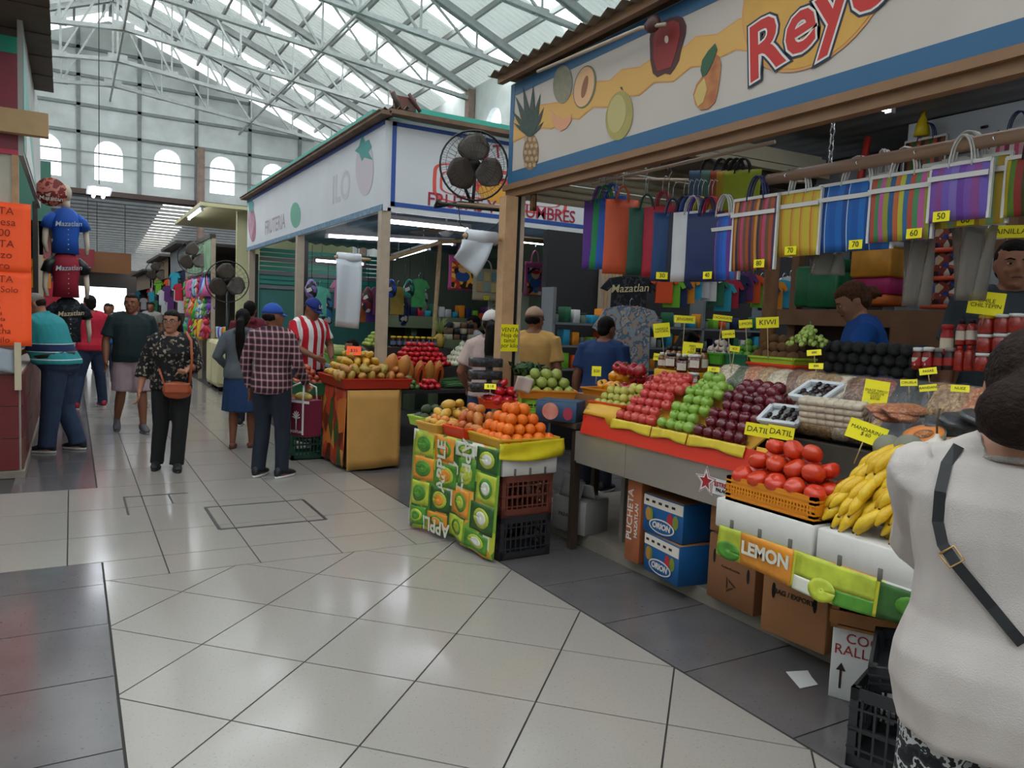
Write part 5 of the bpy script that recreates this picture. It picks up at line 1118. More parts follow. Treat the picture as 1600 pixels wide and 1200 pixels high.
def wood_crate(label, c, rz):
    t = thing('wooden_crate', label, 'crate', c, rz); w, d, h = .30, .22, .16
    for k in range(2):
        z = .02+.075*k
        for s_ in (-1, 1): MB().box((-w/2, s_*d/2-.006, z), (w/2, s_*d/2+.006, z+.058)).build('slat', WC, t); MB().box((s_*w/2-.006, -d/2, z), (s_*w/2+.006, d/2, z+.058)).build('slat', WC, t)
    for sx in (-1, 1):
        for sy in (-1, 1): MB().box((sx*w/2-.03*(sx > 0)-.0, sy*d/2-.03*(sy > 0), 0), (sx*w/2+.03*(sx < 0), sy*d/2+.03*(sy < 0), h+.04)).build('corner_block', WC, t)
    MB().box((-w/2, -d/2, 0), (w/2, d/2, .012)).build('base', WC, t); letter('MARCELINO 2', .026, LK, t, (0, -d/2-.007, .125), (0, -1, 0), bold=.001); return t
wood_crate('slatted wooden crate on the COCO RALLADO carton', (2.99, 1.97, .336), SF+.5)
cc = carton('coconut_carton', 'white carton printed COCO RALLADO with an up arrow', (3.05, 1.97, .0), .34, .22, .335, PAPER, SF+.45); letter('COCO\nRALLADO', .062, LR_, cc, (-.02, -.113, .25), (0, -1, 0), line=.9)
mb = MB(); mb.prism([(-.13, -.112, .05), (-.12, -.112, .05), (-.12, -.112, .13), (-.105, -.112, .13), (-.125, -.112, .165), (-.145, -.112, .13), (-.13, -.112, .13)], (0, -.001, 0)); mb.build('printed_arrow', LK, cc)
crate('plastic_crate', 'black plastic crate on the floor beside the woman in white', (2.70, 1.56, 0), .40, .34, .30, BC, SF+.35, 8, 4); crate('plastic_crate', 'tilted black lattice crate leaning on the crate below', (2.74, 1.58, .335), .34, .28, .10, BC, 0, 8, 3, rot=(.22, -.12, SF+.5))
q = [at(1228, 1050, z=.003), at(1262, 1048, z=.003), at(1268, 1058, z=.003), at(1278, 1070, z=.003), at(1250, 1076, z=.003)]; MB().prism(q, (0, 0, .002)).build('paper_scrap', PAPER, label='scrap of white paper lying on the dark tiles', cat='paper')
es = thing('sticker', 'white sticker with a red star lettered ESTRELLA PALACIOS on the steel counter', 'sticker', (2.999, 0, 0)); sp = at(1103, 752, X=2.995)
def star(r, off): return [(-off, sp.y-r*(1 if k % 2 == 0 else .45)*sin(2*pi*k/10), sp.z+r*(1 if k % 2 == 0 else .45)*cos(2*pi*k/10)) for k in range(10)]
for r_, m_, o_ in ((.088, PAPER, .0005), (.078, LR_, .002), (.070, PAPER, .0035), (.048, LR_, .005)): MB().prism(star(r_, o_), (-.001, 0, 0)).build('star', m_, es)
MB().box((-.002, sp.y-.21, sp.z-.055), (-.0005, sp.y-.05, sp.z+.03)).build('backing', PAPER, es); letter('ESTRELLA', .034, LR_, es, (-.004, sp.y-.135, sp.z+.0), (-1, 0, 0), bold=.001); letter('PALACIOS', .026, LK, es, (-.004, sp.y-.135, sp.z-.03), (-1, 0, 0), bold=.001)

# ================================================================== packets, sweets, jars on the display
FILM = M('clear_film2', '#dfe6ea', .05, alpha=.07, spec=1.)
def lumpy(seed, flat=.32):
    mb = MB(); n = 16; R = []
    for j in range(1, 10):
        a = pi*j/10; R.append([(sin(a)**.5*abs(cos(t))**.55*(1 if cos(t) > 0 else -1)*.5, -cos(a)*.62*(1), sin(a)**.6*abs(sin(t))**.8*(1 if sin(t) > 0 else -1)*flat) for t in [2*pi*i/n for i in range(n)]])
    mb.rings(R); mb.v = [tuple(Vector(p)*(1+.10*noise.noise(Vector(p)*5+Vector((seed, 0, 0))))) for p in mb.v]; return mb
PK = {'nut': ('nut_tan', ['#b8905e', '#a67a48', '#c9a878', '#8f6638']), 'dark': ('prune_dark', ['#1c1a20', '#2b2630', '#121216', '#3a3038']), 'oran': ('orange_bits', ['#b8643a', '#c97a4a', '#a85430', '#d19a6a']), 'cream': ('cream_bits', ['#d3c3a8', '#c4b090', '#ddd0bc', '#b8a280']), 'red': ('red_bits', ['#7a2a22', '#94382c', '#5e1f1c', '#a85a48']), 'green': ('herb_bits', ['#4a5538', '#5c6648', '#3a4430', '#6f7558']), 'wal': ('walnut_bits', ['#8a5a3c', '#6e4630', '#a67858', '#54342a'])}
PKM = {}
for k, (nm, cs) in PK.items():
    PKM[k] = lumpy(hash(nm) % 17).mesh('packet', patches(nm, cs, 16, .35, spec=.6))
FLM = lumpy(3, .36).mesh('film', FILM)
WHAT = {'nut': 'peanuts', 'dark': 'dark dried fruit', 'oran': 'orange chilli snacks', 'cream': 'pale seeds', 'red': 'red dried chillies', 'green': 'dried herbs', 'wal': 'walnut pieces'}
def packet(kind, p, sc, rot, where):
    t = thing('snack_packet', 'clear plastic packet of %s %s' % (WHAT[kind], where), 'packet', p, rot=rot, group='packets of %s %s' % (WHAT[kind], where)); t.scale = sc
    obj('contents', PKM[kind], t); obj('film', FLM, t, scale=1.07)
random.seed(11)
rowB = ['cream', 'green', 'oran', 'nut', 'cream', 'wal', 'nut', 'nut', 'cream', 'wal', 'red', 'dark', 'dark', 'nut', 'nut', 'oran']
for k, kd in enumerate(rowB):
    packet(kd, (3.635, 3.50-.105*k, 1.285), (.19, .17, .15), (.0, -.95+random.uniform(-.15, .15), random.uniform(-.3, .3)), 'on the upper display step'); 
for k, kd in enumerate(['green', 'oran', 'wal', 'nut', 'nut', 'cream', 'wal', 'nut', 'dark', 'dark', 'dark', 'nut', 'nut', 'nut']):
    packet(kd, (3.47, 3.0-.095*k, 1.115), (.17, .16, .14), (.0, -.8+random.uniform(-.15, .15), random.uniform(-.3, .3)), 'on the middle display step')
for k in range(4):
    packet('cream', (3.44, 3.30+.0*k, 1.04+.032*k), (.15, .17, .05), (0, -.1, .2+.1*k), 'stacked behind the green apples'); packet('dark', (3.44, 3.12, 1.04+.032*k), (.15, .17, .05), (0, -.1, .1*k), 'stacked behind the crimson apples')
for k in range(4): packet('oran', at(1395+18*(k % 2), 640+10*(k//2), X=3.22), (.10, .22, .055), (0, -.35, 1.3+.2*k), 'beside the cantaloupe half')
for k in range(4): packet('dark', at(1470+20*k, 668-5*k, X=3.2), (.13, .18, .07), (0, -.35, .6*k), 'behind the cantaloupe half')
# white trays of dates, coconut sweets
WT = M('foam_tray', '#d9dde0', .35)
DATE = patches('date_brown', ['#1e1214', '#2c1a1a', '#3a2420', '#160e10'], 60, .25)
for px, py, lb, rz in ((1226, 655, 'white foam tray of dark dates nearest the DATIL cards', .2), (1278, 618, 'white foam tray of dark dates behind the first', -.1)):
    p = at(px, py, X=3.22); t = tray('sweet_tray', lb, p, .15, .21, .03, WT, rz, cat='tray'); t.rotation_euler = (0, -.5, rz)
    for k in range(14): MB().ell((.05*((k % 4)-1.5)/1.5, .07*((k//4)-1.5)/1.5, .022+.006*(k % 3)), (.02, .013, .012), 8, 6, T=Matrix.Rotation(.0, 4, 'Z')).build('date', DATE, t)
COCO = M('coconut_cream', '#d3c2a8', .5, var=.08, vscale=30)
cs = thing('sweet_stack', 'stacked packs of cream coconut sweets in clear film below the tall card', 'sweets', at(1300, 664, X=3.14), rot=(0, -.25, .15))
for r_ in range(4):
    for c in range(7): MB().cyl((-.012, -.16+.045*c, .012+.032*r_), (-.012, -.118+.045*c, .012+.032*r_), .0165, n=10).build('coconut_roll', COCO, cs); MB().cyl((.028, -.16+.045*c, .012+.032*r_), (.028, -.118+.045*c, .012+.032*r_), .0165, n=10).build('coconut_roll', COCO, cs)
MB().rbox((-.036, -.172, 0), (.05, .165, .135), .012).build('film', FILM, cs)
# black avocados in two rows
AVM = ball_me(FM('avocado_black', '#17181a', '#24262a', .45, bump=.6), (1, 1.05, 1)); 
for r_ in range(3):
    for k in range(9-(r_ % 2)): put('black_avocado', AVM, (3.84-.02*r_, 2.93-.072*k-.036*(r_ % 2), 1.40+.06*r_ if r_ else 1.40), .037, rr(.4), 'round black avocado before the vendor in blue, %s row' % ('bottom', 'middle', 'top')[r_], 'avocado', 'black avocados in the double row')
# chile jars and bottles
def spice(px, py, r, h, body, cap, label, X=3.72, grp='red chile jars and bottles', k='spice_jar', lab=None): p = at(px, py, X=X); jar(k, label, p, r, h, body, cap, grp, lab=lab, rz=-1.); return p
REDC, YELC = M('lid_red', '#b01c1c', .4), M('lid_yellow', '#d9b41c', .4); SAU = M('sauce_red', '#7a1a12', .15, coat=.4)
for k, (px, py) in enumerate(((1433, 578), (1449, 578))): spice(px, py, .028, .115, SAU, CAPW, 'red sauce jar with white lid and slanted label left of the chile bottles', lab=patches('label_slant', ['#a81c22', '#cfc7b8', '#3a4a2c'], 20, .6))
for k, (px, py) in enumerate(((1466, 578), (1482, 578))): spice(px, py, .025, .11, M('pepper_black', '#2b2220', .3), M('lid_smoke', '#8d8580', .3), 'small dark spice jar with smoky lid in the chile row', lab=M('label_red', '#a02420', .5))
for k, (px, py) in enumerate(((1497, 580), (1513, 580))): spice(px, py, .024, .125, CHIL, REDC, 'slim chile bottle with red lid, lower tier', k='chile_bottle'); p = at(px, py, X=3.72)+Vector((0, 0, .126)); jar('chile_bottle', 'slim chile bottle with black lid, upper tier', p, .024, .125, CHIL, CAPB, 'upper chile bottles')
for k, (px, py, cap) in enumerate(((1535, 580, CAPW), (1560, 580, CAPW), (1582, 580, CAPW))):
    for l in range(3): p = at(px, py, X=3.70)+Vector((0, 0, .088*l)); jar('chile_jar', 'squat jar of red chile flakes in the stack below the CHILE CHILTEPIN card', p, .036, .086, CHIL, (YELC if l == 2 and k == 0 else cap), 'stacked chile jars', lab=None)
p = at(1478, 548, X=3.74); jar('chile_can', 'red can with cream marking behind the small spice jars', p+Vector((0, 0, -.02)), .03, .15, M('can_red', '#a81c1c', .35), REDC, None, lab=M('label_cream', '#d8c8b0', .6))
card(1541, 474, .145, .105, X=3.66, text='CHILE\nCHILTEPIN', size=.026, label='yellow card reading CHILE CHILTEPIN above the chile jars', stick=.05, lean=0, tilt=.1); card(1575, 362, .24, .075, X=4.9, text='VAINILLA', size=.045, label='lime yellow card reading VAINILLA behind the male vendor', stick=.4, lean=0)
for px, py, tx, lb in ((1450, 580, 'PASAS', 'small yellow card below the sauce jars'), (1420, 598, 'CIRUELA', 'yellow card reading CIRUELA among the dark packets'), (1500, 607, 'NUEZ', 'tilted yellow card among the nut packets on the right'), (1450, 606, 'ARANDANO', 'second yellow card among the dark packets'), (1272, 551, '$80', 'small yellow tag on the pale grapes'), (1275, 572, '$30', 'little yellow tag among the walnut packets'), (1115, 577, '$22', 'little yellow tag right of the honey jars')):
    card(px, py, .075, .034, X=3.55, text=tx, size=.017, label=lb, lean=.4, stick=.04, tilt=random.uniform(-.2, .2))

# ================================================================== hanging market bags
WTRIM = M('trim_white', '#d8d6d2', .5)
def bag(label, top, w, h, rz, mat, hmat=WTRIM, band=True, tagtext=None, group='striped market bags on the brown pipe', edge=True, hh=.12, tilt=0., hookz=None, tagx=.0, bulge=.02):
    t = thing('market_bag', label, 'bag', top, rot=(0, tilt, rz), group=group); R = []
    for j in range(9):
        v = j/8; th = .006+bulge*sin(pi*min(1, v*1.05))**.7; ww = w/2*(1-.03*sin(pi*v)); R.append([(ww*abs(cos(q))**.5*(1 if cos(q) > 0 else -1), th*sin(q)+.004*sin(9*cos(q)+v*3), -h*v) for q in [2*pi*k/20 for k in range(20)]])
    MB().rings(R).build('panel', mat, t)
    if edge:
        for s_ in (-1, 1): MB().box((s_*w/2-.006, -.008, -h), (s_*w/2+.006, .008, 0)).build('side_trim', WTRIM, t)
        MB().box((-w/2, -.012, -.012), (w/2, .012, .004)).build('top_trim', WTRIM, t)
    if band: MB().box((-w/2, -bulge-.009, -h*.2-.022), (w/2, -bulge-.004, -h*.2)).build('band', WTRIM, t)
    for s_ in (-1, 1):
        for e in (0, 1): MB().tube([(w*.19*cos(a)+.006*e, s_*.012+.01*e, -.02+hh*1.15*sin(a)) for a in [pi*k/10 for k in range(11)]], .0045, 6).build('handle', hmat, t)
    if hookz: MB().tube([(0, 0, hh*.9), (.0, 0, hh+.06), (.015, 0, hh+.10), (.035, 0, hh+.085)], .003, 5).build('hook', CHROME, t)
    if tagtext: MB().cbox((tagx*w, -bulge-.012, -h*.92), (.075, .002, .045)).build('price_tag', YCARD, t); letter(tagtext, .04, INK, t, (tagx*w, -bulge-.0145, -h*.92), (0, -1, 0), bold=0)
    return t
def bagpx(x0, x1, y0, y1, X, mat, label, dr=0., full=None, **kw):
    """bag hung in the plane of the pipe (local -Y faces the walkway)"""
    a, b, c = at(x0, (y0+y1)/2, X=X), at(x1, (y0+y1)/2, X=X), at((x0+x1)/2, y1, X=X); m_ = at((x0+x1)/2, y0, X=X)
    return bag(label, (X, m_.y, m_.z), full or abs(a.y-b.y), m_.z-c.z, SF+dr, mat, **kw)
S = striped
NAVH = M('handle_navy', '#1f2c66', .4)
bagpx(1148, 1216, 308, 422, 3.36, S('st_pink', ['#8a4a2c', '#c9863a', '#3a3440', '#8a3c2c', '#b8486a', '#6a5038', '#a8502c', '#4a3450'], .16), 'brown, pink and orange striped bag with navy handles and tag 80', tagtext='80', hmat=NAVH, tagx=.25)
bagpx(1212, 1284, 298, 400, 3.40, S('st_yellow', ['#cdb43a', '#cdb43a', '#d0763a', '#c9a53a'], .062, widths=[.4, .25, .15, .2]), 'yellow bag with thin orange stripes', tagtext='70', tagx=.0)
bagpx(1280, 1398, 282, 392, 3.42, S('st_blue', ['#1c5aa8', '#1f6ab8', '#1a4a90', '#b8cfe0', '#1f62b0'], .13, widths=[.3, .28, .2, .04, .18]), 'blue bag with fine white stripes and tag 70', tagtext='70', tagx=.1)
bagpx(1356, 1400, 272, 362, 3.46, S('st_mix2', ['#b86a4a', '#7a4a8a', '#c9a04a', '#4a6a9a'], .10), 'orange and purple striped bag mostly hidden behind the multicoloured one')
bagpx(1362, 1462, 270, 376, 3.40, S('st_multi', ['#b8b83a', '#3a6a94', '#b8503a', '#4a8a5a', '#b85a94', '#9a9a3a', '#2c5a8a', '#c0683a'], .20), 'multicoloured pink, green and blue striped bag with tag 60', tagtext='60', tagx=.3)
bagpx(1442, 1578, 248, 354, 3.44, S('st_green', ['#c3ad34', '#6fa86a', '#a8873a', '#c9b83a', '#8ab48a', '#b89a34'], .17), 'yellow and green striped bag behind the purple one, tag 60', tagtext='60', tagx=.1)
bagpx(1456, 1550, 254, 344, 3.37, S('st_purple', ['#6a3f9a', '#7a52a8', '#8a4a8a', '#6f58b0', '#7d6ab4'], .16), 'purple striped bag hanging in front with tag 50', tagtext='50', tagx=-.2)
bagpx(1574, 1660, 240, 336, 3.42, S('st_dark', ['#3a2a1c', '#b8a028', '#5a7a2c', '#8a2a24', '#3a3a1c'], .14), 'dark red, yellow and green striped bag at the right edge', hmat=BLACK, band=False)
# solid and mesh bags near the corner, hung on wire hangers and turned towards the walkway
random.seed(5)
MESH = [(926, 946, 312, 420, '#5a2f8a', 'purple'), (938, 952, 310, 420, '#1f8a4a', 'bright green'), (948, 962, 308, 420, '#2a5ab0', 'blue'), (955, 990, 312, 428, '#c9522c', 'orange'), (984, 1036, 325, 430, '#0f4a3a', 'dark green'), (1028, 1040, 322, 432, '#a8243a', 'red'), (1036, 1064, 333, 440, '#123a6a', 'navy'), (1060, 1074, 330, 440, '#2a2c3a', 'charcoal'), (1068, 1080, 330, 440, '#2c56b0', 'royal blue'), (1076, 1088, 330, 440, '#c9c9cc', 'white'), (1084, 1094, 330, 440, '#5a3a9a', 'violet'), (1090, 1100, 332, 440, '#c9c22c', 'yellow'), (1098, 1112, 332, 440, '#1c2c5a', 'dark navy'), (1106, 1116, 332, 440, '#b8203a', 'crimson')]
for k, (x0, x1, y0, y1, c, nm) in enumerate(MESH):
    wide = x1-x0 > 24; X = 3.42+.012*(k % 3); d = .5*X+.862*at((x0+x1)/2, y0, X=X).y
    ang = (-.55 if wide else -1.32); a = at((x0+x1)/2, y0, X=X); bz = at((x0+x1)/2, y1, X=X).z
    bag('plain %s mesh shopping bag hanging near the stall corner' % nm, a, (.24 if wide else .28), a.z-bz, ang, M('mesh_'+nm, c, .55, var=.1, vscale=4), hmat=M('hdl_'+nm, c, .4), band=False, group='plain mesh bags near the corner', edge=False, hh=.10, hookz=True, tagtext='30' if nm in ('navy',) else None, tagx=-.2)
bagpx(1110, 1152, 335, 438, 3.44, S('st_bluep', ['#2a5ab8', '#2a6ac9', '#6a3a94', '#3a7ac9', '#8a4a8a', '#2c4a9a'], .18), 'blue bag with purple and red stripes and tag 40', tagtext='40', tagx=-.25, full=.30)
for k, (x0, c, nm) in enumerate(((1098, '#4a6a8a', 'smoky blue'), (1118, '#5a8a7a', 'sage'), (1132, '#b8502c', 'rust'), (1142, '#c9a02c', 'gold'), (1152, '#a8b82c', 'lime'))):
    a = at(x0+8, 266, X=3.6); bag('small %s net bag in the cluster hung above the others' % nm, a, .24, .26, -.9-.05*k, M('net_'+nm, c, .5, alpha=.85), hmat=BLACK, band=False, group='small net bags hung high', edge=False, hh=.08, bulge=.012)
for k, (px, py0, py1, X, lb) in enumerate(((1004, 238, 300, 3.45, 'left'), (1032, 238, 312, 3.45, 'middle'), (1050, 240, 318, 3.45, 'right'))):
    a = at(px-40+k*18, 275, X=3.45); t = thing('wire_hanger', 'thin wire hanger hook above the mesh bags, the %s one' % lb, 'hanger', a); MB().tube([(0, 0, -.16), (0, 0, 0), (.02, .0, .03), (0, 0, .06), (-.02, 0, .04)], .003, 5).build('wire', CHROME, t)
# plastic bag sheets hanging under the striped bags
PS = M('bag_smoky', '#7a726a', .25, alpha=.72)
for (x0, x1, y0, y1, b0, b1, lb) in ((1412, 1464, 372, 478, 1405, 1450, 'smoky plastic bags hanging straight below the multicoloured bag'), (1486, 1562, 352, 470, 1488, 1536, 'smoky plastic bags gathered to a knot below the green bag'), (1262, 1320, 395, 430, 1262, 1316, 'grey plastic sheet hanging behind the yellow bag')):
    X = 3.5; MB().sheet(lambda u, v: tuple(at(x0+(x1-x0)*u+((b0+(b1-b0)*u)-(x0+(x1-x0)*u))*v, y0+(y1-y0)*v, X=X)+Vector((.02*sin(u*12+v*2), 0, 0))), 10, 8, .003).build('plastic_bag', PS, label=lb, cat='bag')

# ================================================================== back of the right stall
WSH = M('shelf_wood', '#8a6244', .55, var=.12, vscale=6)
bs = thing('wall_shelf', 'brown wooden shelf unit along the back of the right stall', 'shelf', (0, 0, 0))
MB().box((5.3, .6, 1.66), (5.75, 4.75, 1.79)).build('shelf_board', WSH, bs); MB().box((5.3, .6, 2.14), (5.34, 3.4, 2.26)).build('shelf_board', WSH, bs)
for y in (4.7, 2.9, 1.0): MB().box((5.6, y-.04, .36), (5.68, y+.04, 2.6)).build('upright', WSH, bs)
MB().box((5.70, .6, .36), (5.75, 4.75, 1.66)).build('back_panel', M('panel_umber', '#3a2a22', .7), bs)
cols = [('#d9982c', 'amber'), ('#b8246a', 'magenta'), ('#c93a2c', 'scarlet'), ('#1f3f8a', 'blue'), ('#1f7a4a', 'green'), ('#d8d8d8', 'white'), ('#5a2a7a', 'purple'), ('#2a8ab0', 'turquoise'), ('#e0722c', 'tangerine'), ('#2b2c34', 'black')]
def foldstack(px, py, X, w, d, items, where):
    p = at(px, py, X=X); z = p.z
    for k, (ci, h) in enumerate(items):
        c, nm = cols[ci]; mb = MB(); mb.rbox((-d/2, -w/2, 0), (d/2, w/2, h), min(h, .06)*.45)
        mb.build('folded_cloth', M('fold_'+nm, c, .45, var=.15, vscale=7), loc=(p.x+.02*(k % 2), p.y, z), label='folded %s cloth %s' % (nm, where), cat='cloth', group='folded cloth '+where); z += h+.001
foldstack(1372, 478, 5.42, .34, .3, [(8, .08), (1, .13), (0, .22), (5, .05), (3, .06)], 'stacked on the brown shelf behind the blue-shirted vendor'); foldstack(1300, 482, 5.5, .3, .3, [(4, .30), (4, .10)], 'in the green pile left of the amber one')
foldstack(1275, 480, 5.55, .25, .3, [(4, .34)], 'at the end of the shelf')
SNK = patches('snack_bag', ['#d8d4cc', '#2c3f8a', '#8a3a2c', '#3a2a24', '#c9b08a', '#b8503a'], 26, .25)
for k in range(3):
    t = thing('snack_bag', 'printed snack bag with orange base behind the smoky plastic bags, %s of three' % ('lowest', 'middle', 'top')[k], 'bag', at(1478, 476-44*k, X=5.0)+Vector((0, 0, 0))); MB().rings([[(.05*sin(q)*(1-.3*z), .14*cos(q)*(1-.35*z), .20*z) for q in [2*pi*i/16 for i in range(16)]] for z in (0, .2, .5, .8, 1)]).build('pouch', SNK, t); MB().rbox((-.06, -.15, -.03), (.06, .15, 0), .01).build('base', M('base_orange', '#d8502c', .4), t)
MB().box((4.94, 2.35, 1.0), (5.06, 3.3, 1.73)).build('display_rack', WSH, label='brown rack holding the printed snack bags', cat='rack')
# striped bags on the white board
for k, (px, py, c) in enumerate(((1447, 216, ['#7a4a2c', '#2c6a3a', '#b8503a', '#3a2c24']), (1478, 250, ['#1f3f6a', '#c94a7a', '#d8d8d0', '#2c7a4a']), (1590, 200, ['#c94a6a', '#d8a0a8', '#8a2a4a', '#e0d8d0']))):
    a = at(px, py, X=5.86); bag('striped bag hung on the rail of the white back board, number %d from the left' % (k+1), a, .34, .42, SF, S('st_back%d' % k, c, .13), hmat=NAVH, band=False, group='bags on the back rail')
mb = MB(); mb.lathe([(.06, 0), (.05, .08), (.015, .16), (.02, .2)], 10); o = mb.build('yellow_bundle', M('bundle_yellow', '#d9c01c', .5), label='yellow tied bundle above the back rail bags', cat='bundle'); o.location = at(1440, 212, X=5.86)
# garments and boxes at the far inner corner (behind peppers and honey)
def shirt(label, p, w, h, mat, rz, group=None, text=None, tmat=None, txt=.07, sub=None):
    t = thing('hanging_shirt', label, 'shirt', p, rz, group=group); mb = MB(); n = 12
    mb.prism([(-w*.16, 0, 0), (w*.16, 0, 0), (w*.42, 0, -h*.05), (w*.62, 0, -h*.30), (w*.47, 0, -h*.36), (w*.36, 0, -h*.24), (w*.38, 0, -h), (-w*.38, 0, -h), (-w*.36, 0, -h*.24), (-w*.47, 0, -h*.36), (-w*.62, 0, -h*.30), (-w*.42, 0, -h*.05)], (0, .05, 0)); mb.build('garment', mat, t)
    MB().tube([(-w*.14, 0.025, .0), (0, .025, -.05*h), (w*.14, .025, 0)], .012, 6).build('collar', mat, t)
    MB().tube([(0, .025, -.01), (0, .025, .06), (.02, .025, .09), (.04, .025, .07)], .004, 5).build('hanger_hook', CHROME, t)
    if text: letter(text, txt, tmat, t, (0, -.004, -h*.28), (0, -1, 0), bold=.001, shear=.2, roll=.08)
    for k in range(5 if sub else 0): MB().cyl((0, 0, -h*(.42+.11*k)), (0, -.004, -h*(.42+.11*k)), .008, n=8).build('button', WHITE, t)
    return t
FL2 = patches('shirt_floral', ['#6a8aa8', '#8aa8c0', '#b89a84', '#5a7a9a', '#c0b0a0', '#7a94b0'], 9, .8, 'NOISE'); FL3 = patches('shirt_darkfloral', ['#14161c', '#1c2028', '#14161c', '#3a3c44', '#14161c'], 12, .8, 'NOISE'); GOLDT = M('text_cream', '#d8c9a0', .6)
shirt('black patterned shirt lettered Mazatlan hanging at the inner corner', at(985, 432, Y=7.1), .56, .5, FL3, -.4, text='Mazatlan', tmat=GOLDT, txt=.13)
shirt('pale blue flowered beach shirt hanging below the black one', at(985, 478, Y=7.05), .70, .9, FL2, -.4)
for k in range(6): MB().box((0, 0, 0), (.05, .06, 2.3)).build('timber_stud', WOOD if k % 2 else BEIGE, label='upright timber stud beside the flowered shirts', cat='post', group='upright timber studs beside the shirts').location = at(938+5.5*k, 470, Y=7.8)*1-Vector((0, 0, at(938, 470, Y=7.8).z))
MB().box((5.0, 7.9, 0), (9.4, 8.0, 2.72)).build('wall_partition', M('partition_dark', '#2c2a2e', .8), label='dark partition behind the hanging clothes', cat='wall', kind='structure')
random.seed(21)
CC = ['#e0501c', '#c9c9cc', '#16234a', '#e08a1c', '#2aa0b8', '#7ac02c', '#d8d8d8', '#5a2a6a', '#2a9ac0', '#b8243a', '#1c2c5a', '#2a6a4a']
CN = ['red orange', 'silver grey', 'navy', 'amber', 'turquoise', 'lime green', 'white', 'purple', 'sky blue', 'crimson', 'dark blue', 'sea green']
for k in range(22):                                             # bright shirts hung in a row behind the honey jars
    px = 1040+11.5*k; a = at(px, 428+8*sin(k)+(k//8)*6, Y=6.9-.02*k); ci = (k*5) % 12
    shirt('small %s garment in the bright row hung behind the honey jars' % CN[ci], a, .26, .34, M('gar_%d' % ci, CC[ci], .6), -.5, group='bright garments in a row')
rk = thing('shop_shelf', 'shelving with jars and folded goods behind the honey bottles', 'shelf', (0, 0, 0))
for z in (1.05, 1.32, 1.58): MB().box((4.75, 7.3, z), (8.2, 7.55, z+.025)).build('shelf_board', M('shelf_grey', '#7a7f86', .5), rk)
for x in (4.75, 5.9, 7.05, 8.2): MB().box((x-.02, 7.3, 0), (x+.02, 7.55, 2.0)).build('upright', MATS['shelf_grey'], rk)
for z in (1.075, 1.345, 1.605):
    for k in range(26):
        x = 4.83+.13*k; ci = (k*7+int(z*10)) % 12; h_ = .10+.08*((k*3) % 4)/3
        if k % 3: MB().rbox((x-.045, 7.33, z), (x+.045, 7.48, z+h_), .012).build('shelf_goods', M('gar_%d' % ci, CC[ci], .6), label='%s packet on the shelving behind the honey bottles' % CN[ci], cat='packet', group='coloured packets on the shelving')
        else: jar('shelf_jar', 'greenish jar on the shelving behind the honey bottles', (x, 7.40, z), .042, .12, M('jar_green', '#7a8a7a', .2, coat=.3), CAPB, 'greenish jars on the shelving', lab=None)

# ================================================================== fan, rolls, corner clutter
BLKM = M('fan_black', '#1a1816', .4)
def fan(label, c, r, rz, tiltx=0., blade=M('fan_blade', '#4a4038', .45), n=40, mount=True):
    t = thing('mounted_fan', label, 'fan', c, rot=(tiltx, 0, rz)); mb = MB()
    for y, rr_ in ((-.07, r), (.07, r)): mb.tube([(rr_*cos(a), y*.1, rr_*sin(a)) for a in [2*pi*k/32 for k in range(33)]], .008, 6)
    mb.build('guard_rim', BLKM, t); mb = MB()
    for k in range(n):
        a = 2*pi*k/n; mb.tube([(.05*cos(a), -.10, .05*sin(a)), (r*.6*cos(a), -.085, r*.6*sin(a)), (r*.93*cos(a), -.045, r*.93*sin(a)), (r*cos(a), 0, r*sin(a))], .0016, 3)
        mb.tube([(.08*cos(a), .10, .08*sin(a)), (r*.93*cos(a), .05, r*.93*sin(a)), (r*cos(a), 0, r*sin(a))], .0016, 3)
    for rr_ in (.35, .62, .85): mb.tube([(r*rr_*cos(a), -.10+.06*rr_**3, r*rr_*sin(a)) for a in [2*pi*k/24 for k in range(25)]], .002, 4)
    tag(mb.build('guard_wires', BLKM, t), kind='stuff')
    for k in range(3):
        T = Matrix.Rotation(2*pi*k/3+.5, 4, 'Y'); MB().sheet(lambda u, v: (r*(.12+.76*u), -.05+.05*(v-.5)*1.2, (v-.45)*r*(.25+.75*sin(pi*min(1, u*.85+.12))*.9)), 8, 6, .004, T=T).build('blade', blade, t)
    MB().lathe([(.03, -.11), (.055, -.10), (.06, -.05), (.03, -.04)], 14, T=Matrix.Rotation(-pi/2, 4, 'X') @ Matrix.Scale(-1, 4, (0, 0, 1))).build('hub', BLKM, t)
    MB().tube([(0, .03, 0), (0, .22, 0)], [.07, .06], 12).build('motor', BLKM, t)
    return t
fc = at(741, 259, X=2.96); f1 = fan('black wall fan mounted at the corner post in front of the lettered fascia', fc, .29, -.35)
MB().tube([(-.1, .0, -.12), (-.02, .02, -.30)], .014, 6).build('bracket_arm', BLKM, f1); MB().tube([(.02, .05, -.05), (.0, .02, -.32)], .014, 6).build('bracket_arm', BLKM, f1)
MB().tube([(-.30, -.06, -.32), (-.32, .02, -.36), (-.1, .1, -.30), (.3, .08, -.32), (.36, 0, -.36), (.1, -.06, -.36), (-.30, -.06, -.34)], .016, 6).build('bracket_ring', BLKM, f1); MB().box((-.14, -.04, -.36), (.42, .03, -.32)).build('bracket_bar', WOOD, f1)
MB().tube([(-.12, 0, -.36), (-.1, 0, -.50), (.05, 0, -.58), (.2, 0, -.50), (.3, 0, -.36)], .005, 5).build('cable', BLKM, f1)
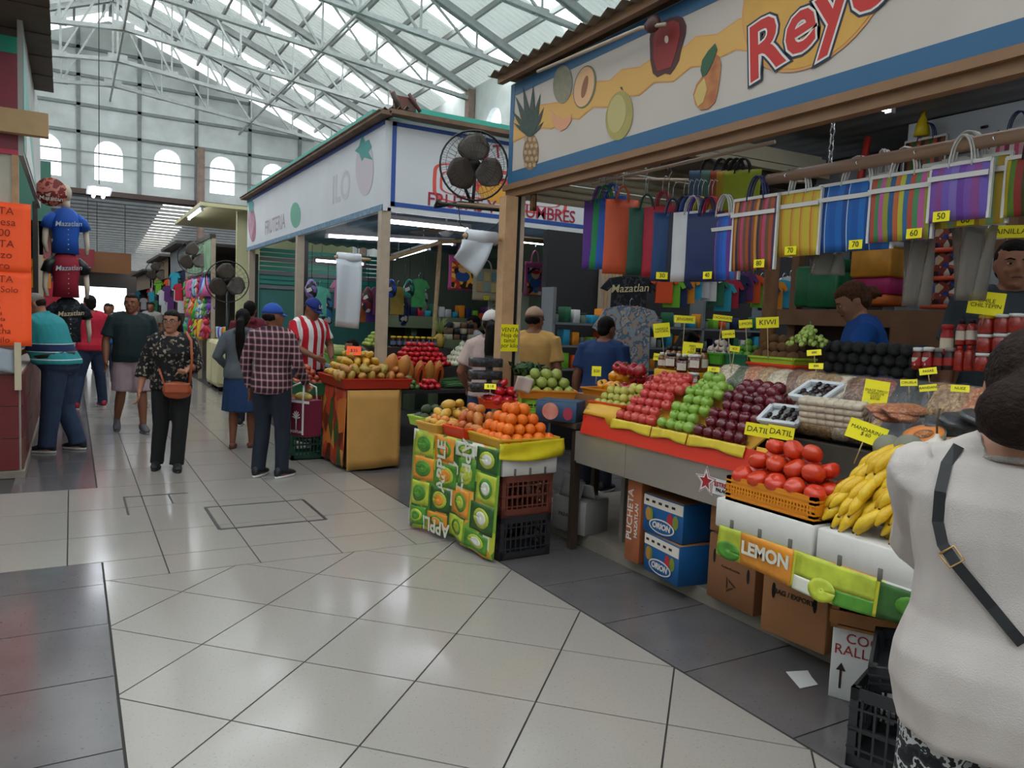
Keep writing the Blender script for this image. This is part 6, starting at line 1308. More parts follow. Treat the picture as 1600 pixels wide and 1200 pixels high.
def bag_roll(label, p, sheet_px, X=None, Y=None, ln=.30, r=.055, rz=0.):
    t = thing('bag_roll', label, 'bag roll', p, rz); MB().cyl((-ln/2, 0, 0), (ln/2, 0, 0), r, n=20).build('roll', M('film_roll', '#cfd2d8', .25), t); MB().cyl((-ln/2-.03, 0, 0), (ln/2+.12, 0, 0), .016, n=10).build('spindle', WOOD, t)
    MB().cyl((-ln/2-.002, 0, 0), (-ln/2, 0, 0), r*.5, n=12).build('core', BLACK, t)
    loc = [at(*q, X=X, Y=Y)-Vector(p) for q in sheet_px]; R_ = Matrix.Rotation(-rz, 3, 'Z')
    def f_(u, v): a = loc[0].lerp(loc[1], u); b = loc[3].lerp(loc[2], u); q = a.lerp(b, v); return tuple(R_ @ (q+Vector((0, -.03*sin(pi*v)-.012*sin(7*u+2*v), 0))))
    MB().sheet(f_, 10, 10, .002).build('loose_sheet', M('film_sheet', '#c6ccd4', .3), t)
bag_roll('roll of plastic bags on the wooden corner post with a torn sheet hanging', at(752, 371, Y=5.46), [(722, 374), (770, 380), (744, 434), (708, 402)], Y=5.42, ln=.26)
bag_roll('roll of plastic bags on the second stall post with a long hanging sheet', at(545, 403, Y=8.28), [(525, 404), (565, 408), (560, 514), (523, 510)], Y=8.24, ln=.26)
MB().sheet(lambda u, v: ((u-.5)*.05, 0, -.14*v), 3, 4, .02).build('padlock', M('lock_brass', '#7a5a3a', .4, metal=.6), label='padlock hanging at the shutter rail of the right stall', cat='lock').location = at(834, 302, X=3.2)
# ================================================================== mango stand of the second stall
FLO = patches('cloth_floral', ['#c8442a', '#d97a34', '#6a2a1c', '#3f5a2c', '#b83a24', '#e0a04a', '#8a3020', '#d45a2c'], 9, .5, stretch=(1, 1, .6))
TANC = M('cloth_tan', '#c9964e', .75, var=.05, vscale=6)
ms = thing('mango_stand', 'mango stand with orange flowered cloth and a plain tan front cloth', 'stand', (0, 0, 0))
MB().box((2.44, 7.46, .02), (2.98, 8.24, .82)).build('box', CARD_D, ms)
MB().sheet(lambda u, v: (2.40-.03*v+.014*sin(u*14)*v, 7.44+.84*u, .84-.80*v), 24, 8, .003).build('flowered_cloth', FLO, ms)
MB().sheet(lambda u, v: (2.40+.56*u, 7.43-.03*v+.012*sin(u*9)*v, .83-.82*v+.03*u*v), 18, 8, .003).build('tan_cloth', TANC, ms); MB().sheet(lambda u, v: (2.96+.07*u, 7.46+.10*u, .83-.80*v), 4, 8, .003).build('tan_cloth', TANC, ms)
RT = M('tray_scarlet', '#c4361f', .35)
tray('fruit_tray', 'wide scarlet tray heaped with mangoes on the flowered stand', (2.72, 7.86, .842), .74, .90, .10, RT)
mm = mango_me(FM('mango_mixed', '#8f9438', '#c0492c', .3, vscale=5)); mm2 = mango_me(MANGO_Y)
random.seed(3)
heap('mango', mm, .046, (2.68, 7.60, .93), 7, 3, 2, 'red-green mango at the front of the scarlet tray', 'mango', 'front mangoes in the scarlet tray', rot=lambda: rr(1.3), sx=1.15); heap('mango', mm2, .045, (2.68, 7.96, .93), 6, 6, 4, 'orange mango heaped in the scarlet tray', 'mango', 'orange mangoes in the scarlet tray', rot=lambda: rr(.8), sx=1.1)
PAPS = FM('papaya_skin', '#c9783c', '#b8843c', .4, vscale=4); pm = papaya_me(PAPS)
for k, (x, y, z, rx) in enumerate(((2.93, 7.62, 1.08, .4), (3.05, 7.56, 1.07, .45))): put('papaya', pm, (x, y, z), .075, (rx, 0, .2), 'large ripe papaya standing at the right of the mangoes', 'papaya', 'papayas beside the mangoes')
tray('fruit_tray', 'green tub of brown-red tomatoes left of the mango stand', (2.26, 8.42, .70), .34, .44, .13, M('tub_green', '#1f6a44', .4)); heap('tomato', ball_me(FM('tomato_brown', '#a84a2c', '#8f3a24', .3), (1, 1.25, .95)), .036, (2.26, 8.42, .80), 4, 5, 4, 'brown-red plum tomato in the green tub', 'tomato', 'plum tomatoes in the green tub')
crate('plastic_crate', 'dark green crate on the floor beside the maroon bag', (2.22, 8.40, 0), .36, .44, .34, M('crate_green', '#1a4a3a', .5), 0, 8, 4); MB().box((2.12, 8.25, .341), (2.38, 8.6, .70)).build('carton_stack', FLO, label='flower-printed box supporting the green tub', cat='box')
card(492+0, 527, .11, .09, X=2.75, text='$28', size=.05, label='yellow price card behind the mangoes', stick=.3); card(553, 548, .15, .10, Y=7.85, text='$35', size=.05, label='fluorescent orange price star in the mangoes', col=ORG, lean=.4, stick=.05)
# ------------------------------------------------ vegetable table of the second stall
vt = thing('vegetable_table', 'dark table of vegetables across the front of the second stall', 'table', (0, 0, 0))
TBD = M('table_black', '#2b2522', .6)
for a, b in (((3.14, 8.28, .70), (5.6, 8.75, .74)), ((3.14, 8.75, .74), (5.6, 9.15, .98)), ((3.14, 9.15, .74), (5.6, 9.6, 1.2))): MB().box(a, b).build('step', TBD, vt)
for x in (3.2, 4.3, 5.5): MB().box((x, 8.34, 0), (x+.07, 8.41, .70)).build('leg', TBD, vt)
for y0, y1 in ((9.8, 11.7), (12.0, 15.3)):
    t = thing('vegetable_table', 'counter inside the second stall along the aisle, %s part' % ('near' if y0 < 11 else 'far'), 'table', (0, 0, 0)); MB().box((3.12, y0, 0), (3.7, y1, .85)).build('body', TBD, t); MB().box((3.1, y0, .85), (3.75, y1, .88)).build('top', GREYSHEET, t)
heap('lime', ball_me(FM('lime_dark', '#4a6a30', '#5f7a3a', .4)), .033, (3.40, 8.42, .745), 5, 4, 3, 'dark green lime at the near corner of the vegetable table', 'lime', 'limes on the vegetable table')
TOM2 = tomato_me(FM('tomato_red2', '#d42028', '#b81828', .22, coat=.3))
heap('tomato', TOM2, .04, (3.72, 8.40, .745), 3, 3, 2, 'bright tomato beside the limes', 'tomato', 'small tomato heap beside the limes'); heap('tomato', TOM2, .04, (3.84, 8.98, .985), 9, 5, 5, 'red tomato in the big heap of the second stall', 'tomato', 'big tomato heap of the second stall')
FLESH = M('papaya_flesh', '#d9622c', .3, var=.1, vscale=20)
for k, (x, cut) in enumerate(((3.42, 1), (3.56, 0), (3.70, 1), (3.83, 0), (3.95, 1))):
    t = thing('papaya', '%s papaya in the upright row, number %d from the left' % ('wrapped cut' if cut else 'whole', k+1), 'papaya', (x, 8.68, .905), rot=(.35, 0, .0), group='papayas standing in a row')
    obj('fruit', pm, t, scale=(.072, .07, .10))
    if cut: MB().prism([(.055*cos(q), -.062, .14*sin(q)) for q in [2*pi*i/20 for i in range(20)]], (0, -.012, 0)).build('cut_face', FLESH, t); MB().prism([(.018*cos(q), -.0745, .09*sin(q)) for q in [2*pi*i/14 for i in range(14)]], (0, -.002, 0)).build('seed_hollow', M('papaya_seed', '#3a1c14', .5, var=.4, vscale=90), t)
ON = onion_me(FM('onion_skin', '#dcd8c4', '#c9cfae', .35)); heap('onion', ON, .042, (4.56, 8.98, .985), 8, 5, 5, 'white onion in the pale heap', 'onion', 'white onions')
bn = thing('bean_pile', 'pile of long green beans beside the papayas', 'beans', (4.12, 8.52, .745))
BEAN = M('bean_green', '#3c6a34', .5, var=.2, vscale=8)
for k in range(46): x0 = random.uniform(-.12, .12); z = .01+.11*random.random()*(1-abs(x0)/.16); MB().tube([(-.17+random.uniform(-.03, .03), x0, z), (0, x0+random.uniform(-.03, .03), z+.015), (.17, x0+random.uniform(-.04, .04), z)], .006, 5).build('bean', BEAN, bn)
for k in range(9): jar('preserve_jar', 'dark preserve jar with yellow lid in the row behind the tomatoes', (3.62+.085*k, 9.36, 1.201), .036, .14, M('preserve', '#3a1c1c', .15, coat=.3), YELC, 'yellow-lidded jars', lab=M('label_bluegrey', '#5a6a8a', .6))
heap('lime', ball_me(FM('lime_pale', '#9ab04a', '#b0b858', .4)), .03, (3.36, 9.38, 1.205), 4, 5, 4, 'pale lime in the rear heap by the post', 'lime', 'pale limes'); put('watermelon', MB().ell((0, 0, 0), (1.2, 1, 1), 18, 12).mesh('watermelon', M('watermelon', '#26352a', .35, var=.2, vscale=6)), (3.05, 9.02, 1.06), .15, (0, 0, .6), 'dark watermelon behind the mangoes', 'watermelon', None)
MB().rbox((2.88, 8.82, .0), (3.10, 9.2, .91), .02).build('carton_stack', CARD_D, label='carton pedestal under the watermelon', cat='box')
pn = thing('pineapple', 'yellow-green pineapple behind the onions', 'pineapple', (4.28, 9.36, 1.201)); MB().lathe([(.03, 0), (.06, .02), (.07, .09), (.06, .16), (.03, .19)], 12).build('fruit', M('pine_skin', '#a88a3a', .6, var=.4, vscale=50), pn)
for k in range(16): a = k*2.4; MB().tube([(.01*cos(a), .01*sin(a), .18), (.05*cos(a), .05*sin(a), .25+.05*(k % 3)), (.10*cos(a), .10*sin(a), .29+.06*(k % 3))], [.012, .010, .002], 4).build('leaf', M('pine_leaf', '#8a9a5a', .6), pn)
for k in range(5): o = put('corn_cob', MB().lathe([(.2, -2.2), (.8, -1.8), (1, -.6), (.9, .8), (.5, 1.9), (.1, 2.4)], 10).mesh('corn', FM('corn_husk', '#b8bc7a', '#a0ac62', .6)), (3.3+.06*(k % 3), 10.6+.12*k, 1.06+.04*(k % 2)), .06, (pi/2, .1*k, 1.2), 'pale green corn cob behind the striped jersey', 'corn', 'corn cobs')
MB().box((3.2, 10.2, .881), (3.7, 11.5, 1.0)).build('crate_board', M('tray_green', '#4f9a2c'), label='green tray under the corn cobs', cat='tray')
for k in range(10): MB().rbox((3.3, 12.2+.26*k, .882), (3.6, 12.42+.26*k, 1.0+.06*(k % 3)), .02).build('goods_box', M('gar_%d' % ((k*5) % 12), CC[(k*5) % 12], .6), label='%s box on the far counter of the second stall' % CN[(k*5) % 12], cat='box', group='boxes on the far counter')
for k in range(16):                                              # goods on the green ledge
    x = 4.7+.13*k; MB().rbox((x, 12.05, 1.621), (x+.11, 12.25, 1.72+.12*((k*3) % 4)/3), .015).build('ledge_goods', M('gar_%d' % ((k*7) % 12), CC[(k*7) % 12], .6), label='%s packet on the dark green ledge' % CN[(k*7) % 12], cat='packet', group='packets on the green ledge')
# pictured shopping bags in the second stall
def pict(x0, x1, y0, y1, edge, cs_, label, figure=None):
    a, b = at(x0, y0, Y=9.5), at(x1, y1, Y=9.5); t = bag(label, ((a.x+b.x)/2, 9.5, a.z), b.x-a.x, a.z-b.z, 0, M('pict_'+edge, edge, .5), hmat=M('pict_'+edge, edge, .5), band=False, group='pictured shopping bags', edge=False, hh=.16); w, h = b.x-a.x, a.z-b.z
    MB().box((-w*.40, -.034, -h*.95), (w*.44, -.030, -h*.18)).build('printed_flowers', patches('pflow'+edge+str(x0), cs_, 17, .5), t)
    if figure:
        for cz, r_, m_ in ((-.60, .17, '#1f4a8a'), (-.40, .11, '#d9a888'), (-.30, .13, figure)): MB().prism([(w*(.0+r_*1.6*cos(q)), -.036-.002*abs(cz+.6)*10, h*(cz+r_*(.9 if cz < -.35 else .45)*sin(q))) for q in [2*pi*i/16 for i in range(16)]], (0, -.001, 0)).build('printed_doll', M('doll_'+m_, m_, .6), t)
    MB().cyl((0, 0, .14), (0, 0, .3), .004, n=5).build('hanger_wire', CHROME, t)
FC = ['#e0962c', '#1c1418', '#d9642c', '#2a1c20', '#f0b43a', '#b8342c']; FC2 = ['#c9302c', '#2a5ab0', '#e0a83a', '#d8d8d0', '#2a8a6a', '#8a2a6a', '#1c1c2a']
pict(701, 741, 398, 455, '#b8508a', FC, 'pink edged bag printed with a straw-hatted doll', '#d9922c'); pict(779, 797, 398, 455, '#e0962c', FC2, 'orange bag printed with flowers beside the wooden post'); pict(820, 849, 408, 464, '#c2609a', FC2, 'pink bag with a red-haired doll among flowers', '#b8242c'); pict(876, 908, 412, 470, '#b05a94', FC2, 'pink bag behind the green felt pineapple', '#d98a3a')
cb = bag('beige canvas bag printed with rows of little pictures', at(760, 420, Y=9.45), .42, .44, 0, M('canvas', '#b8ab92', .7), band=False, group='pictured shopping bags', edge=False, tagtext='$50')
for r_ in range(2):
    for c in range(3): MB().box((-.17+.12*c, -.036, -.17-.15*r_), (-.07+.12*c, -.033, -.05-.15*r_)).build('printed_picture', M('pic_%d' % ((r_*3+c) % 4), ['#8fa8a8', '#c9b87a', '#6a8a9a', '#b89a6a'][(r_*3+c) % 4], .6), cb)
fp = thing('felt_pineapple', 'flat green felt pineapple hanging before the pink bag', 'decoration', at(887, 470, Y=9.3)); MB().lathe([(.02, -.28), (.1, -.2), (.12, 0), (.1, .18), (.04, .22)], 14, T=Matrix.Scale(.3, 4, (0, 1, 0))).build('fruit', M('felt_lime', '#7a9a2c', .8), fp)
for a in (-.9, -.5, -.2, .15, .5, .9): MB().prism([(-.03, 0, .2), (.03, 0, .2), (.26*sin(a), 0, .2+.26*cos(a))], (0, .02, 0)).build('leaf', M('felt_green', '#1f4a3a', .8), fp)
for k, (px, w, tx) in enumerate(((775, .34, 'Palapa\nGuaca'), (812, .2, ''))): t = thing('cloth_towel', 'pale printed towel hanging behind the white-capped woman, %s' % ('left' if k == 0 else 'right'), 'towel', at(px+4, 490, Y=9.6)); MB().cbox((0, 0, 0), (w, .02, .62)).build('towel', M('towel', '#a8b0a0', .8), t); (letter(tx, .09, M('towel_ink', '#4a4a5a', .7), t, (0, -.012, .12), (0, -1, 0)) if tx else None)
for k in range(12): MB().rbox((4.55+.11*(k % 4), 9.7, 1.30+.085*(k//4)), (4.64+.11*(k % 4), 9.85, 1.38+.085*(k//4)), .02).build('tin', M('tin_%d' % (k % 3), ['#b8b09a', '#7a5a4a', '#2b2a30'][k % 3], .4), label='%s tin stacked under the pictured bags' % ('cream', 'brown', 'black')[k % 3], cat='tin', group='tins under the pictured bags')
MB().box((4.4, 9.62, 0), (6.9, 9.95, 1.30)).build('counter_block', M('ledge_green', '#6f7d5f'), label='green counter block under the pictured bags', cat='counter')
for k in range(3): put('cabbage', MB().ell((0, 0, 0), (1, 1, .9), 14, 10).mesh('cabbage', M('cabbage', '#8aa070', .6, var=.3, vscale=9, bump=.6, bscale=9)), (5.05+.24*k, 8.95, 1.09+.02*k), .12, (0, 0, k), 'pale green cabbage left of the navy shirt', 'cabbage', 'cabbages on the vegetable table')
random.seed(9)
for k in range(14):                                              # things hung from the lamp rail of the second stall
    px = [487, 500, 512, 535, 575, 583, 612, 622, 632, 655, 662, 572, 640, 595][k]; nm = ['lavender', 'mint', 'azure', 'rose', 'maroon', 'violet', 'cobalt', 'ochre', 'navy', 'leaf green', 'silver', 'copper', 'jade', 'plum'][k]; c = ['#8a74b0', '#5ab8a0', '#3a8ac9', '#c97aa0', '#7a2430', '#5a3a8a', '#2a52c0', '#a88a3a', '#24306a', '#3aa05a', '#a8b0b8', '#b8643a', '#2a9a8a', '#6a2a5a'][k]
    p = at(px, 436+12*(k % 3), Y=10.2+.2*(k % 3)); lab = 'hanging %s %s in the second stall' % (nm, 'shirt' if k % 2 else 'pouch on a cord')
    if k % 2: shirt(lab, p, .26, .4, M('hang_'+nm, c, .5, var=.25, vscale=9), .2*(k % 3)-.2); continue
    t = thing('hanging_goods', lab, 'goods', p); h_ = .26+.1*(k % 3); MB().rings([[(w*cos(q)*(1+.15*sin(3*q)), w*.5*sin(q), -h_*z) for q in [2*pi*i/12 for i in range(12)]] for z, w in ((0, .012), (.12, .05), (.5, .085), (.85, .07), (1, .03))]).build('pouch', patches('hangp_'+nm, [c, '#d8d4d0', c, c, '#2a2a30'], 22, .4), t); MB().cyl((0, 0, 0), (0, 0, .45), .004, n=5).build('cord', ROPE, t)

# ================================================================== left side: jersey mannequins, far stalls
MAN = M('mannequin', '#c9b8a4', .5)
def torso(label, p, mat, sl, text, tm, rz=.25, neck=False):
    t = thing('jersey_mannequin', label, 'mannequin', p, rz); R = [[(w*cos(q), d*sin(q), z) for q in [2*pi*i/18 for i in range(18)]] for z, w, d in ((0, .15, .10), (.18, .14, .095), (.36, .165, .11), (.46, .16, .10), (.53, .11, .07), (.56, .055, .055))]; MB().rings(R).build('jersey', mat, t)
    for s_ in (-1, 1): MB().tube([(s_*.12, 0, .46), (s_*.19, -.01, .40), (s_*.22, -.01, .30)], [.06, .06, .065], 10).build('sleeve', sl, t); MB().tube([(s_*.22, -.01, .30), (s_*.235, -.02, .12), (s_*.22, -.06, .0)], [.035, .03, .02], 8).build('arm', MAN, t)
    letter(text, .085, tm, t, (0, -.118, .36), (0, -1, 0), bold=.001, shear=.25, roll=.1)
    for k in range(5): MB().ell((0, -.112, .05+.06*k), (.007, .004, .007), 6, 4).build('button', WHITE, t)
    if neck: MB().tube([(0, 0, .54), (0, 0, .66)], .05, 10).build('neck', MAN, t); MB().ell((0, 0, .74), (.07, .09, .11), 12, 8).build('head', MAN, t)
P0 = Vector((-.06, 11.1, 0))
torso('mannequin in a blue baseball jersey, the top of three on the left', P0+Vector((0, 0, 2.20)), M('jersey_blue', '#1a56b8', .7), MATS['jersey_blue'], 'Mazatlan', M('text_silver', '#b8c0c9', .6), neck=True)
torso('mannequin in a crimson jersey with black sleeves, the middle one on the left', P0+Vector((0, 0, 1.66)), M('jersey_crimson', '#9a1430', .7), BLACK, 'Mazatlan', MATS['text_silver']); torso('mannequin in a black flowered jersey, the lowest on the left', P0+Vector((.02, .05, 1.10)), FL3, FL3, 'Mazatlan', GOLDT)
MB().cyl((P0.x-.02, P0.y+.14, 0), (P0.x-.02, P0.y+.14, 2.7), .03, n=8).build('display_stand', BLACK, label='black pole carrying the jersey mannequins', cat='stand')
t = thing('round_sign', 'round printed picture sign at the top of the mannequins', 'sign', at(80, 300, Y=10.9)); MB().cyl((0, -.01, 0), (0, .01, 0), .17, n=24).build('disc', patches('disc_print', ['#a83a2c', '#c97a6a', '#7a2420', '#d8b8a0'], 9, .5, 'NOISE'), t); letter('Mazatlan', .07, PAPER, t, (0, -.013, -.08), (0, -1, 0))
MB().sheet(lambda u, v: (-.50+.10*u, 10.2, 1.95-.75*v), 3, 4, .004).build('orange_strip', ORG, label='narrow orange poster strip beside the dark window', cat='poster')
gl = thing('fluorescent_lamp', 'double tube lamp hanging below the annex edge on the left', 'lamp', at(155, 304, Y=16)); MB().box((-.2, -.6, .06), (.2, .6, .1)).build('reflector', WHITE, gl); [MB().cyl((x, -.58, .03), (x, .58, .03), .03, n=8).build('tube', TUBE, gl) for x in (-.08, .08)]; MB().cyl((0, 0, .1), (0, 0, 3.5), .008, n=5).build('cord', ROPE, gl)
MB().box((-.9, 13.0, 2.75), (-.25, 13.06, 3.6)).build('sign_board', M('sign_green', '#4a7a6a', .5), label='dull green sign board above the round picture', cat='sign')
# far stalls on both sides: frame, roof, counter, sign board, hung garments
def far_stall(side, y0, y1, top, wall, sign, label, n, seed):
    random.seed(seed); s_ = side; xf = 2.50 if s_ > 0 else -.36; xb = xf+s_*2.6
    t = thing('market_stall', label, 'stall', (0, 0, 0), kind='structure')
    MB().box((min(xb, xb+s_*.1), y0, 0), (max(xb, xb+s_*.1), y1, top)).build('back_wall', wall, t); MB().box((min(xf, xb), y1-.08, 0), (max(xf, xb), y1, top)).build('side_wall', wall, t)
    MB().box((min(xf-s_*.25, xb), y0, top), (max(xf-s_*.25, xb), y1, top+.07)).build('roof', DKSHEET, t); MB().box((min(xf, xf+s_*.05), y0+.05, top-.62), (max(xf, xf+s_*.05), y1-.05, top-.02)).build('sign_board', sign, t)
    MB().box((min(xf, xf+s_*.7), y0+.2, 0), (max(xf, xf+s_*.7), y1-.1, .9)).build('counter', wall, t)
    for y in (y0+.05, y1-.1): MB().box((min(xf, xf+s_*.08), y, 0), (max(xf, xf+s_*.08), y+.08, top)).build('post', BEIGE, t)
    for k in range(n):
        ci = random.randrange(12); y = y0+.25+(y1-y0-.5)*k/max(1, n-1)
        shirt('small %s garment hung along the %s' % (CN[ci], label), (xf+s_*(.02-.12*(k % 2)), y, top-.66-.32*(k % 3)), .34, .44, M('gar_%d' % ci, CC[ci], .6), SF*.6 if s_ > 0 else .5, group='garments of the '+label)
    for k in range(n):
        ci = random.randrange(12); y = y0+.3+(y1-y0-.6)*k/max(1, n-1); h_ = .1+.15*random.random()
        MB().rbox((xf+s_*.3-.12, y-.1, .901), (xf+s_*.3+.12, y+.1, .901+h_), .02).build('counter_goods', M('gar_%d' % ci, CC[ci], .6), label='%s packet on the counter of the %s' % (CN[ci], label), cat='packet', group='packets of the '+label)
GREYW = M('far_wall', '#6a645e', .7)
far_stall(1, 20.9, 24.5, 3.2, GREYW, GREYSHEET, 'grey clothing stall beyond the toy stall', 8, 1); far_stall(1, 24.9, 29.5, 3.1, GREYW, M('sign_tan', '#9a8468', .6), 'tan far stall on the right', 8, 2); far_stall(-1, 13.2, 18.5, 2.9, GREYW, M('far_red', '#8a2430', .5), 'red-signed left stall past the mannequins', 9, 3); far_stall(-1, 19.2, 24.5, 2.9, M('far_wall2', '#5a5450', .7), DKSHEET, 'dark far stall on the left', 8, 4); far_stall(-1, 25, 29.6, 2.9, GREYW, M('far_red', '#8a2430'), 'last stall on the left before the annex', 5, 5)
far_stall(1, 31, 38, 2.9, GREYW, M('sign_tan', '#9a8468'), 'annex stall on the right', 5, 6); far_stall(-1, 31, 38, 2.9, GREYW, M('far_red', '#8a2430'), 'red-signed annex stall on the left', 5, 7)
fw = MB(); fw.box((-9, 53.8, 2.7), (10, 54, 5)); fw.box((-9, 53.8, 0), (-.9, 54, 2.7)); fw.box((3.0, 53.8, 0), (10, 54, 2.7)); fw.build('wall_annex_end', M('annex_wall', '#6d6a68'), label='far annex wall with a bright open gateway', cat='wall', kind='structure')
MB().box((.6, 31.5, 2.75), (1.9, 31.56, 3.5)).build('hanging_board', M('board_brown', '#8a5a34', .6), label='brown board hanging over the far aisle', cat='board'); MB().box((-.4, 30.6, 2.9), (.7, 30.7, 3.5)).build('hanging_sign', M('far_red', '#8a2430'), label='red sign hanging over the far aisle', cat='sign')
for x, y, z in ((.8, 31.53, 3.5), (1.7, 31.53, 3.5), (-.2, 30.65, 3.5), (.5, 30.65, 3.5)): MB().cyl((x, y, z), (x, y, az(y)), .01, n=5).build('hanging_wire', ROPE, label='thin wire carrying the boards over the far aisle', cat='wire', group='wires of the far boards')
# ------------------------------------------------ toy stall (cream) after the second stall
ts = thing('toy_stall', 'cream painted toy stall beyond the second fruit stall', 'stall', (0, 0, 0), kind='structure')
MB().box((2.95, 16.6, 0), (5.4, 16.72, 3.7)).build('end_wall', CREAM, ts); MB().box((4.8, 16.72, 0), (4.9, 20.6, 3.4)).build('back_wall', CREAM, ts)
MB().box((2.2, 16.3, 3.62), (5.4, 20.6, 3.69)).build('canopy', CREAM, ts); MB().box((2.48, 16.9, 2.35), (2.56, 20.5, 3.05)).build('sign_board', M('sign_mint', '#a8bfa8', .5, col2='#6a9a6a', vscale=2.5), ts); MB().box((2.46, 16.85, 3.05), (2.58, 20.5, 3.14)).build('sign_rail', DKSHEET, ts)
for y in (16.85, 18.6, 20.4): MB().box((2.50, y, 0), (2.58, y+.08, 3.05)).build('post', BEIGE, ts)
tube_light((2.25, 16.4, 3.56), (2.25, 18.4, 3.56), 'long tube lamp along the cream canopy edge')
tube_light((3.6, 17.4, 2.8), (3.6, 19.4, 2.8), 'tube lamp inside the toy stall')
for k, y in enumerate((15.7, 16.42)):
    t = thing('cream_cabinet', 'cream cabinet on castors in front of the toy stall, %s' % ('nearer' if k == 0 else 'farther'), 'cabinet', (2.46, y, 0)); MB().rbox((0, 0, .08), (.62, .66, .98), .015).build('body', CREAM, t); MB().box((-.012, .03, .14), (0, .63, .92)).build('door', CREAM, t); MB().box((.03, -.012, .14), (.59, 0, .92)).build('door', CREAM, t)
    for x in (.06, .54):
        for yy in (.06, .58): MB().cyl((x, yy-.015, .04), (x, yy+.015, .04), .04, n=10).build('castor', BLACK, t)
random.seed(31)
TOYC = [('#d86aa0', 'pink'), ('#7a4ab0', 'purple'), ('#e0b83a', 'yellow'), ('#3a8ac9', 'blue'), ('#d8d4d8', 'white'), ('#e0642c', 'orange'), ('#5ab04a', 'green'), ('#b8283a', 'red'), ('#8ac0d8', 'pale blue')]
def toy_mesh(kind, mat):
    mb = MB()
    if kind == 0: mb.ell((0, 0, -.2), (.08, .06, .1)); mb.ell((0, 0, -.06), (.065, .06, .065)); [mb.ell((s_*.05, 0, 0), (.025, .015, .03), 8, 6) for s_ in (-1, 1)]; [mb.tube([(s_*.05, 0, -.16), (s_*.12, -.02, -.24)], .022, 6, round_end=True) for s_ in (-1, 1)]; [mb.tube([(s_*.04, 0, -.27), (s_*.05, -.03, -.36)], .026, 6, round_end=True) for s_ in (-1, 1)]
    if kind == 1: mb.rings([[(w*cos(q), .04*sin(q), z) for q in [2*pi*i/12 for i in range(12)]] for z, w in ((0, .01), (-.05, .07), (-.2, .09), (-.36, .08), (-.40, .05))])
    if kind == 2: mb.rings([[(w*cos(q), w*sin(q), z) for q in [2*pi*i/12 for i in range(12)]] for z, w in ((0, .005), (-.2, .06), (-.4, .12))])
    mb.tube([(0, 0, -.02), (0, 0, .12)], .004, 4); return mb.mesh('toy', mat)
TM = [[toy_mesh(k, M('toy_'+nm, c, .5, var=.12, vscale=10)) for c, nm in TOYC] for k in range(3)]
KN = ['plush doll', 'wrapped toy pouch', 'cone-shaped toy']
for k in range(64):
    kd, ci = random.randrange(3), random.randrange(9); y = 16.9+.165*(k//3)+.02*random.random(); x = 2.42+.06*(k % 2); z = 1.38+.44*(k % 3)
    obj('hanging_toy', TM[kd][ci], None, (x, y, z), (0, 0, random.uniform(-1.5, 0)), random.uniform(.8, 1.2), label='%s %s hung in the toy stall display' % (TOYC[ci][1], KN[kd]), cat='toy', group='toys hung in the toy stall')
for z in (1.50, 1.94, 2.38): MB().cyl((2.45, 16.85, z), (2.45, 20.5, z), .012, n=6).build('toy_rail', CHROME, ts)
for k in range(18):
    ci = random.randrange(9); obj('counter_toy', TM[1][ci], None, (2.62+.16*(k % 3), 15.8+.22*(k//3), 1.0), (pi, 0, k), .6, label='%s wrapped toy standing on the cream cabinets' % TOYC[ci][1], cat='toy', group='toys on the cream cabinets')
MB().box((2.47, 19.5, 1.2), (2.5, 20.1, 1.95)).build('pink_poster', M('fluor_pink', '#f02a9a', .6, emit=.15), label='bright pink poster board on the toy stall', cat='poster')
fan('black wall fan before the mint sign of the toy stall', at(303, 402, X=2.3), .36, -.55, n=24); f3 = fan('black standing fan before the cream wall of the toy stall', at(355, 440, X=2.36), .36, -.3, n=24); MB().cyl((0, .1, -.1), (0, .1, -2.1), .03, n=8).build('stand_pole', BLKM, f3)
fan('blurred black fan far down the right side', at(245, 425, X=2.3), .35, -.5, n=16)
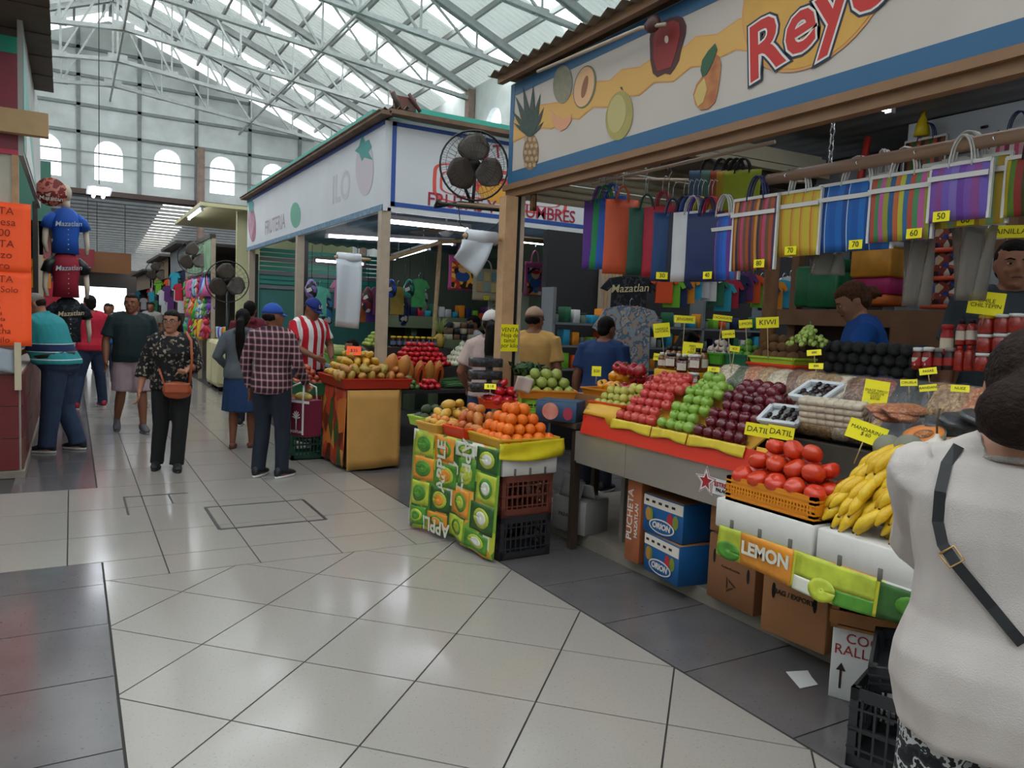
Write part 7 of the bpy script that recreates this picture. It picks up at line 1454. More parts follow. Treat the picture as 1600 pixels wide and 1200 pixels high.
# ================================================================== PEOPLE
SKIN = {'a': M('skin_tan', '#a87258', .55, var=.05, vscale=14), 'b': M('skin_brown', '#8a573f', .55, var=.05, vscale=14), 'c': M('skin_light', '#b98468', .55, var=.05, vscale=14)}
HAIR = M('hair_black', '#120e0c', .75, spec=.2, var=.3, vscale=60, bump=.5, bscale=120); HAIR_B = M('hair_brown', '#5a3c28', .7, spec=.2, var=.3, vscale=60, bump=.5, bscale=120); HAIR_D = M('hair_dark_brown', '#22140f', .75, spec=.2, var=.3, vscale=60, bump=.6, bscale=110)
EYE_W, EYE_D, LIP = M('eye_white', '#d8d2cc', .3), M('eye_dark', '#1a100c', .2), M('lip', '#7d4238', .5)
SOLE = M('sole_white', '#cfcfce', .6)
def sm(a, b, x): t = max(0, min(1, (x-a)/(b-a))); return t*t*(3-2*t)
def person(name, label, loc, face, H=1.7, girth=1., fem=False, belly=0., lean=0., skin='a', head=(0, 0, 0), arms=None, legs=None, top=None, bottom=None, shoes=None, hair=None, cap=None, features=False, voxel=.010, glasses=False, extra=None):
    """face: heading in degrees, 0 looks down the aisle (+Y), 90 looks left (-X). Reference figure 1.70 m."""
    root = thing(name, label, 'person', loc, radians(face)); S = H/1.7; root.scale = (S, S, S); g = girth
    arms = arms or {}; legs = legs or {}
    A = {-1: dict(el=(-.25, -.02, 1.10), wr=(-.26, .05, .85), n=(1, 0, 0), curl=.35), 1: dict(el=(.25, -.02, 1.10), wr=(.26, .05, .85), n=(-1, 0, 0), curl=.35)}
    for k in arms: A[k] = {**A[k], **arms[k]}
    Lg = {-1: dict(kn=(-.10, .02, .48), an=(-.11, -.01, .08), yaw=.12), 1: dict(kn=(.10, .02, .48), an=(.11, -.01, .08), yaw=-.12)}
    for k in legs: Lg[k] = {**Lg[k], **legs[k]}
    def bend(p):
        t = sm(.88, 1.18, p[2]); a = lean*t
        if not a: return tuple(p)
        y, z = p[1], p[2]-.93; return (p[0], y*cos(a)+z*sin(a), .93-y*sin(a)+z*cos(a))
    HM = Matrix.Translation((0, 0, 1.475)) @ Euler((-head[0], head[2], head[1])).to_matrix().to_4x4() @ Matrix.Scale(1.06, 4) @ Matrix.Translation((0, 0, -1.492))
    def hm(p): return bend(HM @ Vector(p))
    def mp(mb, fn):
        mb.v = [fn(v) for v in mb.v]; return mb
    tors = [(.82, .12, .085, -.01), (.88, .158, .112, -.015), (.96, .165, .118, -.012), (1.05, .148 if not fem else .138, .105, 0), (1.15, .150 if not fem else .14, .105, .004), (1.25, .166 if not fem else .158, .112 if not fem else .125, .005 if not fem else .016), (1.33, .176 if not fem else .162, .108, 0), (1.395, .165 if not fem else .148, .088, -.006), (1.435, .10, .068, -.008), (1.46, .06, .058, -.004)]
    sh = .185*(.9 if fem else 1)*(1+.5*(g-1))
    def trings(off, z0, z1, flare=0., neck=.072, n=20):
        R = []
        zs = sorted({z0, z1, *[t[0] for t in tors if z0 < t[0] < z1]})
        for z in zs:
            for k in range(len(tors)-1):
                if tors[k][0] <= z <= tors[k+1][0] or k == len(tors)-2: break
            a, b = tors[k], tors[k+1]; t = max(0, min(1, (z-a[0])/(b[0]-a[0])))
            rx, ry, yo = [a[i]+(b[i]-a[i])*t for i in (1, 2, 3)]
            gg = 1+(g-1)*(1-sm(1.3, 1.45, z)); bl = belly*sm(.86, 1.0, z)*(1-sm(1.12, 1.3, z))
            rx = max(rx*gg+off, neck if z > 1.43 else 0)+bl*.4; ry = max(ry*gg+off, neck*.9 if z > 1.43 else 0)+bl*.6; yo += bl*.5
            if flare and z < z0+.12: f_ = flare*(1-(z-z0)/.12); rx += f_; ry += f_
            R.append([(rx*cos(2*pi*i/n)*(1+.06*abs(sin(4*pi*i/n))), yo+ry*sin(2*pi*i/n)*(1+.06*abs(sin(4*pi*i/n))), z) for i in range(n)])
        return R
    shp = {s_: Vector((s_*sh, -.01, 1.385 if not fem else 1.368)) for s_ in (-1, 1)}
    # ---- body, one continuous surface
    up = MB(); up.rings(trings(0, .82, 1.46)); up.tube([(0, -.012, 1.41), (0, .004, 1.54)], [.058*(1 if not fem else .88), .054*(1 if not fem else .9)], 12)
    for s_ in (-1, 1):
        a = A[s_]; el, wr = Vector(a['el']), Vector(a['wr']); p = shp[s_]; r = 1+.6*(g-1)
        up.tube([p-Vector((s_*.03, 0, 0)), p+(el-p)*.3, p+(el-p)*.7, el, el+(wr-el)*.3, el+(wr-el)*.75, wr], [.05*r, .052*r, .045*r, .042*r, .043*r, .033*r, .027], 10, round_end=True)
        up.tube([(s_*.03, -.012, 1.44), p+Vector((-s_*.02, 0, .0))], [.05, .058], 10)
        d = Vector(a['d']).normalized() if 'd' in a else (wr-el).normalized(); nn = Vector(a['n']); nn = (nn-d*nn.dot(d)).normalized(); sd = d.cross(nn)*s_
        up.rings([[tuple(wr+d*t+sd*w*cos(q)+nn*h_*sin(q)) for q in [2*pi*k/10 for k in range(10)]] for t, w, h_ in ((-.02, .026, .02), (.02, .034, .017), (.06, .043, .016), (.095, .04, .013))])
        for i, ln in enumerate((.060, .072, .066, .050)):
            b = wr+d*.085+sd*(.034-.0235*i); pts = [b]; dd = d
            for k in range(3):
                dd = (Matrix.Rotation(-a['curl']*(1.1 if k else .7), 3, d.cross(nn)) @ dd) if a['curl'] else dd
                pts.append(pts[-1]+dd*ln*(.42, .33, .25)[k])
            up.tube(pts, [.0105, .0098, .009, .0075], 6, round_end=True)
        b = wr+d*.025+sd*.034; t1 = b+(d*.6+sd*.7+nn*.25).normalized()*.045; up.tube([b-sd*.01, t1, t1+(d*.85+sd*.2+nn*.4*a['curl']).normalized()*.036], [.013, .0115, .0085], 6, round_end=True)
    mp(up, bend)
    hd = MB(); z0 = 1.482
    HR = [(.0, .026, .028, .058), (.018, .046, .052, .038), (.045, .060, .076, .018), (.085, .069, .090, .004), (.125, .0745, .097, -.004), (.165, .072, .095, -.008), (.195, .057, .077, -.01), (.213, .035, .048, -.012), (.222, .014, .02, -.012)]
    hd.rings([[(rx*cos(2*pi*i/18), yo+ry*sin(2*pi*i/18), z0+dz) for i in range(18)] for dz, rx, ry, yo in HR])
    hd.tube([(0, .088, z0+.125), (0, .104, z0+.092), (0, .094, z0+.082)], [.008, .0145, .012], 8, round_end=True)
    for s_ in (-1, 1):
        hd.ell((s_*.073, -.012, z0+.105), (.011, .021, .03), 8, 6); hd.ell((s_*.033, .078, z0+.083), (.022, .014, .018), 8, 6); hd.ell((s_*.03, .083, z0+.132), (.024, .012, .009), 8, 6)
    hd.ell((0, .089, z0+.052), (.024, .011, .011), 8, 6); hd.ell((0, .083, z0+.018), (.02, .014, .014), 8, 6)
    mp(hd, hm); up.v, off = up.v, 0
    up.add(hd.v, hd.f, True)
    for s_ in (-1, 1):
        l_ = Lg[s_]; hp = Vector((s_*.088, -.01, .90)); kn, an = Vector(l_['kn']), Vector(l_['an']); r = 1+.7*(g-1)
        up.tube([hp, hp+(kn-hp)*.35, hp+(kn-hp)*.8, kn, kn+(an-kn)*.3, kn+(an-kn)*.75, an, an+Vector((0, 0, -.035))], [.088*r, .083*r, .06*r, .053*r, .055*r, .04*r, .036, .036], 12, round_end=True)
        yw = l_['yaw']; fx = Matrix.Rotation(yw, 3, 'Z'); pt = l_.get('pitch', 0)
        up.tube([an+fx @ Vector((0, -.03, -.045)), an+fx @ Vector((0, .06, -.045)), an+fx @ Vector((0, .14, -.058))], [.03, .034, .024], 8, round_end=True)
    body = remesh(up, voxel, SKIN[skin], 2); obj('body', body, root)
    # ---- clothing
    if top:
        mb = MB(); z0_, z1_ = top.get('hem', .86), top.get('neck', 1.445); of = top.get('off', .02)
        mb.rings(trings(of, z0_, z1_, top.get('flare', .01), neck=top.get('nr', .07), n=24))
        for s_ in (-1, 1):
            a = A[s_]; el, wr = Vector(a['el']), Vector(a['wr']); p = shp[s_]; r = 1+.6*(g-1); sl = top.get('sleeve', 'short')
            if sl == 'short': mb.tube([(s_*.055, -.012, 1.425), p+Vector((-s_*.02, 0, .004))], [.066, .076], 12); mb.tube([p-Vector((s_*.05, 0, .005)), p, p+(el-p)*.4, p+(el-p)*top.get('slen', .72)], [.07*r, .075*r, .071*r, .078*r], 12, round_end=False)
            elif sl == 'long': mb.tube([(s_*.055, -.012, 1.425), p+Vector((-s_*.02, 0, .004))], [.066, .076], 12); mb.tube([p-Vector((s_*.05, 0, .005)), p, p+(el-p)*.5, el, el+(wr-el)*.5, el+(wr-el)*top.get('slen', .95)], [.068*r, .074*r, .064*r, .058*r, .05*r, .044*r], 12)
            elif sl == 'wide': mb.tube([(s_*.055, -.012, 1.425), p+Vector((-s_*.02, 0, .004))], [.066, .078], 12); mb.tube([p-Vector((s_*.05, 0, .005)), p, p+(el-p)*.6, el, el+(wr-el)*.45], [.076*r, .086*r, .078*r, .074*r, .08*r], 12)
        if top.get('hood'): mb.tube([(-.08, -.06, 1.40), (-.06, -.10, 1.44), (0, -.115, 1.45), (.06, -.10, 1.44), (.08, -.06, 1.40)], .045, 8, round_end=True)
        if top.get('collar'): mb.tube([(.062*cos(t), -.006+.066*sin(t), 1.455-.02*sin(t)) for t in [2*pi*k/16 for k in range(17)]], .018, 6)
        mp(mb, bend); obj(top.get('name', 'shirt'), remesh(mb, top.get('vox', .012), top['mat'], 2, top.get('fold', .007), name='shirt'), root)
    if bottom:
        mb = MB(); kind = bottom['kind']
        if kind == 'skirt':
            n = 24; R = []
            for z, w, d_ in ((1.06, .15, .11), (.98, .178, .135), (.88, .19, .145), (.7, .2, .16), (bottom.get('hem', .45), .215, .175)):
                R.append([(w*g*cos(2*pi*i/n)*(1+.03*sin(8*2*pi*i/n)*(1.06-z)*3), d_*g*sin(2*pi*i/n)*(1+.03*sin(8*2*pi*i/n)*(1.06-z)*3)-.01, z) for i in range(n)])
            mb.rings(R)
        else:
            mb.rings(trings(.016, .83, 1.04, 0))
            for s_ in (-1, 1):
                l_ = Lg[s_]; hp = Vector((s_*.09, -.012, .90)); kn, an = Vector(l_['kn']), Vector(l_['an']); r = 1+.7*(g-1); w = bottom.get('w', 1.)
                if kind == 'shorts': mb.tube([hp+Vector((0, 0, .03)), hp+(kn-hp)*.4, hp+(kn-hp)*.95], [.105*r, .108*r*w, .10*r*w], 14)
                else: mb.tube([hp+Vector((0, 0, .03)), hp+(kn-hp)*.35, hp+(kn-hp)*.75, kn, kn+(an-kn)*.4, kn+(an-kn)*.8, an+Vector((0, 0, -.02))], [.105*r, .1*r, .082*r*w, .075*r*w, .071*r*w, .066*r*w, .068*r*w], 14)
        mp(mb, bend); obj({'skirt': 'skirt', 'shorts': 'shorts'}.get(kind, 'trousers'), remesh(mb, .013, bottom['mat'], 2, .006, 8, name='bottom'), root)
        if bottom.get('belt'): mp(MB().rings([[((.153*g+.035+belly*.4)*cos(2*pi*i/20), (.108*g+.03+belly*.55)*sin(2*pi*i/20)+belly*.4, z) for i in range(20)] for z in (1.0, 1.04)]), bend).build('belt', M('belt', '#1d1a18', .5), root)
    if shoes:
        for s_ in (-1, 1):
            l_ = Lg[s_]; an = Vector(l_['an']); T = Matrix.Translation((an.x, an.y, an.z-.08)) @ Matrix.Rotation(l_['yaw'], 4, 'Z') @ Matrix.Translation((0, -.0, 0)) @ Matrix.Rotation(l_.get('pitch', 0), 4, 'X')
            k = shoes.get('h', 1.); mb = MB()
            prof = [(-.085, .022, .03, .05), (-.075, .034, .055, .09), (-.03, .038, .06, .10), (.03, .040, .05, .09), (.09, .044, .035, .065), (.14, .042, .028, .048), (.175, .026, .018, .034)]
            mb.rings([[(w*cos(q), y, max(.018, h_*k*.5+.018+(h_*k*.5)*sin(q))) for q in [2*pi*j/12 for j in range(12)]] for y, w, _, h_ in prof], T=T)
            so = mb.build('shoe', shoes['mat'], root)
            mb = MB(); mb.rings([[(w*1.1*cos(q), y0+(.138)*sin(q)*1., z) for q in [2*pi*j/16 for j in range(16)]] for z, w, y0 in ((.0, .04, .045), (.022, .043, .045))], T=T); mb.build('sole', shoes.get('sole', SOLE), so)
    # ---- head things
    if hair:
        mb = MB(); st = hair.get('style', 'short'); hz = z0
        if cap and st != 'pony': mb.ell((0, -.027, hz+.105), (.0775, .080, .05), 16, 10); st = 'none'
        if cap and st == 'pony': mb.ell((0, -.027, hz+.105), (.0785, .082, .06), 16, 10)
        if st == 'short': mb.ell((0, -.022, hz+.140), (.079, .094, .092), 18, 12); mb.ell((0, -.055, hz+.085), (.066, .052, .06), 14, 10); mb.ell((0, .012, hz+.178), (.064, .072, .044), 14, 8)
        if st == 'crew': mb.ell((0, -.018, hz+.140), (.078, .09, .088), 18, 12); mb.ell((0, -.05, hz+.08), (.062, .05, .05), 14, 10)
        if st in ('long', 'bun') or (st == 'pony' and not cap): mb.ell((0, -.022, hz+.138), (.083, .098, .096), 18, 12); mb.ell((0, -.06, hz+.09), (.07, .05, .07), 14, 10); mb.ell((0, .02, hz+.176), (.066, .066, .048), 14, 8)
        if st == 'long': mb.rings([[(w*cos(q), -.07+yo+d_*sin(q), hz+z) for q in [2*pi*k/14 for k in range(14)]] for z, w, d_, yo in ((.15, .078, .05, .01), (.06, .092, .05, .005), (-.03, .095, .045, -.012), (-.12, .065, .032, -.035), (-hair.get('len', .25), .045, .02, -.04))])
        if st == 'pony': mb.tube([(0, -.10, hz+.12), (0, -.15, hz+.08), (0, -.16, hz-.05), (0, -.145, hz-.2), (0, -.13, hz-hair.get('len', .35))], [.03, .048, .055, .05, .02], 10, round_end=True)
        if st == 'bun': mb.ell((0, -.125, hz+hair.get('bz', .10)), hair.get('br', (.05, .045, .045)), 12, 8); mb.tube([(0, -.12, hz+.13), (.04, -.16, hz+.11), (.02, -.17, hz+.06), (-.04, -.15, hz+.08), (0, -.12, hz+.13)], .016, 6)
        mp(mb, hm); obj('hair', remesh(mb, .010, hair.get('mat', HAIR), 1, .004, 30, 1, name='hair'), root)
        if st == 'bun' and hair.get('tie'): mp(MB().ell((0, -.112, hz+.115), (.026, .018, .026), 10, 6), hm).build('hair_tie', hair['tie'], root)
    if cap:
        mb = MB(); k = 16; R = []
        for j in range(7):
            t = j/6*pi/2; R.append([(.083*cos(t)*cos(2*pi*i/k), -.006+.103*cos(t)*sin(2*pi*i/k), z0+.135+.098*sin(t)) for i in range(k)])
        mb.rings(R); mp(mb, hm); c = mb.build('cap', cap['mat'], root)
        bk = cap.get('back', 1)
        mb = MB(); mb.sheet(lambda u, v: ((u-.5)*.15*(1-.35*v*v), bk*(.075*cos((u-.5)*2.2)+.085*v*cos((u-.5)*1.6))-.006, z0+.142-.02*v-.35*(u-.5)**2*.15), 10, 5, .004); mp(mb, hm); mb.build('brim', cap.get('brim', cap['mat']), c)
        mp(MB().ell((0, -.006, z0+.233), (.009, .009, .005), 8, 4), hm).build('button', cap['mat'], c)
        if cap.get('logo'):
            o = obj('cap_logo', text_mesh(cap['logo'], .05, WHITE, bold=.002), c); R_ = (HM.to_3x3() @ upright((0, .9, .42))); o.matrix_local = Matrix.Translation(Vector(hm((0, .094, z0+.178)))) @ R_.to_4x4()
    if features:
        for s_ in (-1, 1):
            e = mp(MB().ell((s_*.031, .0845, z0+.113), (.013, .008, .0048), 10, 6), hm).build('eye', EYE_W, root); mp(MB().ell((s_*.031, .0905, z0+.113), (.007, .004, .0048), 8, 6), hm).build('iris', EYE_D, e)
            mp(MB().tube([(s_*.014, .094, z0+.131), (s_*.034, .092, z0+.137), (s_*.052, .079, z0+.131)], [.003, .0042, .0025], 6), hm).build('eyebrow', hair['mat'] if hair and 'mat' in hair else HAIR, root)
        mp(MB().tube([(-.024, .088, z0+.051), (-.01, .0975, z0+.054), (.01, .0975, z0+.054), (.024, .088, z0+.051)], [.003, .006, .006, .003], 6), hm).build('mouth', LIP, root)
        if glasses:
            mb = MB()
            for s_ in (-1, 1): mb.tube([(s_*.032+.024*cos(t), .104, z0+.112+.018*sin(t)) for t in [2*pi*k/14 for k in range(15)]], .0022, 5); mb.tube([(s_*.056, .103, z0+.116), (s_*.073, .06, z0+.116), (s_*.076, -.01, z0+.112)], .0022, 5)
            mb.tube([(-.009, .105, z0+.115), (.009, .105, z0+.115)], .0022, 5); mp(mb, hm).build('glasses', M('glasses_frame', '#241c1a', .4), root)
    root['_'] = 0; del root['_']
    return root
def cloth(n, c, **k): return M(n, c, k.pop('rough', .85), var=k.pop('var', .08), vscale=k.pop('vscale', 9), bump=.2, bscale=300, **k)
JEAN, NAVY, BLK = cloth('jean', '#2a3a55', var=.15), cloth('navy_trousers', '#161d2c'), cloth('black_cloth', '#0e0e10')
DKSHOE, GYSHOE = M('shoe_dark', '#1b1c20', .6), M('shoe_grey', '#5c5f66', .7)
# man bending over the left counter
person('person', 'stout man in a teal striped polo and grey cap leaning on the left counter', (-.12, 9.42, 0), 60, 1.72, 1.24, belly=.07, lean=.34, skin='a', head=(.25, .25, 0),
    arms={-1: dict(el=(-.27, .22, 1.22), wr=(-.18, .42, 1.18)), 1: dict(el=(.27, .20, 1.22), wr=(.16, .42, 1.18))}, legs={1: dict(kn=(.12, .02, .48), an=(.14, -.12, .08)), -1: dict(kn=(-.11, .02, .48), an=(-.12, .06, .08))},
    top=dict(mat=striped('polo_teal', ['#2d8f95', '#2d8f95', '#cfe0e0', '#2d8f95', '#cfe0e0', '#2d8f95', '#cfd8dc', '#1c2c50', '#1c2c50', '#cfd8dc', '#2d8f95', '#2d8f95'], .60, axis=2, rough=.85, weave=False, widths=[.06, .06, .012, .118, .012, .118, .012, .06, .06, .012, .2, .276], off=.62), hem=.93, off=.024, collar=True),
    bottom=dict(kind='trousers', mat=JEAN, w=1.12, belt=True), shoes=dict(mat=DKSHOE), hair=dict(style='crew', mat=HAIR_D), cap=dict(mat=cloth('cap_grey', '#8d8880'), back=1))
# man in red, back turned
person('person', 'man in a red t-shirt and jeans with his back turned at the left stalls', (.25, 13.3, 0), 25, 1.72, 1.1, skin='b', lean=.06, legs={-1: dict(kn=(-.15, .03, .48), an=(-.26, -.05, .08)), 1: dict(kn=(.14, 0, .48), an=(.2, .05, .08))},
    arms={-1: dict(el=(-.27, .03, 1.12), wr=(-.24, .18, .95)), 1: dict(el=(.27, .03, 1.1), wr=(.22, .18, .95))}, top=dict(mat=cloth('tee_red', '#c21c38'), hem=.88, off=.024), bottom=dict(kind='trousers', mat=JEAN), shoes=dict(mat=M('shoe_red', '#a8243a', .6)), hair=dict(style='short'), voxel=.014)
person('person', 'dark-haired person in a blue cap and white shirt beyond the man in red', (-.05, 15.3, 0), 80, 1.68, 1., skin='a', top=dict(mat=cloth('shirt_pale', '#b9bcc4')), bottom=dict(kind='trousers', mat=NAVY), shoes=dict(mat=DKSHOE), hair=dict(style='crew'), cap=dict(mat=cloth('cap_navy', '#1a2242')), voxel=.015)
# walking man, shorts
person('person', 'man in a dark green t-shirt and pale shorts walking towards the camera', (.645, 10.65, 0), 185, 1.74, 1.12, skin='b', head=(0, -.35, 0), belly=.03, features=True,
    arms={1: dict(el=(.28, .0, 1.12), wr=(.29, .10, .87)), -1: dict(el=(-.27, -.06, 1.11), wr=(-.28, -.02, .86))}, legs={-1: dict(kn=(-.11, .06, .48), an=(-.12, .10, .08)), 1: dict(kn=(.11, -.01, .49), an=(.13, -.22, .12), pitch=-.25)},
    top=dict(mat=cloth('tee_green_black', '#16292b'), hem=.87, off=.026, flare=.012, slen=.8), bottom=dict(kind='shorts', mat=cloth('shorts_pale', '#a8949a'), w=1.08), shoes=dict(mat=GYSHOE, sole=M('sole_grey', '#85868a', .6), h=1.1), hair=dict(style='short', mat=HAIR_D))
# woman with glasses
FLOR = patches('floral_black', ['#131215', '#131215', '#17151a', '#131215', '#131215', '#5d5348', '#131215', '#8f8272', '#131215', '#17151a'], 46, .85)
wp = (.84, 8.08, 0)
person('person', 'woman with glasses in a black flowered blouse carrying an orange-brown crossbody bag', wp, 172, 1.56, 1.06, fem=True, skin='a', head=(0, -.25, 0), features=True, glasses=True,
    arms={-1: dict(el=(-.25, .02, 1.13), wr=(-.15, .23, 1.08), curl=.9, n=(0, 0, -1)), 1: dict(el=(.26, -.03, 1.1), wr=(.30, .05, .84))}, legs={-1: dict(kn=(-.09, .05, .48), an=(-.06, .08, .08)), 1: dict(kn=(.10, -.0, .48), an=(.14, -.06, .08))},
    top=dict(mat=FLOR, sleeve='wide', hem=.86, off=.024, flare=.02, name='blouse', neck=1.43), bottom=dict(kind='trousers', mat=BLK, w=1.05), shoes=dict(mat=DKSHOE, sole=DKSHOE), hair=dict(style='long', len=.1))
bg = thing('crossbody_bag', 'orange brown leather crossbody bag worn by the woman with glasses', 'bag', (wp[0]+.03, wp[1]-.20, .80), radians(172))
LEA = M('leather_tan', '#a8502e', .45, var=.08, vscale=12)
mb = MB(); mb.rings([[(.13*cos(q)*(1-.1*abs(t)), -t*.045, .085*abs(sin(q))**.7*(1 if sin(q) > 0 else -1)*(1-.15*abs(t))) for q in [2*pi*k/20 for k in range(20)]] for t in (-1, -.7, 0, .7, 1)]); mb.build('pouch', LEA, bg)
MB().sheet(lambda u, v: ((u-.5)*.23, .05+.004*sin(pi*u), .075-.10*v), 8, 5, .006).build('flap', LEA, bg)
MB().tube([(-.11, .02, .06), (-.13, .03, .3), (-.12, -.0, .48), (-.07, -.10, .56)], .012, 6, flat=.4).build('strap', LEA, bg); MB().tube([(.11, .02, .06), (.16, -.05, .2)], .012, 6, flat=.4).build('strap', LEA, bg)
# grey jacket woman seen from behind
person('person', 'woman in a grey hooded jacket and navy skirt seen from behind', (1.70, 9.12, 0), -22, 1.60, 1.1, fem=True, skin='b', arms={-1: dict(el=(-.29, -.04, 1.12), wr=(-.20, .12, .98)), 1: dict(el=(.27, .0, 1.12), wr=(.18, .18, .98))}, legs={-1: dict(an=(-.10, -.03, .08)), 1: dict(an=(.10, .08, .08), kn=(.1, .05, .48))},
    top=dict(mat=cloth('jacket_grey', '#5b6168'), sleeve='long', hem=.86, off=.034, hood=True, name='jacket'), bottom=dict(kind='skirt', mat=cloth('skirt_navy', '#1d3a63'), hem=.46), shoes=dict(mat=M('sandal', '#7a4433', .6), h=.55, sole=M('sandal_sole', '#5a3528', .6)), hair=dict(style='pony', len=.36))
# plaid man
pp = (1.66, 7.44, 0)
person('person', 'man in a plaid shirt and blue cap with his back turned, holding a maroon bag', pp, -48, 1.66, 1.06, skin='b', head=(0, -.35, 0), arms={1: dict(el=(.28, .02, 1.12), wr=(.24, .22, .93), curl=1.1), -1: dict(el=(-.27, -.05, 1.12), wr=(-.27, .02, .86))},
    legs={-1: dict(kn=(-.10, .0, .48), an=(-.10, -.06, .08)), 1: dict(kn=(.10, .04, .48), an=(.13, .0, .08))}, top=dict(mat=plaid('plaid_maroon', '#2b1420', '#8c5560', '#d9c2c2', 15.), sleeve='long', hem=.83, off=.026, collar=True, fold=.009), bottom=dict(kind='trousers', mat=NAVY, w=1.0), shoes=dict(mat=DKSHOE), hair=dict(style='crew'), cap=dict(mat=cloth('cap_blue', '#1f4aa0')))
sb = thing('shopping_bag', 'maroon shopping bag with white trim held by the man in plaid', 'bag', (1.98, 7.50, .38), radians(-62))
MARN = M('bag_maroon', '#6e1430', .6); mb = MB(); mb.rings([[(-w, -d_, z), (w, -d_, z), (w, d_, z), (-w, d_, z)] for z, w, d_ in ((0, .15, .08), (.02, .16, .085), (.36, .175, .085))], smooth=False); mb.build('body', MARN, sb)
for s_ in (-1, 1):
    MB().tube([(s_*.09, -.09, .34), (s_*.085, -.08, .48), (s_*.03, -.02, .52), (s_*.02, .02, .52), (s_*.085, .08, .48), (s_*.09, .09, .34)], .009, 6).build('handle', PAPER, sb)
    MB().box((-.17, s_*.088-.003, .33), (.17, s_*.088+.003, .355)).build('trim', PAPER, sb); MB().box((s_*.09-.01, -.092, .02), (s_*.09+.01, -.087, .36)).build('trim', PAPER, sb)
mb = MB()
for k in range(7): a = pi*k/6; mb.tube([(.0, -.091, .17), (.05*cos(a), -.091, .19+.06*sin(a))], .004, 5)
mb.tube([(0, -.091, .06), (0, -.091, .2)], .005, 5); mb.build('printed_palm', PAPER, sb)
letter('MAZATLAN', .035, PAPER, sb, (0, -.092, .045), (0, -1, 0)); mb = MB(); mb.ell((0, 0, .38), (.11, .06, .05)); mb.build('groceries', M('groceries', '#b8a04a', .6, var=.3, vscale=20), sb)
# man in a striped football jersey + neighbours at the mango stand
person('person', 'man in a red and white striped football jersey and blue cap looking down', (2.52, 9.35, 0), 205, 1.78, 1.1, skin='b', head=(.45, .15, 0), arms={1: dict(el=(.27, .06, 1.13), wr=(.12, .26, 1.02)), -1: dict(el=(-.27, .06, 1.13), wr=(-.1, .28, 1.0))}, features=True,
    top=dict(mat=striped('jersey_stripes', ['#c2182c', '#e6e3e2'], .115, axis=0, rough=.8, weave=False), hem=.86, off=.026, collar=False), bottom=dict(kind='trousers', mat=JEAN), shoes=dict(mat=DKSHOE), hair=dict(style='crew'), cap=dict(mat=cloth('cap_royal', '#1b2f78'), logo='LA'))
person('person', 'dark-haired person in a maroon hooded top behind the man in plaid', (2.12, 10.9, 0), -20, 1.72, 1., skin='b', top=dict(mat=cloth('top_maroon', '#6a1a2c'), sleeve='long', hood=True), bottom=dict(kind='trousers', mat=NAVY), shoes=dict(mat=DKSHOE), hair=dict(style='short'), voxel=.014)
person('person', 'child with short black hair beside the striped jersey', (2.86, 8.75, 0), 100, 1.30, 1., skin='b', top=dict(mat=cloth('tee_white', '#c9c9cc')), bottom=dict(kind='shorts', mat=NAVY), shoes=dict(mat=DKSHOE), hair=dict(style='short'), voxel=.014)
# customers in the cross aisle
person('person', 'woman in a white cap with long black ponytail by the oranges', (3.36, 6.22, 0), -28, 1.68, 1.02, fem=True, skin='b', arms={-1: dict(el=(-.27, .0, 1.12), wr=(-.22, .18, .98))}, top=dict(mat=cloth('tee_blush', '#c4aaa4'), hem=.9), bottom=dict(kind='trousers', mat=JEAN), shoes=dict(mat=DKSHOE), hair=dict(style='pony', len=.42), cap=dict(mat=cloth('cap_white', '#d8cfcd')))
person('person', 'man in a mustard yellow t-shirt and tan cap seen from behind', (3.90, 6.35, 0), -38, 1.74, 1.1, skin='b', lean=.1, top=dict(mat=cloth('tee_mustard', '#c79a58')), bottom=dict(kind='trousers', mat=JEAN), shoes=dict(mat=DKSHOE), hair=dict(style='crew'), cap=dict(mat=cloth('cap_tan', '#a88a74'), back=1), head=(0, -.4, 0))
person('person', 'man with cropped hair in a navy t-shirt at the counter end', (4.36, 5.85, 0), -60, 1.68, 1.08, skin='b', lean=.14, top=dict(mat=cloth('tee_navy', '#1c3766')), bottom=dict(kind='trousers', mat=NAVY), shoes=dict(mat=DKSHOE), hair=dict(style='crew'), head=(.1, -.2, 0))
person('person', 'long-haired woman bending behind the red peppers', (4.95, 5.45, 0), -100, 1.58, 1., fem=True, skin='b', lean=.15, head=(.3, 0, 0), top=dict(mat=BLK), bottom=dict(kind='trousers', mat=NAVY), shoes=dict(mat=DKSHOE), hair=dict(style='long', len=.3))
person('person', 'vendor in a pale grey shirt inside the second stall', (5.35, 10.3, 0), 75, 1.66, 1.15, skin='b', lean=.1, head=(.2, 0, 0), top=dict(mat=cloth('shirt_grey', '#aeb0b2')), bottom=dict(kind='trousers', mat=NAVY), shoes=dict(mat=DKSHOE), hair=dict(style='short'), voxel=.014)
# vendors of the right stall
person('person', 'red-haired vendor in a royal blue shirt with her hair in a bun', (4.34, 2.98, .36), 42, 1.58, 1.06, fem=True, skin='c', lean=.22, head=(.32, .1, 0), arms={-1: dict(el=(-.25, .16, 1.15), wr=(-.14, .36, 1.1)), 1: dict(el=(.25, .16, 1.15), wr=(.14, .36, 1.1))}, features=True, top=dict(mat=cloth('tee_royal', '#1a56a8'), off=.026), bottom=dict(kind='trousers', mat=NAVY), shoes=dict(mat=DKSHOE), hair=dict(style='bun', mat=HAIR_B, tie=M('tie_orange', '#b87a4a', .7)))
person('person', 'male vendor in a dark grey polo watching from behind the tall jars', (4.16, 2.13, .36), 122, 1.74, 1.12, skin='a', head=(.05, .12, 0), features=True, top=dict(mat=cloth('polo_slate', '#39434b'), collar=True), bottom=dict(kind='trousers', mat=NAVY), shoes=dict(mat=DKSHOE), hair=dict(style='short'))
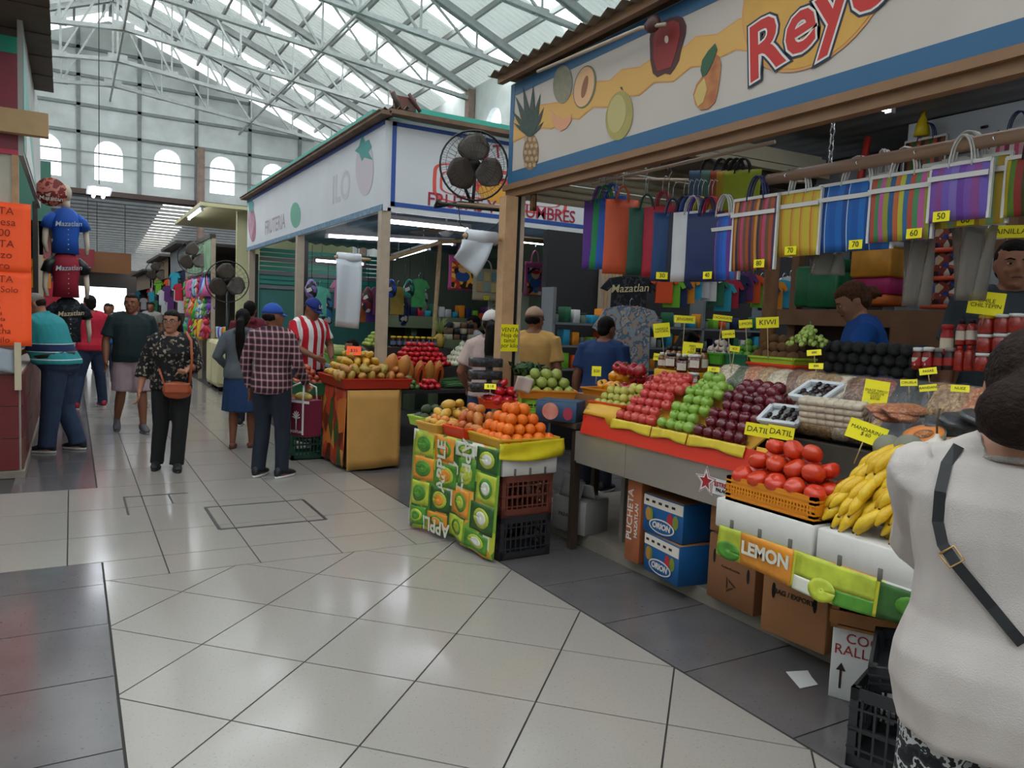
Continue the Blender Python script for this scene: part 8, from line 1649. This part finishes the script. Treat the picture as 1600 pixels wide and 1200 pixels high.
# foreground shopper, cropped by the frame
FG = (1.745, .84, 0)
fgw = person('person', 'woman in a loose white blouse with a black shoulder strap, back turned, nearest the camera', FG, -62, 1.60, 1.10, fem=True, skin='c', head=(.12, -.1, 0), arms={-1: dict(el=(-.185, .19, 1.15), wr=(-.10, .38, 1.08)), 1: dict(el=(.185, .19, 1.15), wr=(.10, .38, 1.08))},
    top=dict(mat=cloth('blouse_white', '#c2b8b2', var=.03), sleeve='wide', hem=.78, off=.045, flare=.05, name='blouse', fold=.015, vox=.010, neck=1.42, nr=.09), bottom=dict(kind='trousers', mat=patches('trousers_print', ['#15161a', '#15161a', '#2a2c30', '#b9bab8', '#15161a', '#8d8f90'], 26, .8, 'NOISE'), w=1.25), shoes=dict(mat=DKSHOE), hair=dict(style='bun', mat=HAIR_D, bz=.05, br=(.085, .07, .075)), voxel=.009)
from mathutils.bvhtree import BVHTree
MW = Matrix.Translation(FG) @ Matrix.Rotation(radians(-62), 4, 'Z') @ Matrix.Scale(1.60/1.7, 4)
bl = [c for c in fgw.children if c.name.startswith('blouse')][0].data
bv = BVHTree.FromPolygons([MW @ v.co for v in bl.vertices], [tuple(q.vertices) for q in bl.polygons])
def on_back(px, py, off=.008):
    d = ray(px, py).normalized(); h_ = bv.ray_cast(CAM, d)
    return (h_[0]+h_[1]*off) if h_[0] else CAM+d*1.55
st = thing('shoulder_bag', 'black shoulder bag whose strap with a brass buckle crosses the white blouse', 'bag', (0, 0, 0))
sp_ = [on_back(*q) for q in ((1500, 700), (1482, 728), (1472, 770), (1470, 815), (1478, 850), (1496, 880), (1520, 910), (1550, 948), (1580, 984), (1598, 1005))]
vd = (sp_[4]-CAM).normalized(); mb = MB(); R_ = []
for i, q in enumerate(sp_):
    d = (sp_[min(i+1, 9)]-sp_[max(i-1, 0)]).normalized(); sd = d.cross(vd).normalized(); R_.append([q-sd*.011-vd*.002, q+sd*.011-vd*.002, q+sd*.011+vd*.002, q-sd*.011+vd*.002])
mb.rings(R_, smooth=False); mb.build('strap', BLACK, st)
q = on_back(1492, 868, .014); d = (sp_[6]-sp_[4]).normalized(); sd = d.cross(vd).normalized(); MB().tube([q+sd*a+d*b for a, b in ((-.016, -.016), (.016, -.016), (.016, .016), (-.016, .016), (-.016, -.016))], .0025, 5).build('buckle', M('brass', '#b8935a', .3, metal=.8), st)
MB().rbox((FG[0]+.16, FG[1]+.02, .82), (FG[0]+.28, FG[1]+.30, 1.02), .03).build('pouch', BLACK, st)
ln = MB(); ln.tube([(.092*cos(a)*1.05, -.008+.09*sin(a), 1.415-.012*sin(a)) for a in [2*pi*k/24 for k in range(25)]], .008, 6); ln.build('lace_neckline', M('lace', '#b8aea6', .9, bump=1., bscale=200), fgw)
# far shoppers
FAR = [((.62, 17.2), 170, '#2e5f9c', 'far shopper in a blue shirt right of the walking man'), ((1.25, 19.0), 185, '#6c6a6a', 'far shopper in a grey shirt down the aisle'), ((.35, 20.5), 10, '#2b2d36', 'far shopper in black, back turned'), ((1.75, 21.5), 160, '#8d8a84', 'far shopper in beige near the toy stall'), ((.95, 24.0), 180, '#a8a29c', 'distant pale-shirted shopper in the middle of the aisle'), ((-.1, 23.0), 0, '#444a58', 'distant slate-shirted shopper on the left')]
for k, ((x, y), f_, c, lab) in enumerate(FAR):
    person('person', lab, (x, y, 0), f_, 1.62+.03*(k % 4), 1.05, skin='b', top=dict(mat=cloth('far_top_%d' % k, c), vox=.02), bottom=dict(kind='trousers', mat=(JEAN, NAVY)[k % 2]), shoes=dict(mat=DKSHOE), hair=dict(style='short'), voxel=.018, cap=dict(mat=MATS['cap_blue']) if k == 2 else None)
bpy.data.scenes.remove(WORK)
